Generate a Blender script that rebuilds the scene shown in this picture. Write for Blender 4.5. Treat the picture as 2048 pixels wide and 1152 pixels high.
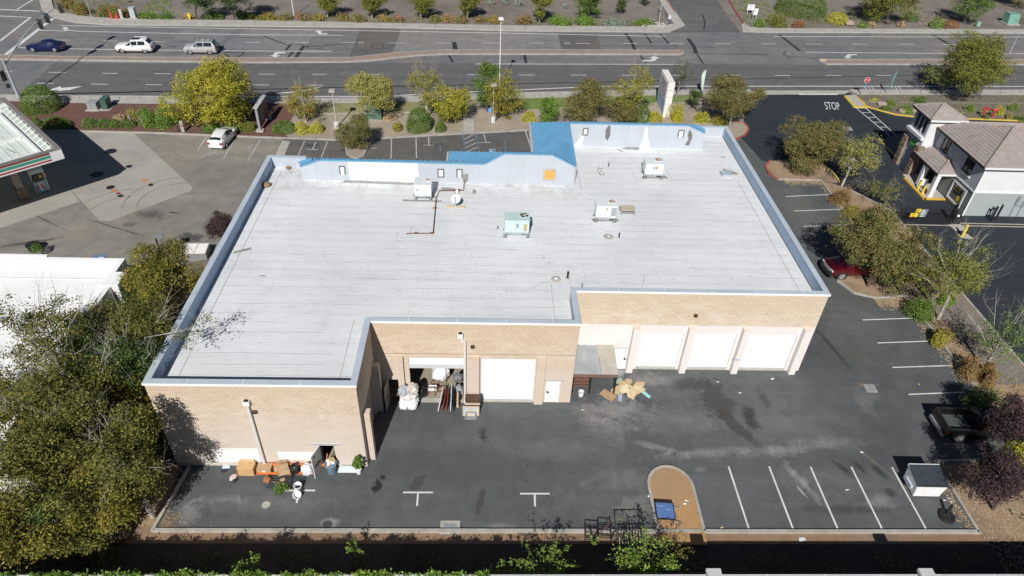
import bpy, bmesh, math, random
import numpy as np
from mathutils import Vector, Matrix
R_ = math.radians
sc = bpy.context.scene
for o in list(bpy.data.objects): bpy.data.objects.remove(o)
COL = sc.collection
# ------------------------------------------------ camera (metres; the warehouse is aligned with x / y)
F_, PITCH, YAW, ROLL, CH = 1371.68, R_(38.1888), R_(2.8441), R_(2.6555), 35.0
_fw = np.array([math.sin(YAW)*math.cos(PITCH), math.cos(YAW)*math.cos(PITCH), -math.sin(PITCH)])
_r = np.array([math.cos(YAW), -math.sin(YAW), 0.]); _u = np.cross(_r, _fw)
RX = _r*math.cos(ROLL)+_u*math.sin(ROLL); UX = -_r*math.sin(ROLL)+_u*math.cos(ROLL)
cam = bpy.data.cameras.new('camera'); camo = bpy.data.objects.new('camera', cam); COL.objects.link(camo)
cam.sensor_width = 36; cam.lens = F_/2048*36; cam.clip_start = .5; cam.clip_end = 2000
camo.matrix_world = Matrix(((RX[0], UX[0], -_fw[0], 0), (RX[1], UX[1], -_fw[1], 0), (RX[2], UX[2], -_fw[2], CH), (0, 0, 0, 1)))
sc.camera = camo
# ------------------------------------------------ light
SUN_EL, SUN_AZ = R_(39.8), R_(10.85)      # elevation; azimuth the light travels towards (from +y to +x)
SD = Vector((math.sin(SUN_AZ)*math.cos(SUN_EL), math.cos(SUN_AZ)*math.cos(SUN_EL), -math.sin(SUN_EL)))
w = bpy.data.worlds.new('World'); sc.world = w; w.use_nodes = True
nt = w.node_tree; bg = nt.nodes['Background']; sky = nt.nodes.new('ShaderNodeTexSky'); sky.sky_type = 'NISHITA'
sky.sun_disc = False; sky.sun_elevation = SUN_EL; sky.sun_rotation = R_(190.85); sky.altitude = 20; sky.air_density = .62; sky.dust_density = .25; sky.ozone_density = 2.
nt.links.new(sky.outputs[0], bg.inputs[0]); bg.inputs[1].default_value = .05
sl = bpy.data.lights.new('sun', 'SUN'); sl.energy = 5.0; sl.angle = R_(.53); sl.color = (1, .965, .915)
so = bpy.data.objects.new('sun', sl); COL.objects.link(so); so.rotation_euler = SD.to_track_quat('-Z', 'Y').to_euler(); so.location = (-30, -60, 80)
sc.view_settings.view_transform = 'Standard'; sc.view_settings.look = 'None'; sc.view_settings.exposure = 0; sc.view_settings.gamma = 1
# ------------------------------------------------ survey helpers: photograph pixel -> place in the world
def G(px, py, z=0.):
    d = _fw+RX*(px-1024)/F_-UX*(py-576)/F_; t = (z-CH)/d[2]
    return (d[0]*t, d[1]*t, z)
def PX(x0, px, py):
    d = _fw+RX*(px-1024)/F_-UX*(py-576)/F_; t = x0/d[0]; return (x0, d[1]*t, CH+d[2]*t)
def PY(y0, px, py):
    d = _fw+RX*(px-1024)/F_-UX*(py-576)/F_; t = y0/d[1]; return (d[0]*t, y0, CH+d[2]*t)
def proj(P):
    v = np.array(P, float)-np.array([0, 0, CH]); dd = v@_fw
    return 1024+F_*(v@RX)/dd, 576-F_*(v@UX)/dd, dd
def HT(g, ty):
    lo, hi = 0., 25.
    for _ in range(40):
        m = (lo+hi)/2
        if proj((g[0], g[1], m))[1] > ty: lo = m
        else: hi = m
    return lo
def GL(pts, z=0.): return [G(a, b, z) for a, b in pts]
# ------------------------------------------------ materials
class NT:
    def __init__(s, name):
        s.m = bpy.data.materials.new(name); s.m.use_nodes = True; s.t = s.m.node_tree; s.b = s.t.nodes['Principled BSDF']
        s.tc = s.t.nodes.new('ShaderNodeTexCoord'); s.co = s.tc.outputs['Object']
        s.geo = None
    def n(s, typ, **k):
        x = s.t.nodes.new(typ)
        for a, b in k.items(): setattr(x, a, b)
        return x
    def L(s, a, b): s.t.links.new(a, b)
    def world(s):
        if not s.geo: s.geo = s.n('ShaderNodeNewGeometry')
        return s.geo.outputs['Position']
    def mapv(s, v, scale=(1, 1, 1), loc=(0, 0, 0), rot=(0, 0, 0)):
        m = s.n('ShaderNodeMapping'); m.inputs['Scale'].default_value = scale; m.inputs['Location'].default_value = loc; m.inputs['Rotation'].default_value = rot
        s.L(v, m.inputs[0]); return m.outputs[0]
    def noise(s, v, sc_, det=4, rough=.55, dist=0):
        x = s.n('ShaderNodeTexNoise'); x.inputs['Scale'].default_value = sc_; x.inputs['Detail'].default_value = det
        x.inputs['Roughness'].default_value = rough; x.inputs['Distortion'].default_value = dist
        s.L(v, x.inputs['Vector']); return x.outputs['Fac']
    def ramp(s, f, a, b, ca=0, cb=1):
        x = s.n('ShaderNodeMapRange'); x.inputs[1].default_value = a; x.inputs[2].default_value = b; x.inputs[3].default_value = ca; x.inputs[4].default_value = cb
        s.L(f, x.inputs[0]); return x.outputs[0]
    def math(s, op, a, b=None, c=None):
        x = s.n('ShaderNodeMath', operation=op)
        for i, q in enumerate((a, b, c)):
            if q is None: continue
            if isinstance(q, (int, float)): x.inputs[i].default_value = q
            else: s.L(q, x.inputs[i])
        return x.outputs[0]
    def mix(s, f, a, b, mode='MIX'):
        x = s.n('ShaderNodeMix', data_type='RGBA', blend_type=mode)
        for i, q in ((0, f), (6, a), (7, b)):
            if isinstance(q, (int, float)): x.inputs[i].default_value = q
            elif isinstance(q, tuple): x.inputs[i].default_value = q+(1,) if len(q) == 3 else q
            else: s.L(q, x.inputs[i])
        return x.outputs[2]
    def col(s, c):
        if isinstance(c, tuple): s.b.inputs['Base Color'].default_value = c+(1,)
        else: s.L(c, s.b.inputs['Base Color'])
    def bump(s, h, strength=.3, dist=.02):
        x = s.n('ShaderNodeBump'); x.inputs['Strength'].default_value = strength; x.inputs['Distance'].default_value = dist
        s.L(h, x.inputs['Height']); s.L(x.outputs[0], s.b.inputs['Normal'])
    def sep(s, v):
        x = s.n('ShaderNodeSeparateXYZ'); s.L(v, x.inputs[0]); return x.outputs
    def comb(s, a, b, c):
        x = s.n('ShaderNodeCombineXYZ')
        for i, q in enumerate((a, b, c)):
            if isinstance(q, (int, float)): x.inputs[i].default_value = q
            else: s.L(q, x.inputs[i])
        return x.outputs[0]
def sm(t, k): return tuple(x*k for x in t)
MATS = {}
def M(name, c=None, rough=.7, metal=0., var=.12, scale=1.5, c2=None, fine=0., spec=.5):
    """plain weathered material: base colour broken up by noise"""
    if name in MATS: return MATS[name]
    t = NT(name); v = t.world()
    f = t.ramp(t.noise(v, scale, 5, .6), .3, .7)
    a = sm(c, 1-var); b = c2 if c2 else sm(c, 1+var)
    base = t.mix(f, a, b)
    if fine:
        g = t.ramp(t.noise(v, scale*14, 3, .7), .25, .75, 1-fine, 1+fine)
        base = t.mix(1., base, t.comb(g, g, g), 'MULTIPLY')
    t.col(base); t.b.inputs['Roughness'].default_value = rough; t.b.inputs['Metallic'].default_value = metal
    t.b.inputs['Specular IOR Level'].default_value = spec
    MATS[name] = t.m; return t.m
# ------------------------------------------------ mesh builder
class MB:
    def __init__(s, off=(0, 0, 0)): s.v = []; s.f = []; s.mi = []; s.off = off; s.k = 0
    def add(s, vs, fs):
        n = len(s.v); ox, oy, oz = s.off
        s.v += [(a-ox, b-oy, c-oz) for a, b, c in vs]; s.f += [tuple(i+n for i in f) for f in fs]; s.mi += [s.k]*len(fs)
        return s
    def box(s, x0, x1, y0, y1, z0, z1, rz=0., c=None):
        vs = [(x, y, z) for z in (z0, z1) for x, y in ((x0, y0), (x1, y0), (x1, y1), (x0, y1))]
        if rz:
            cx, cy = c if c else ((x0+x1)/2, (y0+y1)/2); ca, sa = math.cos(rz), math.sin(rz)
            vs = [(cx+(x-cx)*ca-(y-cy)*sa, cy+(x-cx)*sa+(y-cy)*ca, z) for x, y, z in vs]
        return s.add(vs, [(3, 2, 1, 0), (4, 5, 6, 7), (0, 1, 5, 4), (1, 2, 6, 5), (2, 3, 7, 6), (3, 0, 4, 7)])
    def obox(s, c, ax, ay, az):
        c = Vector(c); ax, ay, az = Vector(ax), Vector(ay), Vector(az)
        vs = [tuple(c+ax*i+ay*j+az*k) for k in (-1, 1) for i, j in ((-1, -1), (1, -1), (1, 1), (-1, 1))]
        return s.add(vs, [(3, 2, 1, 0), (4, 5, 6, 7), (0, 1, 5, 4), (1, 2, 6, 5), (2, 3, 7, 6), (3, 0, 4, 7)])
    def quad(s, a, b, c, d): return s.add([a, b, c, d], [(0, 1, 2, 3)])
    def poly(s, pts): return s.add(pts, [tuple(range(len(pts)))])
    def prism(s, pts, z0, z1):
        n = len(pts); vs = [(p[0], p[1], z0) for p in pts]+[(p[0], p[1], z1) for p in pts]
        return s.add(vs, [tuple(range(n))[::-1], tuple(range(n, 2*n))]+[(i, (i+1) % n, n+(i+1) % n, n+i) for i in range(n)])
    def prism_y(s, pts, y0, y1):      # outline in x / z, thickness along y
        n = len(pts); vs = [(p[0], y0, p[1]) for p in pts]+[(p[0], y1, p[1]) for p in pts]
        return s.add(vs, [tuple(range(n)), tuple(range(n, 2*n))[::-1]]+[(i, n+i, n+(i+1) % n, (i+1) % n) for i in range(n)])
    def tube(s, pts, rad, seg=6, cap=True):
        pts = [Vector(p) for p in pts]; n = len(pts)
        if not isinstance(rad, (list, tuple)): rad = [rad]*n
        vs = []; fs = []
        ref = None
        for i, p in enumerate(pts):
            d = (pts[min(i+1, n-1)]-pts[max(i-1, 0)])
            if d.length < 1e-9: d = Vector((0, 0, 1))
            d.normalize()
            if ref is None: ref = Vector((1, 0, 0)) if abs(d.x) < .8 else Vector((0, 1, 0))
            a = (ref-d*ref.dot(d)); a.normalize(); b = d.cross(a); ref = a
            for k in range(seg):
                t = 2*math.pi*k/seg; vs.append(tuple(p+(a*math.cos(t)+b*math.sin(t))*rad[i]))
        for i in range(n-1):
            for k in range(seg):
                k2 = (k+1) % seg; fs.append((i*seg+k, i*seg+k2, (i+1)*seg+k2, (i+1)*seg+k))
        if cap: fs += [tuple(range(seg))[::-1], tuple((n-1)*seg+k for k in range(seg))]
        return s.add(vs, fs)
    def cyl(s, c, r, z0, z1, seg=16, r2=None):
        return s.tube([(c[0], c[1], z0), (c[0], c[1], z1)], [r, r if r2 is None else r2], seg)
    def strip(s, pts, wd, z=None):
        """flat ribbon of width wd along a polyline"""
        P = [Vector((p[0], p[1], 0)) for p in pts]; n = len(P); Lf = []; Rt = []
        for i in range(n):
            d = P[min(i+1, n-1)]-P[max(i-1, 0)]; d.normalize(); nn = Vector((-d.y, d.x, 0))*wd/2
            zz = z if z is not None else pts[i][2]
            Lf.append((P[i].x+nn.x, P[i].y+nn.y, zz)); Rt.append((P[i].x-nn.x, P[i].y-nn.y, zz))
        vs = Lf+Rt
        return s.add(vs, [(i+1, i, n+i, n+i+1) for i in range(n-1)])
    def kerb(s, pts, wd=.16, z0=-.02, z1=.14):
        P = [Vector((p[0], p[1], 0)) for p in pts]; n = len(P); A = []; B = []
        for i in range(n):
            d = P[min(i+1, n-1)]-P[max(i-1, 0)]; d.normalize(); nn = Vector((-d.y, d.x, 0))*wd/2
            A.append(P[i]+nn); B.append(P[i]-nn)
        vs = [(p.x, p.y, z0) for p in A]+[(p.x, p.y, z1) for p in A]+[(p.x, p.y, z1) for p in B]+[(p.x, p.y, z0) for p in B]
        fs = []
        for i in range(n-1):
            for a in range(3): fs.append((a*n+i+1, a*n+i, (a+1)*n+i, (a+1)*n+i+1))
        fs += [(0, n, 2*n, 3*n), (n-1, 4*n-1, 3*n-1, 2*n-1)]
        return s.add(vs, fs)
    def ball(s, c, r, sz=1., seg=10, rings=6, jit=0., rng=None, sx=1., sy=1.):
        vs = [(c[0], c[1], c[2]-r*sz)]; fs = []
        for i in range(1, rings):
            t = math.pi*i/rings
            for k in range(seg):
                p = 2*math.pi*k/seg; q = r*(1+(rng.uniform(-jit, jit) if rng else 0))
                vs.append((c[0]+q*sx*math.sin(t)*math.cos(p), c[1]+q*sy*math.sin(t)*math.sin(p), c[2]-q*sz*math.cos(t)))
        vs.append((c[0], c[1], c[2]+r*sz)); T = len(vs)-1
        for k in range(seg): fs.append((0, 1+(k+1) % seg, 1+k)); fs.append((T, T-seg+k, T-seg+(k+1) % seg))
        for i in range(rings-2):
            for k in range(seg):
                a = 1+i*seg+k; b = 1+i*seg+(k+1) % seg; fs.append((a, b, b+seg, a+seg))
        return s.add(vs, fs)
    def build(s, name, mats, parent=None, smooth=False):
        me = bpy.data.meshes.new(name); me.from_pydata(s.v, [], s.f)
        if not isinstance(mats, (list, tuple)): mats = [mats]
        for m in mats: me.materials.append(m)
        if len(mats) > 1: me.polygons.foreach_set('material_index', s.mi)
        bm = bmesh.new(); bm.from_mesh(me); bmesh.ops.recalc_face_normals(bm, faces=bm.faces); bm.to_mesh(me); bm.free()
        if smooth:
            me.polygons.foreach_set('use_smooth', [True]*len(me.polygons))
            try: me.set_sharp_from_angle(angle=R_(38))
            except Exception: pass
        o = bpy.data.objects.new(name, me); COL.objects.link(o)
        if parent: o.parent = parent
        return o
def tag(o, label, cat, group=None):
    o['label'] = label; o['category'] = cat
    if group: o['group'] = group
    return o
def thing(name, label, cat, loc=(0, 0, 0), rz=0., group=None):
    o = bpy.data.objects.new(name, None); COL.objects.link(o); o.location = loc; o.rotation_euler = (0, 0, rz); o.empty_display_size = .3
    return tag(o, label, cat, group)
def struct(o): o['kind'] = 'structure'; return o
def stuff(o, label, cat): o['kind'] = 'stuff'; return tag(o, label, cat)
def text_mesh(txt, size, depth=0.):
    c = bpy.data.curves.new('lettering', 'FONT'); c.body = txt; c.size = size; c.align_x = 'CENTER'; c.align_y = 'CENTER'; c.extrude = depth
    o = bpy.data.objects.new('lettering', c); COL.objects.link(o)
    dg = bpy.context.evaluated_depsgraph_get(); dg.update()
    me = bpy.data.meshes.new_from_object(o.evaluated_get(dg)); bpy.data.objects.remove(o); return me
def text_obj(name, txt, size, mat, mw, parent=None, depth=0.):
    me = text_mesh(txt, size, depth); me.materials.clear(); me.materials.append(mat)
    me.transform(mw); o = bpy.data.objects.new(name, me); COL.objects.link(o)
    if parent: o.parent = parent
    return o
# ------------------------------------------------ ground materials
def asphalt(name, col, grain=.25, stains=(), patch=.25, rough=.9, tint=(1.12, 1.02, .9), cracks=True):
    t = NT(name); v = t.world()
    big = t.ramp(t.noise(v, .09, 4, .6, .6), .35, .68)
    base = t.mix(big, sm(col, 1-patch), tuple(c*(1+patch*.6)*k for c, k in zip(col, tint)))
    mid = t.ramp(t.noise(v, .7, 6, .7, .4), .3, .72, .84, 1.16)
    base = t.mix(1., base, t.comb(mid, mid, mid), 'MULTIPLY')
    streak = t.ramp(t.noise(t.mapv(v, (.05, .55, 1)), 1., 5, .65), .5, .75, 1., 1.22)
    base = t.mix(1., base, t.comb(streak, streak, streak), 'MULTIPLY')
    wob = t.noise(v, 1.1, 6, .72, .8); wob2 = t.noise(v, 3.5, 4, .7)
    for (cx, cy, rx, ry, rot, c, k, hard) in stains:
        p = t.mapv(v, (1, 1, 0), (-cx, -cy, 0))
        p2 = t.mapv(p, (1/rx, 1/ry, 0), (0, 0, 0), (0, 0, 0)) if not rot else None
        if rot:
            q = t.n('ShaderNodeVectorRotate', rotation_type='Z_AXIS'); q.inputs['Angle'].default_value = -rot; t.L(p, q.inputs['Vector'])
            p2 = t.mapv(q.outputs[0], (1/rx, 1/ry, 0))
        ln = t.n('ShaderNodeVectorMath', operation='LENGTH'); t.L(p2, ln.inputs[0])
        d = t.math('ADD', ln.outputs['Value'], t.math('MULTIPLY', t.math('SUBTRACT', wob, .5), 2.6))
        d = t.math('ADD', d, t.math('MULTIPLY', t.math('SUBTRACT', wob2, .5), .8))
        base = t.mix(t.ramp(d, 1.0, 1.0-hard, 0, min(.95, k*1.25)), base, c)
    g = t.ramp(t.noise(v, 26, 3, .8), .3, .7, 1-grain, 1+grain)
    base = t.mix(1., base, t.comb(g, g, g), 'MULTIPLY')
    spk = t.ramp(t.noise(v, 3.1, 2, .9), .70, .73, 0, .35)       # pale specks and grit
    base = t.mix(spk, base, sm(col, 2.6))
    if cracks:
        vo = t.n('ShaderNodeTexVoronoi', feature='DISTANCE_TO_EDGE'); vo.inputs['Scale'].default_value = .16
        wv = t.n('ShaderNodeVectorMath', operation='ADD'); t.L(v, wv.inputs[0])
        nz = t.n('ShaderNodeTexNoise'); nz.inputs['Scale'].default_value = .5; nz.inputs['Detail'].default_value = 5; t.L(v, nz.inputs['Vector'])
        sc3 = t.n('ShaderNodeVectorMath', operation='SCALE'); sc3.inputs['Scale'].default_value = 3.; t.L(nz.outputs['Color'], sc3.inputs[0]); t.L(sc3.outputs[0], wv.inputs[1])
        t.L(wv.outputs[0], vo.inputs['Vector'])
        ck = t.math('MULTIPLY', t.ramp(vo.outputs['Distance'], .0, .006, 1, 0), t.ramp(t.noise(v, .22, 2), .5, .62, 0, .55))
        base = t.mix(ck, base, sm(col, .45))
    t.col(base); t.b.inputs['Roughness'].default_value = rough; t.b.inputs['Specular IOR Level'].default_value = .25
    t.bump(g, .25, .01)
    return t.m
def st(px, py, rx, ry, c, k=.6, hard=.6, rot=0.):
    x, y, z = G(px, py); return (x, y, rx, ry, rot, c, k, hard)
DK = (.022, .022, .024); LT = (.275, .28, .29); DUST = (.245, .235, .22); WHT = (.34, .345, .35); BRN = (.21, .165, .12)
yard_st = [st(1710, 650, 4.5, 6., (.165, .155, .14), .38, .95), st(1600, 420, 3., 9., (.165, .158, .148), .4, .95), st(1180, 1000, 4., 1.5, (.17, .165, .155), .3, .95), st(620, 1000, 5., 1.2, (.15, .145, .135), .3, .95), st(1330, 840, 5., 1.6, LT, .22, .95), st(1150, 900, 5., 1.4, LT, .14, .95), st(1560, 850, 4., 2.2, LT, .16, .95), st(500, 1010, 5., .7, LT, .16, .95), st(900, 930, 5., 2., (.075, .08, .085), .35, .95), st(1250, 960, 3., 1., LT, .2, .95), st(1690, 960, 5., 1.4, LT, .16, .95), st(1195, 840, .7, .5, WHT, .5, .9), st(1430, 795, 1.2, 2.3, (.055, .052, .05), .62, .3), st(1475, 855, .5, 2.8, (.055, .052, .05), .6, .35, .55), st(1380, 768, 1.7, .7, (.058, .053, .05), .6, .4),
  st(1240, 815, 2.6, 1.5, LT, .5, .9), st(1185, 820, 1.6, 1.1, DUST, .5, .8), st(1300, 760, 2.6, .8, DUST, .55, .8), st(1240, 745, 1., .6, WHT, .7, .8), st(1215, 850, 2.0, 1.6, DUST, .35, .9),
  st(1420, 905, 4.2, .45, LT, .4, .9, .12), st(1320, 895, 1.8, .35, LT, .5, .9, -.3), st(1560, 900, 3.5, .5, LT, .45, .9, .1), st(1650, 885, 3., .6, DUST, .4, .9),
  st(1500, 835, .7, 1.2, DK, .6, .6), st(1530, 800, .4, 1.2, DK, .4, .6), st(1740, 790, 1.2, .9, (.15, .16, .165), .5, .9), st(1735, 770, .9, .3, BRN, .6, .7), st(1725, 800, .7, 1.5, DUST, .3, .9),
  st(755, 970, .35, .55, DK, .85, .4), st(765, 955, .25, .25, DK, .8, .4), st(745, 905, .5, .9, DK, .3, .8), st(965, 870, .35, .7, DK, .6, .5), st(835, 965, .4, .9, (.065, .063, .062), .7, .4, -.5), st(960, 1005, .25, .95, (.06, .058, .057), .7, .4, -.2),
  st(380, 1025, .9, 1.0, LT, .5, .9), st(450, 1000, 2.2, .35, DUST, .35, .9), st(660, 1045, .7, .35, WHT, .55, .9), st(655, 1048, .3, .25, (.05, .05, .05), .9, .25), st(995, 1052, 1.0, .25, DUST, .4, .9),
  st(1600, 960, .4, 2.2, WHT, .45, .8, .42), st(1605, 985, .12, .5, WHT, .8, .5, .42), st(1770, 1012, .5, .4, (.05, .05, .052), .9, .3), st(1765, 1005, 1.2, .7, WHT, .4, .9), st(1780, 985, .35, .35, (.045, .042, .04), .8, .4),
  st(1690, 985, 3.4, .7, (.13, .13, .13), .45, .9), st(1700, 1020, 3.6, .35, (.05, .05, .052), .5, .8), st(1690, 940, .35, .9, DK, .55, .7, .5), st(1760, 945, .35, .9, DK, .55, .7, .5), st(1720, 935, .3, .9, DK, .5, .7, .5), st(1750, 925, .06, 3.2, BRN, .55, .7, .55),
  st(1270, 1020, 1.2, 1.3, DUST, .45, .9), st(1240, 1040, .6, .4, (.2, .19, .15), .5, .8), st(1400, 940, .5, .3, DUST, .35, .9),
  st(1705, 700, .5, 2.4, (.10, .095, .08), .4, .9), st(1725, 705, 1.6, .5, (.10, .095, .08), .4, .9, .25), st(1660, 690, .25, 3.5, DK, .45, .7, .22), st(1600, 400, 1.2, 6, (.13, .125, .115), .4, .9), st(1720, 600, 2, 1.5, (.10, .095, .085), .5, .9)]
A_YARD = asphalt('asphalt_worn_dark', (.096, .104, .109), stains=yard_st, patch=.18, tint=(1.03, 1.02, 1.))
gas_st = [st(300, 430, 2.2, 1., DK, .45, .8), st(60, 485, 3.0, .35, DK, .5, .7, .35), st(380, 475, 1.2, .8, (.06, .06, .062), .7, .4), st(90, 440, 4.5, .12, DK, .5, .7, -.55), st(230, 455, 4.5, .15, DK, .45, .7, -.4), st(260, 450, .8, .5, DK, .4, .7), st(345, 425, .6, .2, DK, .5, .7), st(250, 350, 5, 2, (.2, .195, .18), .3, .9)]
A_GAS = asphalt('asphalt_brown_grey', (.220, .218, .204), stains=gas_st, patch=.16, grain=.18)
A_FRONT = asphalt('asphalt_sealed_grey', (.110, .113, .116), stains=[st(535, 296, .8, .5, DK, .7, .6), st(620, 292, 1.2, .5, DK, .4, .7), st(690, 300, .7, .4, DK, .6, .6), st(870, 290, 2, .6, DK, .3, .8), st(1000, 290, 3, 1, (.10, .097, .09), .4, .9)], patch=.15, grain=.18)
A_STORE = asphalt('asphalt_fresh_black', (.029, .036, .046), stains=[st(1860, 600, 8, 3, (.045, .046, .05), .5, .9), st(1600, 270, 3, 2, (.045, .046, .05), .5, .9)], patch=.1, grain=.15, tint=(1, 1, 1), cracks=False)
A_ROADUP = asphalt('asphalt_old_lanes', (.172, .178, .192), patch=.12, grain=.12, stains=[st(1250, 92, 30, .5, (.09, .09, .09), .45, .9, .05), st(500, 108, 26, .5, (.10, .1, .1), .4, .9, .06), st(1700, 95, 30, .5, (.10, .1, .1), .4, .9, .04), st(300, 75, 20, .6, (.1, .1, .1), .3, .9, .06)])
A_ROADLOW = asphalt('asphalt_newer_lanes', (.130, .128, .131), patch=.06, grain=.10, cracks=False, tint=(1, 1, 1), stains=[st(900, 157, 40, .5, (.105, .102, .104), .5, .9, .055), st(900, 140, 40, .45, (.108, .105, .107), .5, .9, .055), st(1600, 138, 30, .5, (.108, .105, .107), .5, .9, .03)])
A_PATCHD = asphalt('asphalt_dark_patch', (.125, .125, .128), patch=.08, grain=.1, cracks=False)
A_PATCHL = asphalt('asphalt_pale_patch', (.205, .210, .218), patch=.08, grain=.1)
A_TAR = M('tar_seal', (.030, .030, .032), .8, var=.2, scale=3)
CONC = M('concrete', (.40, .385, .35), .9, var=.14, scale=.8, fine=.08)
CONC2 = M('concrete_kerb', (.36, .345, .31), .9, var=.2, scale=1.2, fine=.1)
_t = NT('concrete_pad'); _v = _t.world()
_b = _t.mix(_t.ramp(_t.noise(_v, .25, 5, .65, .5), .3, .7), (.30, .285, .25), (.39, .375, .33))
_b = _t.mix(_t.ramp(_t.noise(_t.mapv(_v, (.5, 1.1, 1), (0, 0, 0), (0, 0, .6)), .9, 6, .75, 1.2), .58, .72, 0, .5), _b, (.15, .14, .125))
_g = _t.ramp(_t.noise(_v, 18, 3, .7), .3, .7, .9, 1.1); _t.col(_t.mix(1., _b, _t.comb(_g, _g, _g), 'MULTIPLY')); _t.b.inputs['Roughness'].default_value = .85
CPAD = _t.m
def soil(name, a, b, c, s=.5, gr=.38):
    t = NT(name); v = t.world()
    x = t.mix(t.ramp(t.noise(v, s, 6, .7, .5), .32, .68), a, b)
    x = t.mix(t.ramp(t.noise(v, s*.22, 4, .6, .4), .5, .68), x, c)
    g = t.ramp(t.noise(v, 9, 4, .8), .28, .72, 1-gr, 1+gr); x = t.mix(1., x, t.comb(g, g, g), 'MULTIPLY')
    t.col(x); t.b.inputs['Roughness'].default_value = 1; t.b.inputs['Specular IOR Level'].default_value = .1; t.bump(g, .6, .04); return t.m
SOIL = soil('bare_brown_soil', (.39, .215, .085), (.46, .275, .125), (.33, .24, .16), .55, .16)
SOIL_DRY = soil('dry_soil', (.20, .165, .125), (.26, .215, .165), (.30, .26, .21), .5)
MULCH_RED = soil('red_brown_mulch', (.135, .072, .06), (.18, .10, .082), (.145, .09, .075), .9)
MULCH_GREY = soil('grey_brown_mulch', (.19, .168, .148), (.25, .222, .195), (.15, .125, .105), .35)
DIRT_TAN = soil('tan_bed_dirt', (.33, .28, .225), (.41, .35, .285), (.27, .22, .175), .4)
LEAFY = soil('leaf_strewn_soil', (.28, .20, .135), (.40, .29, .19), (.20, .155, .115), 1.2)
PAINT_W = M('road_paint_white', (.62, .63, .62), .8, var=.18, scale=1.3, fine=.1)
PAINT_OLD = M('road_paint_worn', (.42, .43, .42), .85, var=.25, scale=1.6, fine=.15)
PAINT_Y = M('kerb_paint_yellow', (.62, .45, .08), .75, var=.12, scale=1.5)
PAINT_R = M('kerb_paint_red', (.36, .09, .08), .8, var=.2, scale=1.5)
PAINT_B = M('paint_blue_worn', (.10, .2, .36), .8, var=.3, scale=2)
BRICKPAVE = M('median_brick_paving', (.30, .225, .185), .9, var=.12, scale=.8, fine=.12)
# ------------------------------------------------ object materials
WHITE = M('white_paint', (.82, .83, .84), .55, var=.04); OFFW = M('off_white', (.70, .69, .66), .6, var=.06)
GALV = M('galvanised_metal', (.50, .53, .56), .42, .35, var=.08); GREYM = M('grey_metal', (.30, .31, .32), .5, .3, var=.1)
COPING = M('coping_metal_grey', (.45, .52, .58), .5, 0., var=.08, scale=.6)
DARKM = M('dark_metal', (.03, .03, .033), .5, .3, var=.2); BLACK = M('black_plastic', (.022, .022, .024), .5, var=.2); BLACKM = M('black_matte', (.012, .012, .013), .8, var=.2)
RUST = M('rusty_metal', (.17, .085, .055), .8, var=.3, scale=4); BROWNM = M('brown_steel', (.20, .12, .10), .6, var=.2, scale=3)
CARD = M('cardboard', (.44, .30, .17), .85, var=.1, scale=3); PLY = M('plywood', (.55, .36, .17), .75, var=.12, scale=4, fine=.1); WOODD = M('dark_wood', (.10, .06, .035), .7, var=.25, scale=5)
WOODG = M('weathered_wood', (.25, .23, .21), .9, var=.2, scale=4); ORANGE = M('orange_steel', (.75, .19, .04), .5, var=.06)
YELLOW = M('yellow_paint', (.80, .58, .03), .5, var=.05); REDP = M('red_paint', (.55, .035, .04), .45, var=.08); GREENBOX = M('green_box_paint', (.115, .20, .155), .5, var=.1); PALEGREEN = M('pale_green_metal', (.46, .60, .56), .5, .1, var=.05)
LBLUE = M('pale_blue_white', (.62, .72, .78), .5, var=.04)
PLASTICBAG = M('clear_plastic_bag', (.66, .69, .72), .28, var=.12, scale=3); BAGBLK = M('black_bag', (.015, .015, .017), .28, var=.2)
BARKL = M('pale_bark', (.42, .39, .35), .9, var=.25, scale=3); BARK = M('brown_bark', (.13, .10, .08), .95, var=.25, scale=3); TWIG = M('grey_twig', (.28, .25, .22), .95, var=.25, scale=3)
GLASS = M('dark_glass', (.018, .024, .03), .08, var=.1, spec=.8); TYRE = M('tyre_rubber', (.018, .018, .019), .85, var=.15); RIM = M('alloy_rim', (.55, .56, .58), .3, .7, var=.05)
LAMPG = M('lamp_glass', (.75, .76, .78), .15, var=.04); TAIL = M('tail_light_red', (.35, .02, .02), .25, var=.05)
COPPER = M('fan_copper', (.42, .22, .13), .5, .3, var=.3, scale=6)
def carpaint(name, c, metal=.35):
    t = NT(name); t.col(c); t.b.inputs['Roughness'].default_value = .3; t.b.inputs['Metallic'].default_value = metal
    t.b.inputs['Coat Weight'].default_value = .6; t.b.inputs['Coat Roughness'].default_value = .06; return t.m
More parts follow.
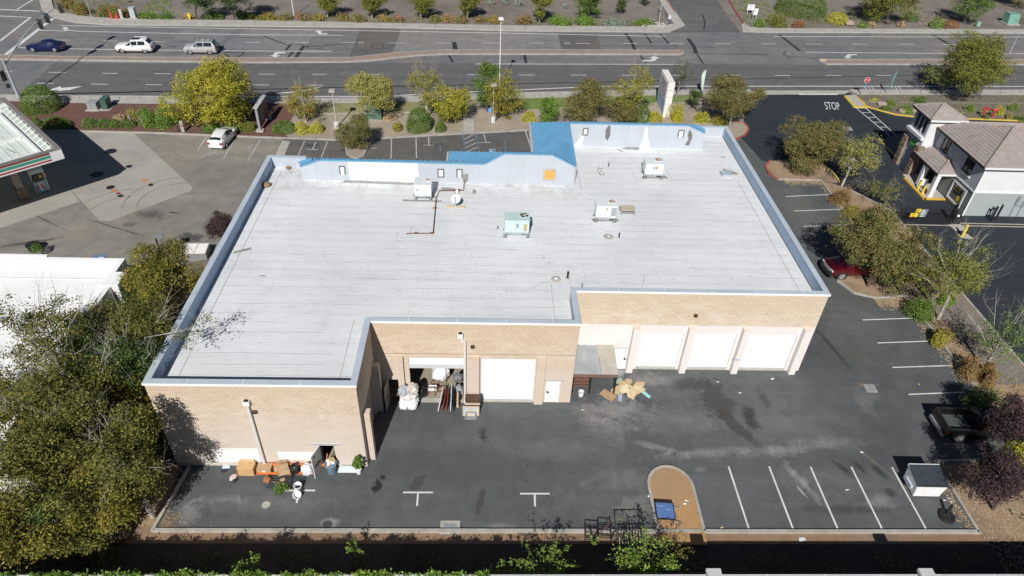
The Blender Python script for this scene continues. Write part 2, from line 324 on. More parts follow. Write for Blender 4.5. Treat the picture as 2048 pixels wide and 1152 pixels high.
def cmu(name, ca, cb, band=None, bandz=4.2):
    """concrete block wall: running bond 0.4 x 0.2 m, tan with pale bloom; paler below the bond line"""
    t = NT(name); P = t.world(); s = t.sep(P); g = t.geo.outputs['Normal']; nn = t.sep(g)
    ax = t.math('ABSOLUTE', nn[0]); isx = t.math('GREATER_THAN', ax, .5)
    u = t.math('ADD', t.math('MULTIPLY', s[1], isx), t.math('MULTIPLY', s[0], t.math('SUBTRACT', 1., isx)))
    uv = t.comb(u, s[2], 0.)
    br = t.n('ShaderNodeTexBrick'); br.offset = .5; br.inputs['Scale'].default_value = 1.; br.inputs['Brick Width'].default_value = .406; br.inputs['Row Height'].default_value = .203
    br.inputs['Mortar Size'].default_value = .013; br.inputs['Mortar Smooth'].default_value = .3; br.inputs['Bias'].default_value = .1
    br.inputs['Color1'].default_value = ca+(1,); br.inputs['Color2'].default_value = sm(ca, .93)+(1,); br.inputs['Mortar'].default_value = cb+(1,)
    t.L(uv, br.inputs['Vector'])
    bloom = t.ramp(t.noise(t.comb(u, t.math('MULTIPLY', s[2], 2.2), 0.), .5, 6, .75, .6), .42, .72)
    pale = tuple(a+(1-a)*.42 for a in cb)
    top = t.ramp(t.math('ADD', s[2], t.math('MULTIPLY', t.math('SUBTRACT', t.noise(uv, 1.1, 4, .7), .5), 1.6)), 5.0, 6.7, 1., .25)
    x = t.mix(t.math('MULTIPLY', t.math('MULTIPLY', bloom, .45), top), br.outputs['Color'], pale)
    course = t.ramp(t.noise(t.comb(t.math('MULTIPLY', u, 1.9), t.math('MULTIPLY', s[2], 4.2), 0.), 1., 4, .7), .45, .70, 0, .22)
    x = t.mix(t.math('MULTIPLY', course, top), x, pale)
    dash = t.ramp(t.noise(t.comb(t.math('MULTIPLY', u, 2.6), t.math('MULTIPLY', s[2], 4.6), 3.), 1., 3, .8), .60, .70, 0, .45)
    x = t.mix(dash, x, tuple(a+(1-a)*.6 for a in cb))
    if band:
        hb = t.ramp(t.math('ADD', s[2], t.math('MULTIPLY', t.math('SUBTRACT', t.noise(uv, .8, 4, .7), .5), band[2])), bandz+band[1], bandz-band[1], 0, band[3])
        x = t.mix(hb, x, band[0])
    drk = t.ramp(t.noise(t.comb(t.math('MULTIPLY', u, 2.2), t.math('MULTIPLY', s[2], .35), 7.), 1., 4, .7), .60, .78, 0, .16)
    x = t.mix(drk, x, sm(ca, .6))
    t.col(x); t.b.inputs['Roughness'].default_value = .92; t.b.inputs['Specular IOR Level'].default_value = .15
    t.bump(br.outputs['Fac'], -.35, .01); return t.m
CMU_L = cmu('block_wall_tan', (.555, .435, .31), (.66, .565, .46), ((.60, .54, .485), 1.8, 2.5, .8), 3.6)
CMU_M = cmu('block_wall_tan_middle', (.555, .425, .295), (.66, .555, .44), ((.60, .51, .44), 1.4, 2.2, .75), 3.6)
CMU_R = cmu('block_wall_tan_pink', (.57, .455, .325), (.67, .58, .47), ((.74, .69, .67), .05, .2, .95), 4.22)
def roofmat():
    t = NT('white_rolled_roofing'); P = t.world(); s = t.sep(P)
    wav = t.math('MULTIPLY', t.math('SUBTRACT', t.noise(t.mapv(P, (.12, .5, 1)), 1., 3), .5), .5)
    y = t.math('ADD', s[1], wav)
    base = t.mix(t.ramp(t.noise(P, .12, 5, .6, .4), .3, .7), (.625, .645, .66), (.73, .75, .765))
    base = t.mix(t.ramp(t.noise(t.mapv(P, (.15, 1.1, 1)), 1., 5, .7), .5, .72, 0, .5), base, (.53, .54, .56))
    # lap lines every 0.9 m, each broken up along its length; end laps between them
    for per, wd, dn, k in ((.92, .04, .35, .85), (.46, .026, .55, .5)):
        fr = t.math('FRACT', t.math('DIVIDE', y, per)); row = t.math('FLOOR', t.math('DIVIDE', y, per))
        ln = t.ramp(t.math('ABSOLUTE', t.math('SUBTRACT', fr, .5)), 0, wd, 1, 0)
        br = t.ramp(t.noise(t.comb(t.math('MULTIPLY', s[0], dn), t.math('MULTIPLY', row, 7.3), 0.), 1., 5, .75), .38, .62, .1, k)
        base = t.mix(t.math('MULTIPLY', ln, br), base, (.24, .225, .21))
    row = t.math('FLOOR', t.math('DIVIDE', y, .92))
    xo = t.math('ADD', s[0], t.math('MULTIPLY', t.math('SINE', t.math('MULTIPLY', row, 12.9898)), 20.))
    fx = t.math('FRACT', t.math('DIVIDE', xo, 5.2))
    ln = t.ramp(t.math('ABSOLUTE', t.math('SUBTRACT', fx, .5)), 0, .008, 1, 0)
    base = t.mix(t.math('MULTIPLY', ln, t.ramp(t.math('SINE', t.math('MULTIPLY', row, 12.9)), -.2, .5, 0, .4)), base, (.36, .35, .34))
    fleck = t.math('MULTIPLY', t.ramp(t.noise(t.mapv(P, (1.6, 5.5, 1)), 1., 5, .8), .60, .68), t.ramp(t.noise(P, .22, 3), .42, .60, .12, .8))
    base = t.mix(fleck, base, (.30, .28, .265))
    base = t.mix(t.ramp(t.noise(t.mapv(P, (.5, 4., 1)), 1., 6, .8, .3), .52, .70, 0, .38), base, (.47, .465, .46))
    base = t.mix(t.ramp(t.noise(P, .35, 6, .75, .8), .56, .74, 0, .42), base, (.46, .45, .43))
    bk = t.math('MULTIPLY', t.ramp(s[1], 47.5, 50.6, 0, 1), t.ramp(t.noise(t.mapv(P, (.8, .5, 1)), 1., 5, .8), .44, .62, 0, .6)); bk = t.math('MULTIPLY', bk, t.ramp(s[0], 7., 7.6, 1, 0)); base = t.mix(bk, base, (.36, .33, .29))
    g = t.ramp(t.noise(P, 14, 3, .7), .3, .7, .93, 1.07); base = t.mix(1., base, t.comb(g, g, g), 'MULTIPLY')
    t.col(base); t.b.inputs['Roughness'].default_value = .8; t.b.inputs['Specular IOR Level'].default_value = .2; return t.m
ROOFM = roofmat()
def panelmat(name, c, per=1.22, axis=0, line=.5):
    t = NT(name); P = t.world(); s = t.sep(P)
    fr = t.math('FRACT', t.math('DIVIDE', s[axis], per)); ln = t.ramp(t.math('ABSOLUTE', t.math('SUBTRACT', fr, .5)), 0, .018, line, 0)
    b = t.mix(t.ramp(t.noise(P, .5, 5, .65), .3, .7), sm(c, .94), sm(c, 1.04))
    b = t.mix(t.ramp(t.noise(t.mapv(P, (3, 3, .35)), 1., 4, .7), .55, .8, 0, .25), b, sm(c, .78))
    t.col(t.mix(ln, b, sm(c, .55))); t.b.inputs['Roughness'].default_value = .75; return t.m
PANEL_X = panelmat('grey_white_sheathing', (.46, .50, .55)); PANEL_Y = panelmat('parapet_lining_panels', (.34, .44, .57), 2.4, 1, .45)
BLUER = M('blue_metal_roofing', (.145, .35, .54), .45, .15, var=.06, scale=.8)
def tiles():
    t = NT('brown_roof_tiles'); v = t.co
    b = t.mix(t.ramp(t.noise(t.world(), 1.6, 5, .7), .3, .7), (.28, .235, .22), (.37, .32, .30)); g = t.ramp(t.noise(t.world(), 9, 3, .7), .3, .7, .85, 1.15)
    t.col(t.mix(1., b, t.comb(g, g, g), 'MULTIPLY')); t.b.inputs['Roughness'].default_value = .9; return t.m
TILE = tiles()
STONE = soil('ledge_stone', (.13, .09, .07), (.42, .32, .25), (.22, .16, .12), 3.5)
def corr():
    t = NT('corrugated_sheet'); t.col(t.mix(t.ramp(t.noise(t.world(), 1.2, 4), .3, .7), (.40, .43, .45), (.52, .54, .55))); t.b.inputs['Roughness'].default_value = .5; t.b.inputs['Metallic'].default_value = .3; return t.m
CORR = corr()
# ================================================ GROUND AND ROADS
def sheet(name, pts, mat, z):
    mb = MB(); mb.poly([(p[0], p[1], z) for p in pts]); o = struct(mb.build(name, mat))
    return o
def slab(name, pts, mat, z1, z0=-.02):
    mb = MB(); mb.prism([(p[0], p[1]) for p in pts], z0, z1); return struct(mb.build(name, mat))
sheet('ground', [(-500, -120), (500, -120), (500, 600), (-500, 600)], MULCH_GREY, -.05)
sheet('dirt_ground', [(-100, 17), (60, 17), (60, 52), (-18, 52), (-26, 42), (-100, 42)], LEAFY, -.03)
sheet('dirt_verge', [(-22, 21.3), (29.3, 21.3), (29.3, 22.3), (-22, 22.3)], soil('verge_soil', (.22, .15, .10), (.30, .205, .14), (.18, .14, .11), .7, .2), -.02); sheet('leaf_mould', [(-40, 17.4), (60, 17.4), (60, 21.5), (-40, 21.5)], soil('dark_leaf_mould', (.055, .05, .048), (.085, .072, .062), (.045, .046, .042), .9), -.024)  # second sheet: soil colour darkened to deepen the boundary wall's shadow
sheet('parking_lot', [(-18.25, 22.0), (29.1, 22.0), (29.1, 27.2), (36, 27.4), (37, 66), (33, 78), (20, 76), (20, 40), (-18.25, 36)], A_YARD, 0)
sheet('forecourt', [G(-500, 560), (-27, 40), (-27.3, 46.2), (-22.9, 48.0), (-18.5, 47.5), (-18.4, 60), (-20.6, 66.5), (-24, 75), G(105, 250), G(-600, 230)], A_GAS, 0)
sheet('front_parking', [G(560, 283), (-19.0, 60), (-18.5, 52), (23, 60), (23, 76), G(1000, 255), G(690, 270), G(580, 270)], A_FRONT, .004)
sheet('drain_gutter', [G(565, 281), G(580, 283), G(563, 325), G(545, 325)], CONC, .008)
sheet('storage_lot', [G(1470, 186), G(1700, 186), G(1725, 212), G(1835, 232), G(2100, 236), (75, 80), (75, 24), (40.3, 24), (40.3, 58), (37.4, 62), (35.5, 66.4), (30.5, 68.0), (29.6, 75), G(1480, 238)], A_STORE, .008)
sheet('concrete_pad', [G(150, 250), G(268, 267), G(386, 375), G(381, 382), G(221, 442), G(199, 441), G(141, 379), G(-60, 440), G(-200, 360), G(0, 235)], CPAD, .006)
sheet('concrete_drive', [G(139.5, 379), G(160, 403), G(-60, 476), G(-60, 440)], CPAD, .004)
# the road
low = [(-700, 178), (0, 189), (345, 195), (512, 196.5), (687, 197), (860, 192), (1024, 186.5), (1124, 184), (1344, 180), (1536, 180), (2048, 180.5), (2700, 182)]
up = [(2700, 66), (2048, 67.5), (1536, 66), (1299, 65.5), (1024, 62.7), (762, 55.7), (512, 53.5), (215, 50.5), (150, 46.5), (107, 36), (82, 20), (77, 0), (70, -60), (-900, -40)]
sheet('road', GL(low)+GL(up), A_ROADUP, 0)
lowlanes = [(107, 126.5), (512, 126.5), (687, 125.5), (800, 126), (1400, 127), (1653, 130), (2048, 131), (2700, 132)]
sheet('near_lanes', GL(lowlanes)+GL(low[::-1][:11])+[G(37, 190)], A_ROADLOW, .004)
sheet('side_street', GL([(1341, 64), (1481, 64), (1462, 40), (1433, -2), (1420, -40), (1300, -40), (1322, 0)]), asphalt('asphalt_side_street', (.125, .128, .138), patch=.12, grain=.12), .004)
for k, (pts, m) in enumerate(((((722, 57), (802, 59), (782, 109.5), (697, 116.5)), A_PATCHD), (((1115, 67), (1194, 67.5), (1203, 101.5), (1124, 100.8)), A_PATCHD),
        (((370, 58), (470, 58.5), (436, 88), (345, 79)), A_PATCHL), (((490, 58.5), (640, 59), (600, 99), (440, 97)), A_PATCHL), (((802, 59.5), (1115, 66.5), (1122, 99), (786, 106)), A_PATCHL))):
    sheet('road_patch', GL(pts), m, .004)
mk = MB()
for pts, wd in (([(0, 276/4), (70, 300/4)], .0001),
    ([(62, 89), (98, 97), (212, 102)], .0001),): pass
tar = MB()
for pts, wd in (([(571, 92), (584, 88), (607, 89)], .2), ([(571, 101), (581, 90)], .35), ([(591, 116), (608, 91)], .5), ([(575, 116), (587, 102)], .3), ([(614, 92), (646, 92.5), (643, 97), (615, 96.5), (614, 92)], .22), ([(526, 72), (572, 89)], .22), ([(646, 92), (690, 87), (722, 87)], .2), ([(908, 84), (911, 100)], .7), ([(898, 111), (906, 125)], .35), ([(1049, 110), (1052, 126)], .4),
    ([(1251, 67), (1262, 82), (1270, 100)], .5), ([(1280, 110), (1292, 126)], .3), ([(1290, 68), (1303, 86)], .35), ([(1320, 68), (1338, 87)], .35), ([(1376, 77), (1388, 93), (1392, 107)], .6), ([(1392, 107), (1436, 108), (1536, 109)], .2), ([(1394, 109), (1406, 127)], .25), ([(1558, 69), (1600, 102)], .5), ([(1866, 70), (1904, 92)], .5), ([(1572, 103), (1567, 108), (1575, 113), (1620, 115), (1640, 121)], .18), ([(1625, 115), (1700, 116), (1790, 119), (1860, 120)], .14),
    ([(448, 106), (462, 104), (486, 104), (487, 108), (475, 114), (462, 115), (448, 108)], .25), ([(1404, 28), (1410, 45), (1408, 58)], .25), ([(1345, 90), (1355, 92)], .2), ([(745, 87), (765, 87), (768, 97), (742, 96), (745, 87)], .12), ([(340, 92), (352, 94)], .2), ([(470, 75), (525, 76)], .16), ([(1075, 80), (1104, 81)], .12), ([(1085, 94), (1098, 94.5)], .12)):
    tar.strip(GL(pts), wd, .008)
struct(tar.build('tar_seams', A_TAR))
# painted lane markings
mk = MB()
def seg(x0, y0, x1, y1, wd=.13, z=.012): mk.strip([G(x0, y0), G(x1, y1)], wd, z)
def line(pts, wd=.15, z=.012): mk.strip(GL(pts), wd, z)
line([(122, 51.3), (512, 58), (762, 62), (1024, 66.5), (1250, 71.5), (1331, 72.7)], .22); line([(77, 61), (300, 66), (512, 69.7), (686, 70.7)], .2); line([(37, 95.5), (150, 98), (330, 100.5), (512, 102), (663, 102.7)], .2)
for a in ((111, 80, 140, 80.3), (207, 82, 236, 82.3), (303, 83.5, 332, 83.7), (397, 84, 429, 84.3), (492, 84.8, 523, 85), (588, 85.3, 618, 85.4), (682, 85.7, 711, 85.8), (777, 86, 808, 86), (871, 86, 904, 86), (964, 86, 997, 86.1), (1058, 86.3, 1088, 86.5), (1152, 86.8, 1181, 86.9), (1246, 87, 1274, 87), (1339, 87, 1368, 87.1), (1431, 87.5, 1461, 87.6), (1523, 87.7, 1553, 87.8), (1613, 88, 1645, 88.1), (1705, 88.2, 1736, 88.3), (1797, 88.5, 1827, 88.6), (1887, 89, 1912, 89), (1981, 89.2, 2009, 89.3),
    (0, 143, 24, 143.4), (97, 144.6, 130, 145.2), (204, 146.5, 236, 147), (309, 147.4, 341, 147.7), (414, 148, 446, 148.2), (518, 148.5, 550, 148.6), (623, 148.6, 654, 148.7), (728, 148.8, 760, 149), (832, 149.2, 864, 149.3), (934, 149.5, 965, 149.7), (1038, 150, 1070, 150.1), (1141, 150.2, 1172, 150.2), (1244, 150.4, 1275, 150.5), (1345, 150.7, 1378, 150.8), (1449, 151, 1480, 151), (1550, 151, 1581, 151), (1651, 151, 1683, 151), (1752, 151, 1783, 151), (1853, 151, 1884, 151), (1955, 151.2, 1986, 151.3),
    (73, 166.5, 107, 167), (182, 168.3, 216, 168.7), (291, 169.4, 324, 169.7), (399, 170, 432, 170), (506, 170, 539, 170.1), (614, 170.4, 646, 170.5)): seg(*a, wd=.15)
line([(5, 114), (106, 37)], .55); line([(0, 82), (61, 35), (0, 32)], .35); line([(-40, 18), (0, 19), (80, 22.5)], .35); line([(34, 19), (65, 0), (80, -10)], .25)
line([(1548, 73.2), (2048, 74.3), (2500, 75)], .22); line([(1611, 104.5), (1871, 107), (2048, 107.5), (2500, 108)], .2); line([(951, 128), (1366, 128.8)], .22)
line([(-300, 184), (0, 190), (102, 191), (335, 193), (512, 193.3), (762, 192.8), (882, 186.5), (1024, 180.5), (1149, 175), (1220, 172.5), (1536, 172.5), (2048, 173), (2500, 173.5)], .24)
line([(1829, 176.5), (1842, 176.7)], .15)
def ppoly(pts, z=.012): mk.poly([(p[0], p[1], z) for p in GL(pts)])
ppoly([(97, 181), (104, 178), (121, 172.5), (123, 176), (166, 172.2), (140, 180), (118, 182), (117, 180.3)]); ppoly([(553, 186), (600, 182), (638, 174.5), (644, 174), (600, 184), (556, 188)])
def arrow(cx, cy, sx, sy):      # curved turn arrow about the pixel cx, cy
    A = [(14, 9), (-2, 9), (-9, 7.5), (-13, 1), (-13, -1), (-20, 0), (-8, -8), (3, -1), (-5, -1), (-3, 3), (2, 4.8), (14, 5)]
    ppoly([(cx+a*sx, cy+b*sy) for a, b in A])
arrow(137, 58, .75, .55); arrow(644, 64, .75, .55); arrow(558, 110, .95, -.65); arrow(1300, 117, -1.05, .65); arrow(1702, 113, .8, -.5)
for x0, y0 in ((1735, 177), (1789, 177)):
    for d in (0, 7, 14): line([(x0-6+d, y0-3), (x0-1+d, y0+2.5)], .1)
for x, y in ((723, 85.5), (1136, 86.5)): line([(x-5, y-1.2), (x+3, y-1.2), (x+2, y+1.2), (x-6, y+1.2), (x-5, y-1.2)], .12)
struct(mk.build('lane_markings', PAINT_W))
# medians
med = [(-200, 108), (0, 111.3), (160, 115.3), (512, 117), (697, 117), (745, 112), (787, 107.3), (887, 101.3), (1024, 100.8), (1359, 102), (1368, 104.5), (1366, 107.5), (1360, 109.8), (1024, 109), (887, 109), (840, 111.5), (800, 115.5), (740, 122), (687, 125), (512, 126), (0, 119.5), (-200, 116)]
slab('median', GL(med), BRICKPAVE, .14); kb = MB(); kb.kerb(GL(med[11:]), .3, -.02, .16); kb.kerb(GL(med[:13]), .16, -.02, .155); struct(kb.build('median_kerb', CONC2))
med2 = [(1648, 120), (1871, 121), (2300, 121), (2300, 131), (2048, 130.3), (1653, 129.5), (1640, 123), (1642, 120.5)]
slab('median', GL(med2), BRICKPAVE, .14); kb = MB(); kb.kerb(GL([(2300, 131), (2048, 130), (1653, 129.2), (1641, 123), (1643, 120.5), (1656, 120), (2300, 121)]), .25, -.02, .16); struct(kb.build('median_kerb', CONC2))
ns = MB(); ns.prism([p[:2] for p in GL([(1640, 119.8), (1650, 120), (1653, 124), (1645, 125), (1638, 123)])], .1, .19); struct(ns.build('median_nose', M('pale_nose', (.55, .45, .33), .8)))
# pavements
slab('far_pavement', GL([(512, 53.3), (762, 55.5), (1024, 62.5), (1299, 65), (1339, 65), (1370, 52), (1350, 48), (1316, 54.5), (1024, 52.5), (512, 42), (300, 40.5), (187, 36), (125, 27), (108, 18), (103, 0), (100, -30), (72, -30), (78, 0), (83, 20), (108, 36), (150, 46), (215, 50.3)]), CONC, .14)
slab('far_pavement', GL([(1485, 64), (1536, 65.6), (2048, 67.2), (2500, 67), (2500, 59.5), (2048, 60), (1536, 58), (1500, 56), (1488, 47), (1482, 52)]), CONC, .14)
slab('side_pavement', GL([(1370, 52), (1350, 24), (1320, -20), (1307, -20), (1322, 8), (1347, 48)]), CONC, .13)
kb = MB(); kb.kerb(GL([(1349, 24), (1325, -8)]), .2, -.02, .16); kb.kerb(GL([(1487, 48), (1462, 8), (1452, -10)]), .22, -.02, .16); struct(kb.build('red_kerb', PAINT_R))
slab('near_pavement', GL([(-400, 183), (0, 190.5), (345, 195.5), (512, 197), (687, 197.5), (860, 192.5), (1024, 187), (1124, 184.5), (1344, 180.5), (1500, 180.5), (1488, 190), (1340, 189.5), (1124, 196), (1024, 198), (860, 203), (687, 208), (512, 208), (340, 209), (150, 207), (0, 203), (-400, 194)]), CONC, .14)
slab('near_pavement', GL([(1698, 181), (2048, 181), (2500, 182), (2500, 192), (2048, 191), (1715, 190.5)]), CONC, .14)
slab('driveway_apron', GL([(1490, 181.5), (1700, 181.5), (1690, 188.5), (1492, 189.5)]), CONC, .05)
jm = MB()
for k in range(60):
    x = -80+k*40
    if 1490 < x < 1700: continue
    y = np.interp(x, [p[0] for p in low], [p[1] for p in low]); jm.strip([G(x, y+1.5), G(x-(985-x)*.016*0, y+9.5)], .05, .146)
struct(jm.build('pavement_joints', M('joint_grey', (.2, .19, .17), .9)))
jm = MB()
for k in range(34):
    x = 150+k*60
    if 1330 < x < 1490: continue
    y = np.interp(x, [p[0] for p in up[::-1]][3:], [p[1] for p in up[::-1]][3:]); jm.strip([G(x, y-1.5), G(x+1, y-9)], .06, .146)
struct(jm.build('pavement_joints', MATS['joint_grey']))
# planted beds in front of the shops
bedk = [(60, 258), (105, 262), (300, 266.5), (512, 275), (640, 279.5), (687, 281.5)]
slab('mulch_bed', GL([(-60, 195), (0, 203), (150, 207.3), (340, 209.3), (512, 208.3), (598, 208.3), (598, 214), (585, 240), (560, 262), (580, 277)]+bedk[:3][::-1]+[(0, 250), (-60, 240)]), MULCH_RED, .10)
bedr = [(750, 278), (840, 273), (927, 268), (1024, 263), (1060, 260.5), (1200, 254), (1380, 250), (1470, 247), (1487, 247), (1496, 258), (1492, 268), (1474, 278)]
slab('planting_bed', GL([(598, 208.3), (687, 208.3), (860, 203.3), (1024, 198.3), (1124, 196.3), (1340, 189.8), (1488, 190.2), (1487, 247), (1380, 250.5), (1200, 254.5), (1060, 261), (927, 268.5), (750, 278.5), (734, 297), (729, 310), (714, 317), (697, 312), (692, 300), (687, 282), (640, 280), (580, 277.5), (560, 262), (585, 240)]), DIRT_TAN, .11)
slab('planting_bed', GL([(1380, 250), (1487, 247), (1496, 258), (1492, 268), (1474, 278), (1440, 268), (1380, 262)]), DIRT_TAN, .105)
kb = MB(); kb.kerb(GL(bedk+[(692, 296), (694, 308), (702, 315), (714, 318), (727, 312), (734, 298), (737, 281)]+bedr[:8]), .2); struct(kb.build('kerb', CONC2))
kb = MB(); kb.kerb(GL([(1468, 246), (1486, 246), (1495, 255), (1496, 262), (1489, 271), (1474, 278), (1440, 281)]), .22); struct(kb.build('red_kerb', PAINT_R))
kb = MB(); kb.kerb(GL([(590, 229), (640, 229), (800, 227), (870, 226)]), .12, .05, .17); struct(kb.build('bed_edging', CONC2))
slab('garden_path', GL([(927, 267), (948, 266), (946, 215), (926, 216)]), CONC, .135)
grassM = soil('lawn_grass', (.13, .19, .055), (.19, .25, .08), (.25, .25, .12), .5)
slab('lawn_patch', GL([(1024, 199), (1150, 196), (1380, 192), (1385, 205), (1290, 208), (1200, 212), (1060, 220), (1000, 222)]), grassM, .125)
slab('lawn_patch', GL([(620, 209), (900, 204), (890, 222), (800, 226), (620, 228)]), soil('dry_lawn', (.23, .23, .12), (.30, .28, .17), (.16, .19, .08), .4), .125)
# storage-side beds
slab('planting_bed', GL([(1715, 191), (2048, 191.5), (2500, 193), (2500, 246), (2048, 242), (1830, 234), (1790, 229), (1757, 221), (1733, 214)]), soil('brown_bed', (.15, .125, .105), (.21, .18, .15), (.17, .165, .10), .4), .11)
slab('storage_ramp', GL([(1690, 192), (1712, 191), (1733, 213), (1710, 215)]), CONC, .10)
kb = MB(); kb.kerb(GL([(1733, 214), (1757, 221), (1790, 230), (1830, 234.5), (1900, 237), (2048, 243), (2300, 250)]), .2); kb.kerb(GL([(1690, 193), (1709, 215), (1733, 215.5)]), .45, -.02, .13); kb.kerb(GL([(1714, 195), (1733, 215)]), .3, -.02, .135)
struct(kb.build('yellow_kerb', PAINT_Y))
jm = MB(); jm.strip(GL([(1725, 206), (1790, 206.5), (2048, 208), (2300, 209)]), .14, .118); struct(jm.build('bed_edging', CONC2))
# strip between the two lots
strip_l = [(1645, 361), (1664, 385), (1682, 420), (1700, 441)]
slab('tree_strip', [(35.45, 33.9), (35.45, 44.1), (32.6, 43.9), (31.1, 44.6), (30.4, 46), (30.6, 47.8), (32, 48.6), (35.5, 48.8), (35.6, 63.7), (37.4, 62.3), (40.2, 58), (40.2, 25.5), (35.2, 25.5)], LEAFY, .11)
slab('tree_island', [(30.7, 63.8), (35.8, 63.9), (37.2, 63.3), (37.4, 66), (36.8, 68), (34.5, 68.3), (31.4, 67.8), (30.4, 66.3)], LEAFY, .11)
sheet('mulch_strip', [(36.9, 33.9), (40.1, 33.9), (40.1, 43.9), (36.9, 43.9)], MULCH_GREY, .116)
kb = MB(); kb.kerb([(35.35, 33.8), (35.35, 44.1), (32.6, 43.8), (31.0, 44.4), (30.25, 46), (30.5, 48.0), (32, 48.75), (35.4, 49), (35.5, 63.7), (30.9, 63.75)], .17); kb.kerb([(40.3, 25.4), (40.3, 57.8), (37.45, 62.2)], .22, -.02, .2)
kb.kerb([(29.0, 21.95), (29.0, 27.1), (35.2, 27.3)], .17); kb.kerb([(-18.24, 22.05), (12.6, 22.05)], .2); kb.kerb([(12.75, 22.05), (29.0, 22.05)], .2); kb.kerb([(-18.3, 22.0), (-17.75, 26.45)], .17); struct(kb.build('kerb', CONC2))
kb = MB(); kb.kerb([(30.9, 63.75), (30.3, 64.8), (30.45, 66.5), (31.4, 68)], .2); struct(kb.build('red_kerb', PAINT_R)); kb = MB(); kb.kerb([(37.45, 62.8), (37.5, 65.5), (36.9, 68.2), (34.4, 68.5)], .2); kb.kerb(GL([(1757, 279), (1788, 312), (1799, 329)]), .2); struct(kb.build('yellow_kerb', PAINT_Y))
sheet('leafy_bank', [(29.1, 21.6), (60, 21.6), (60, 25.6), (35.2, 25.5), (35.2, 27.2), (29.1, 27)], LEAFY, .02)
slab('storage_walk', GL([(1757, 281), (1800, 330), (1836, 374), (1900, 374), (1880, 300), (1800, 268)]), MULCH_GREY, .1)
# yard island
isl = [(10.12, 22.05), (10.12, 24.7)]+[(11.47+1.35*math.cos(math.pi-math.pi*k/12), 25.05+1.5*math.sin(math.pi*k/12)) for k in range(13)]+[(12.82, 24.7), (12.78, 22.05)]
slab('dirt_island', [(10.12, 21.2)]+isl+[(12.78, 21.2)], SOIL, .10); kb = MB(); kb.kerb(isl, .17); struct(kb.build('kerb', CONC2))
# stall lines in the yards
mk = MB()
for x in (15.47, 18.07, 20.72, 23.36, 25.99): mk.strip([(x, 26.65, 0), (x, 22.15, 0)], .11, .008)
for a, b in (((1725, 640), (1835, 636)), ((1755, 686), (1868, 682)), ((1785, 735), (1906, 731)), ((1817, 789), (1935, 784)), ((1571, 393), (1660, 389)), ((1589, 422), (1682, 418.5)), ((1608, 453), (1700, 449))): mk.strip([G(*a), G(*b)], .11, .008)
for (x0, x1, y, xb, yb) in ((570, 630, 981, 593, 1006), (806, 866, 985, 834, 1012), (1040, 1099, 987.5, 1070, 1013)): mk.strip([G(x0, y), G(x1, y)], .11, .008); mk.strip([G((x0+x1)/2, y+2), G(xb, yb)], .11, .008)
struct(mk.build('stall_lines', PAINT_W))
mk = MB()
for a, b in (((414, 272), (395, 302)), ((433, 303), (399, 316)), ((474, 270), (447, 318)), ((521, 280), (496, 321)), ((565, 283), (548, 320)), ((609, 283), (595, 314)), ((655, 283), (642, 316)), ((783, 277), (782, 318)), ((832, 275), (833, 316)), ((632, 284), (625, 299)), ((614, 299), (636, 299.5)), ((857, 274), (858, 290)), ((847, 290.5), (868, 290.5)), ((968, 269), (972, 284.5)), ((955, 285.5), (981, 285)), ((1051, 262), (1063, 300)), ((734, 296), (754, 296.5))): mk.strip([G(*a), G(*b)], .12, .014)
for k in range(4): mk.strip([G(927+k*.8, 280+k*8.5), G(946+k*3, 269.5+k*8.3)], .12, .014)
struct(mk.build('stall_lines', PAINT_OLD))
mk = MB()
for a, b in (((926, 268), (931, 300)), ((951, 267), (958, 300)), ((1009, 283), (1012, 303)), ((880, 290), (881, 304))): mk.strip([G(*a), G(*b)], .1, .014)
mk.poly([(p[0], p[1], .014) for p in GL([(977, 299), (991, 298.5), (993, 308), (977, 308)])]); mk.poly([(p[0], p[1], .014) for p in GL([(186, 511), (215, 510), (212, 522), (184, 522)])]); struct(mk.build('accessible_bay_paint', PAINT_B))
mk = MB(); mk.strip(GL([(977, 299), (991, 298.5)]), .08, .018); mk.strip(GL([(982, 300), (982, 304), (987, 304), (989, 307)]), .14, .018); mk.strip(GL([(981, 306), (984, 307.5)]), .12, .018); mk.strip(GL([(198, 515), (205, 515.5), (208, 519)]), .2, .018); struct(mk.build('accessible_symbol', PAINT_W))
mk = MB()
L0 = GL([(1712, 216), (1796, 286)]); L1 = GL([(1732, 216.5), (1809, 286)])
mk.strip(L0, .12, .016); mk.strip(L1, .12, .016)
for k in range(8):
    f = k/7; a = [L0[0][i]+(L0[1][i]-L0[0][i])*f for i in range(3)]; b = [L1[0][i]+(L1[1][i]-L1[0][i])*f for i in range(3)]; mk.strip([a, b], .12, .016)
mk.strip(GL([(1597, 189.3), (1675, 189.3)]), .4, .06); struct(mk.build('crosswalk_paint', PAINT_W))
a, b = Vector(G(1650, 220)), Vector(G(1684, 221)); c = Vector(G(1646, 204)); xd = (b-a); wd_ = xd.length; xd.normalize(); yd = Vector(c-a); hh = yd.length; yd.normalize(); mid = Vector(G(1664.5, 212.5, .018))
me_w = Matrix(((xd.x, yd.x, 0, mid.x), (xd.y, yd.y, 0, mid.y), (0, 0, 1, mid.z), (0, 0, 0, 1)))@Matrix.Diagonal((wd_*.95/2.55, hh*.98/.73, 1, 1))
struct(text_obj('stop_pavement_lettering', 'STOP', 1, PAINT_W, me_w))
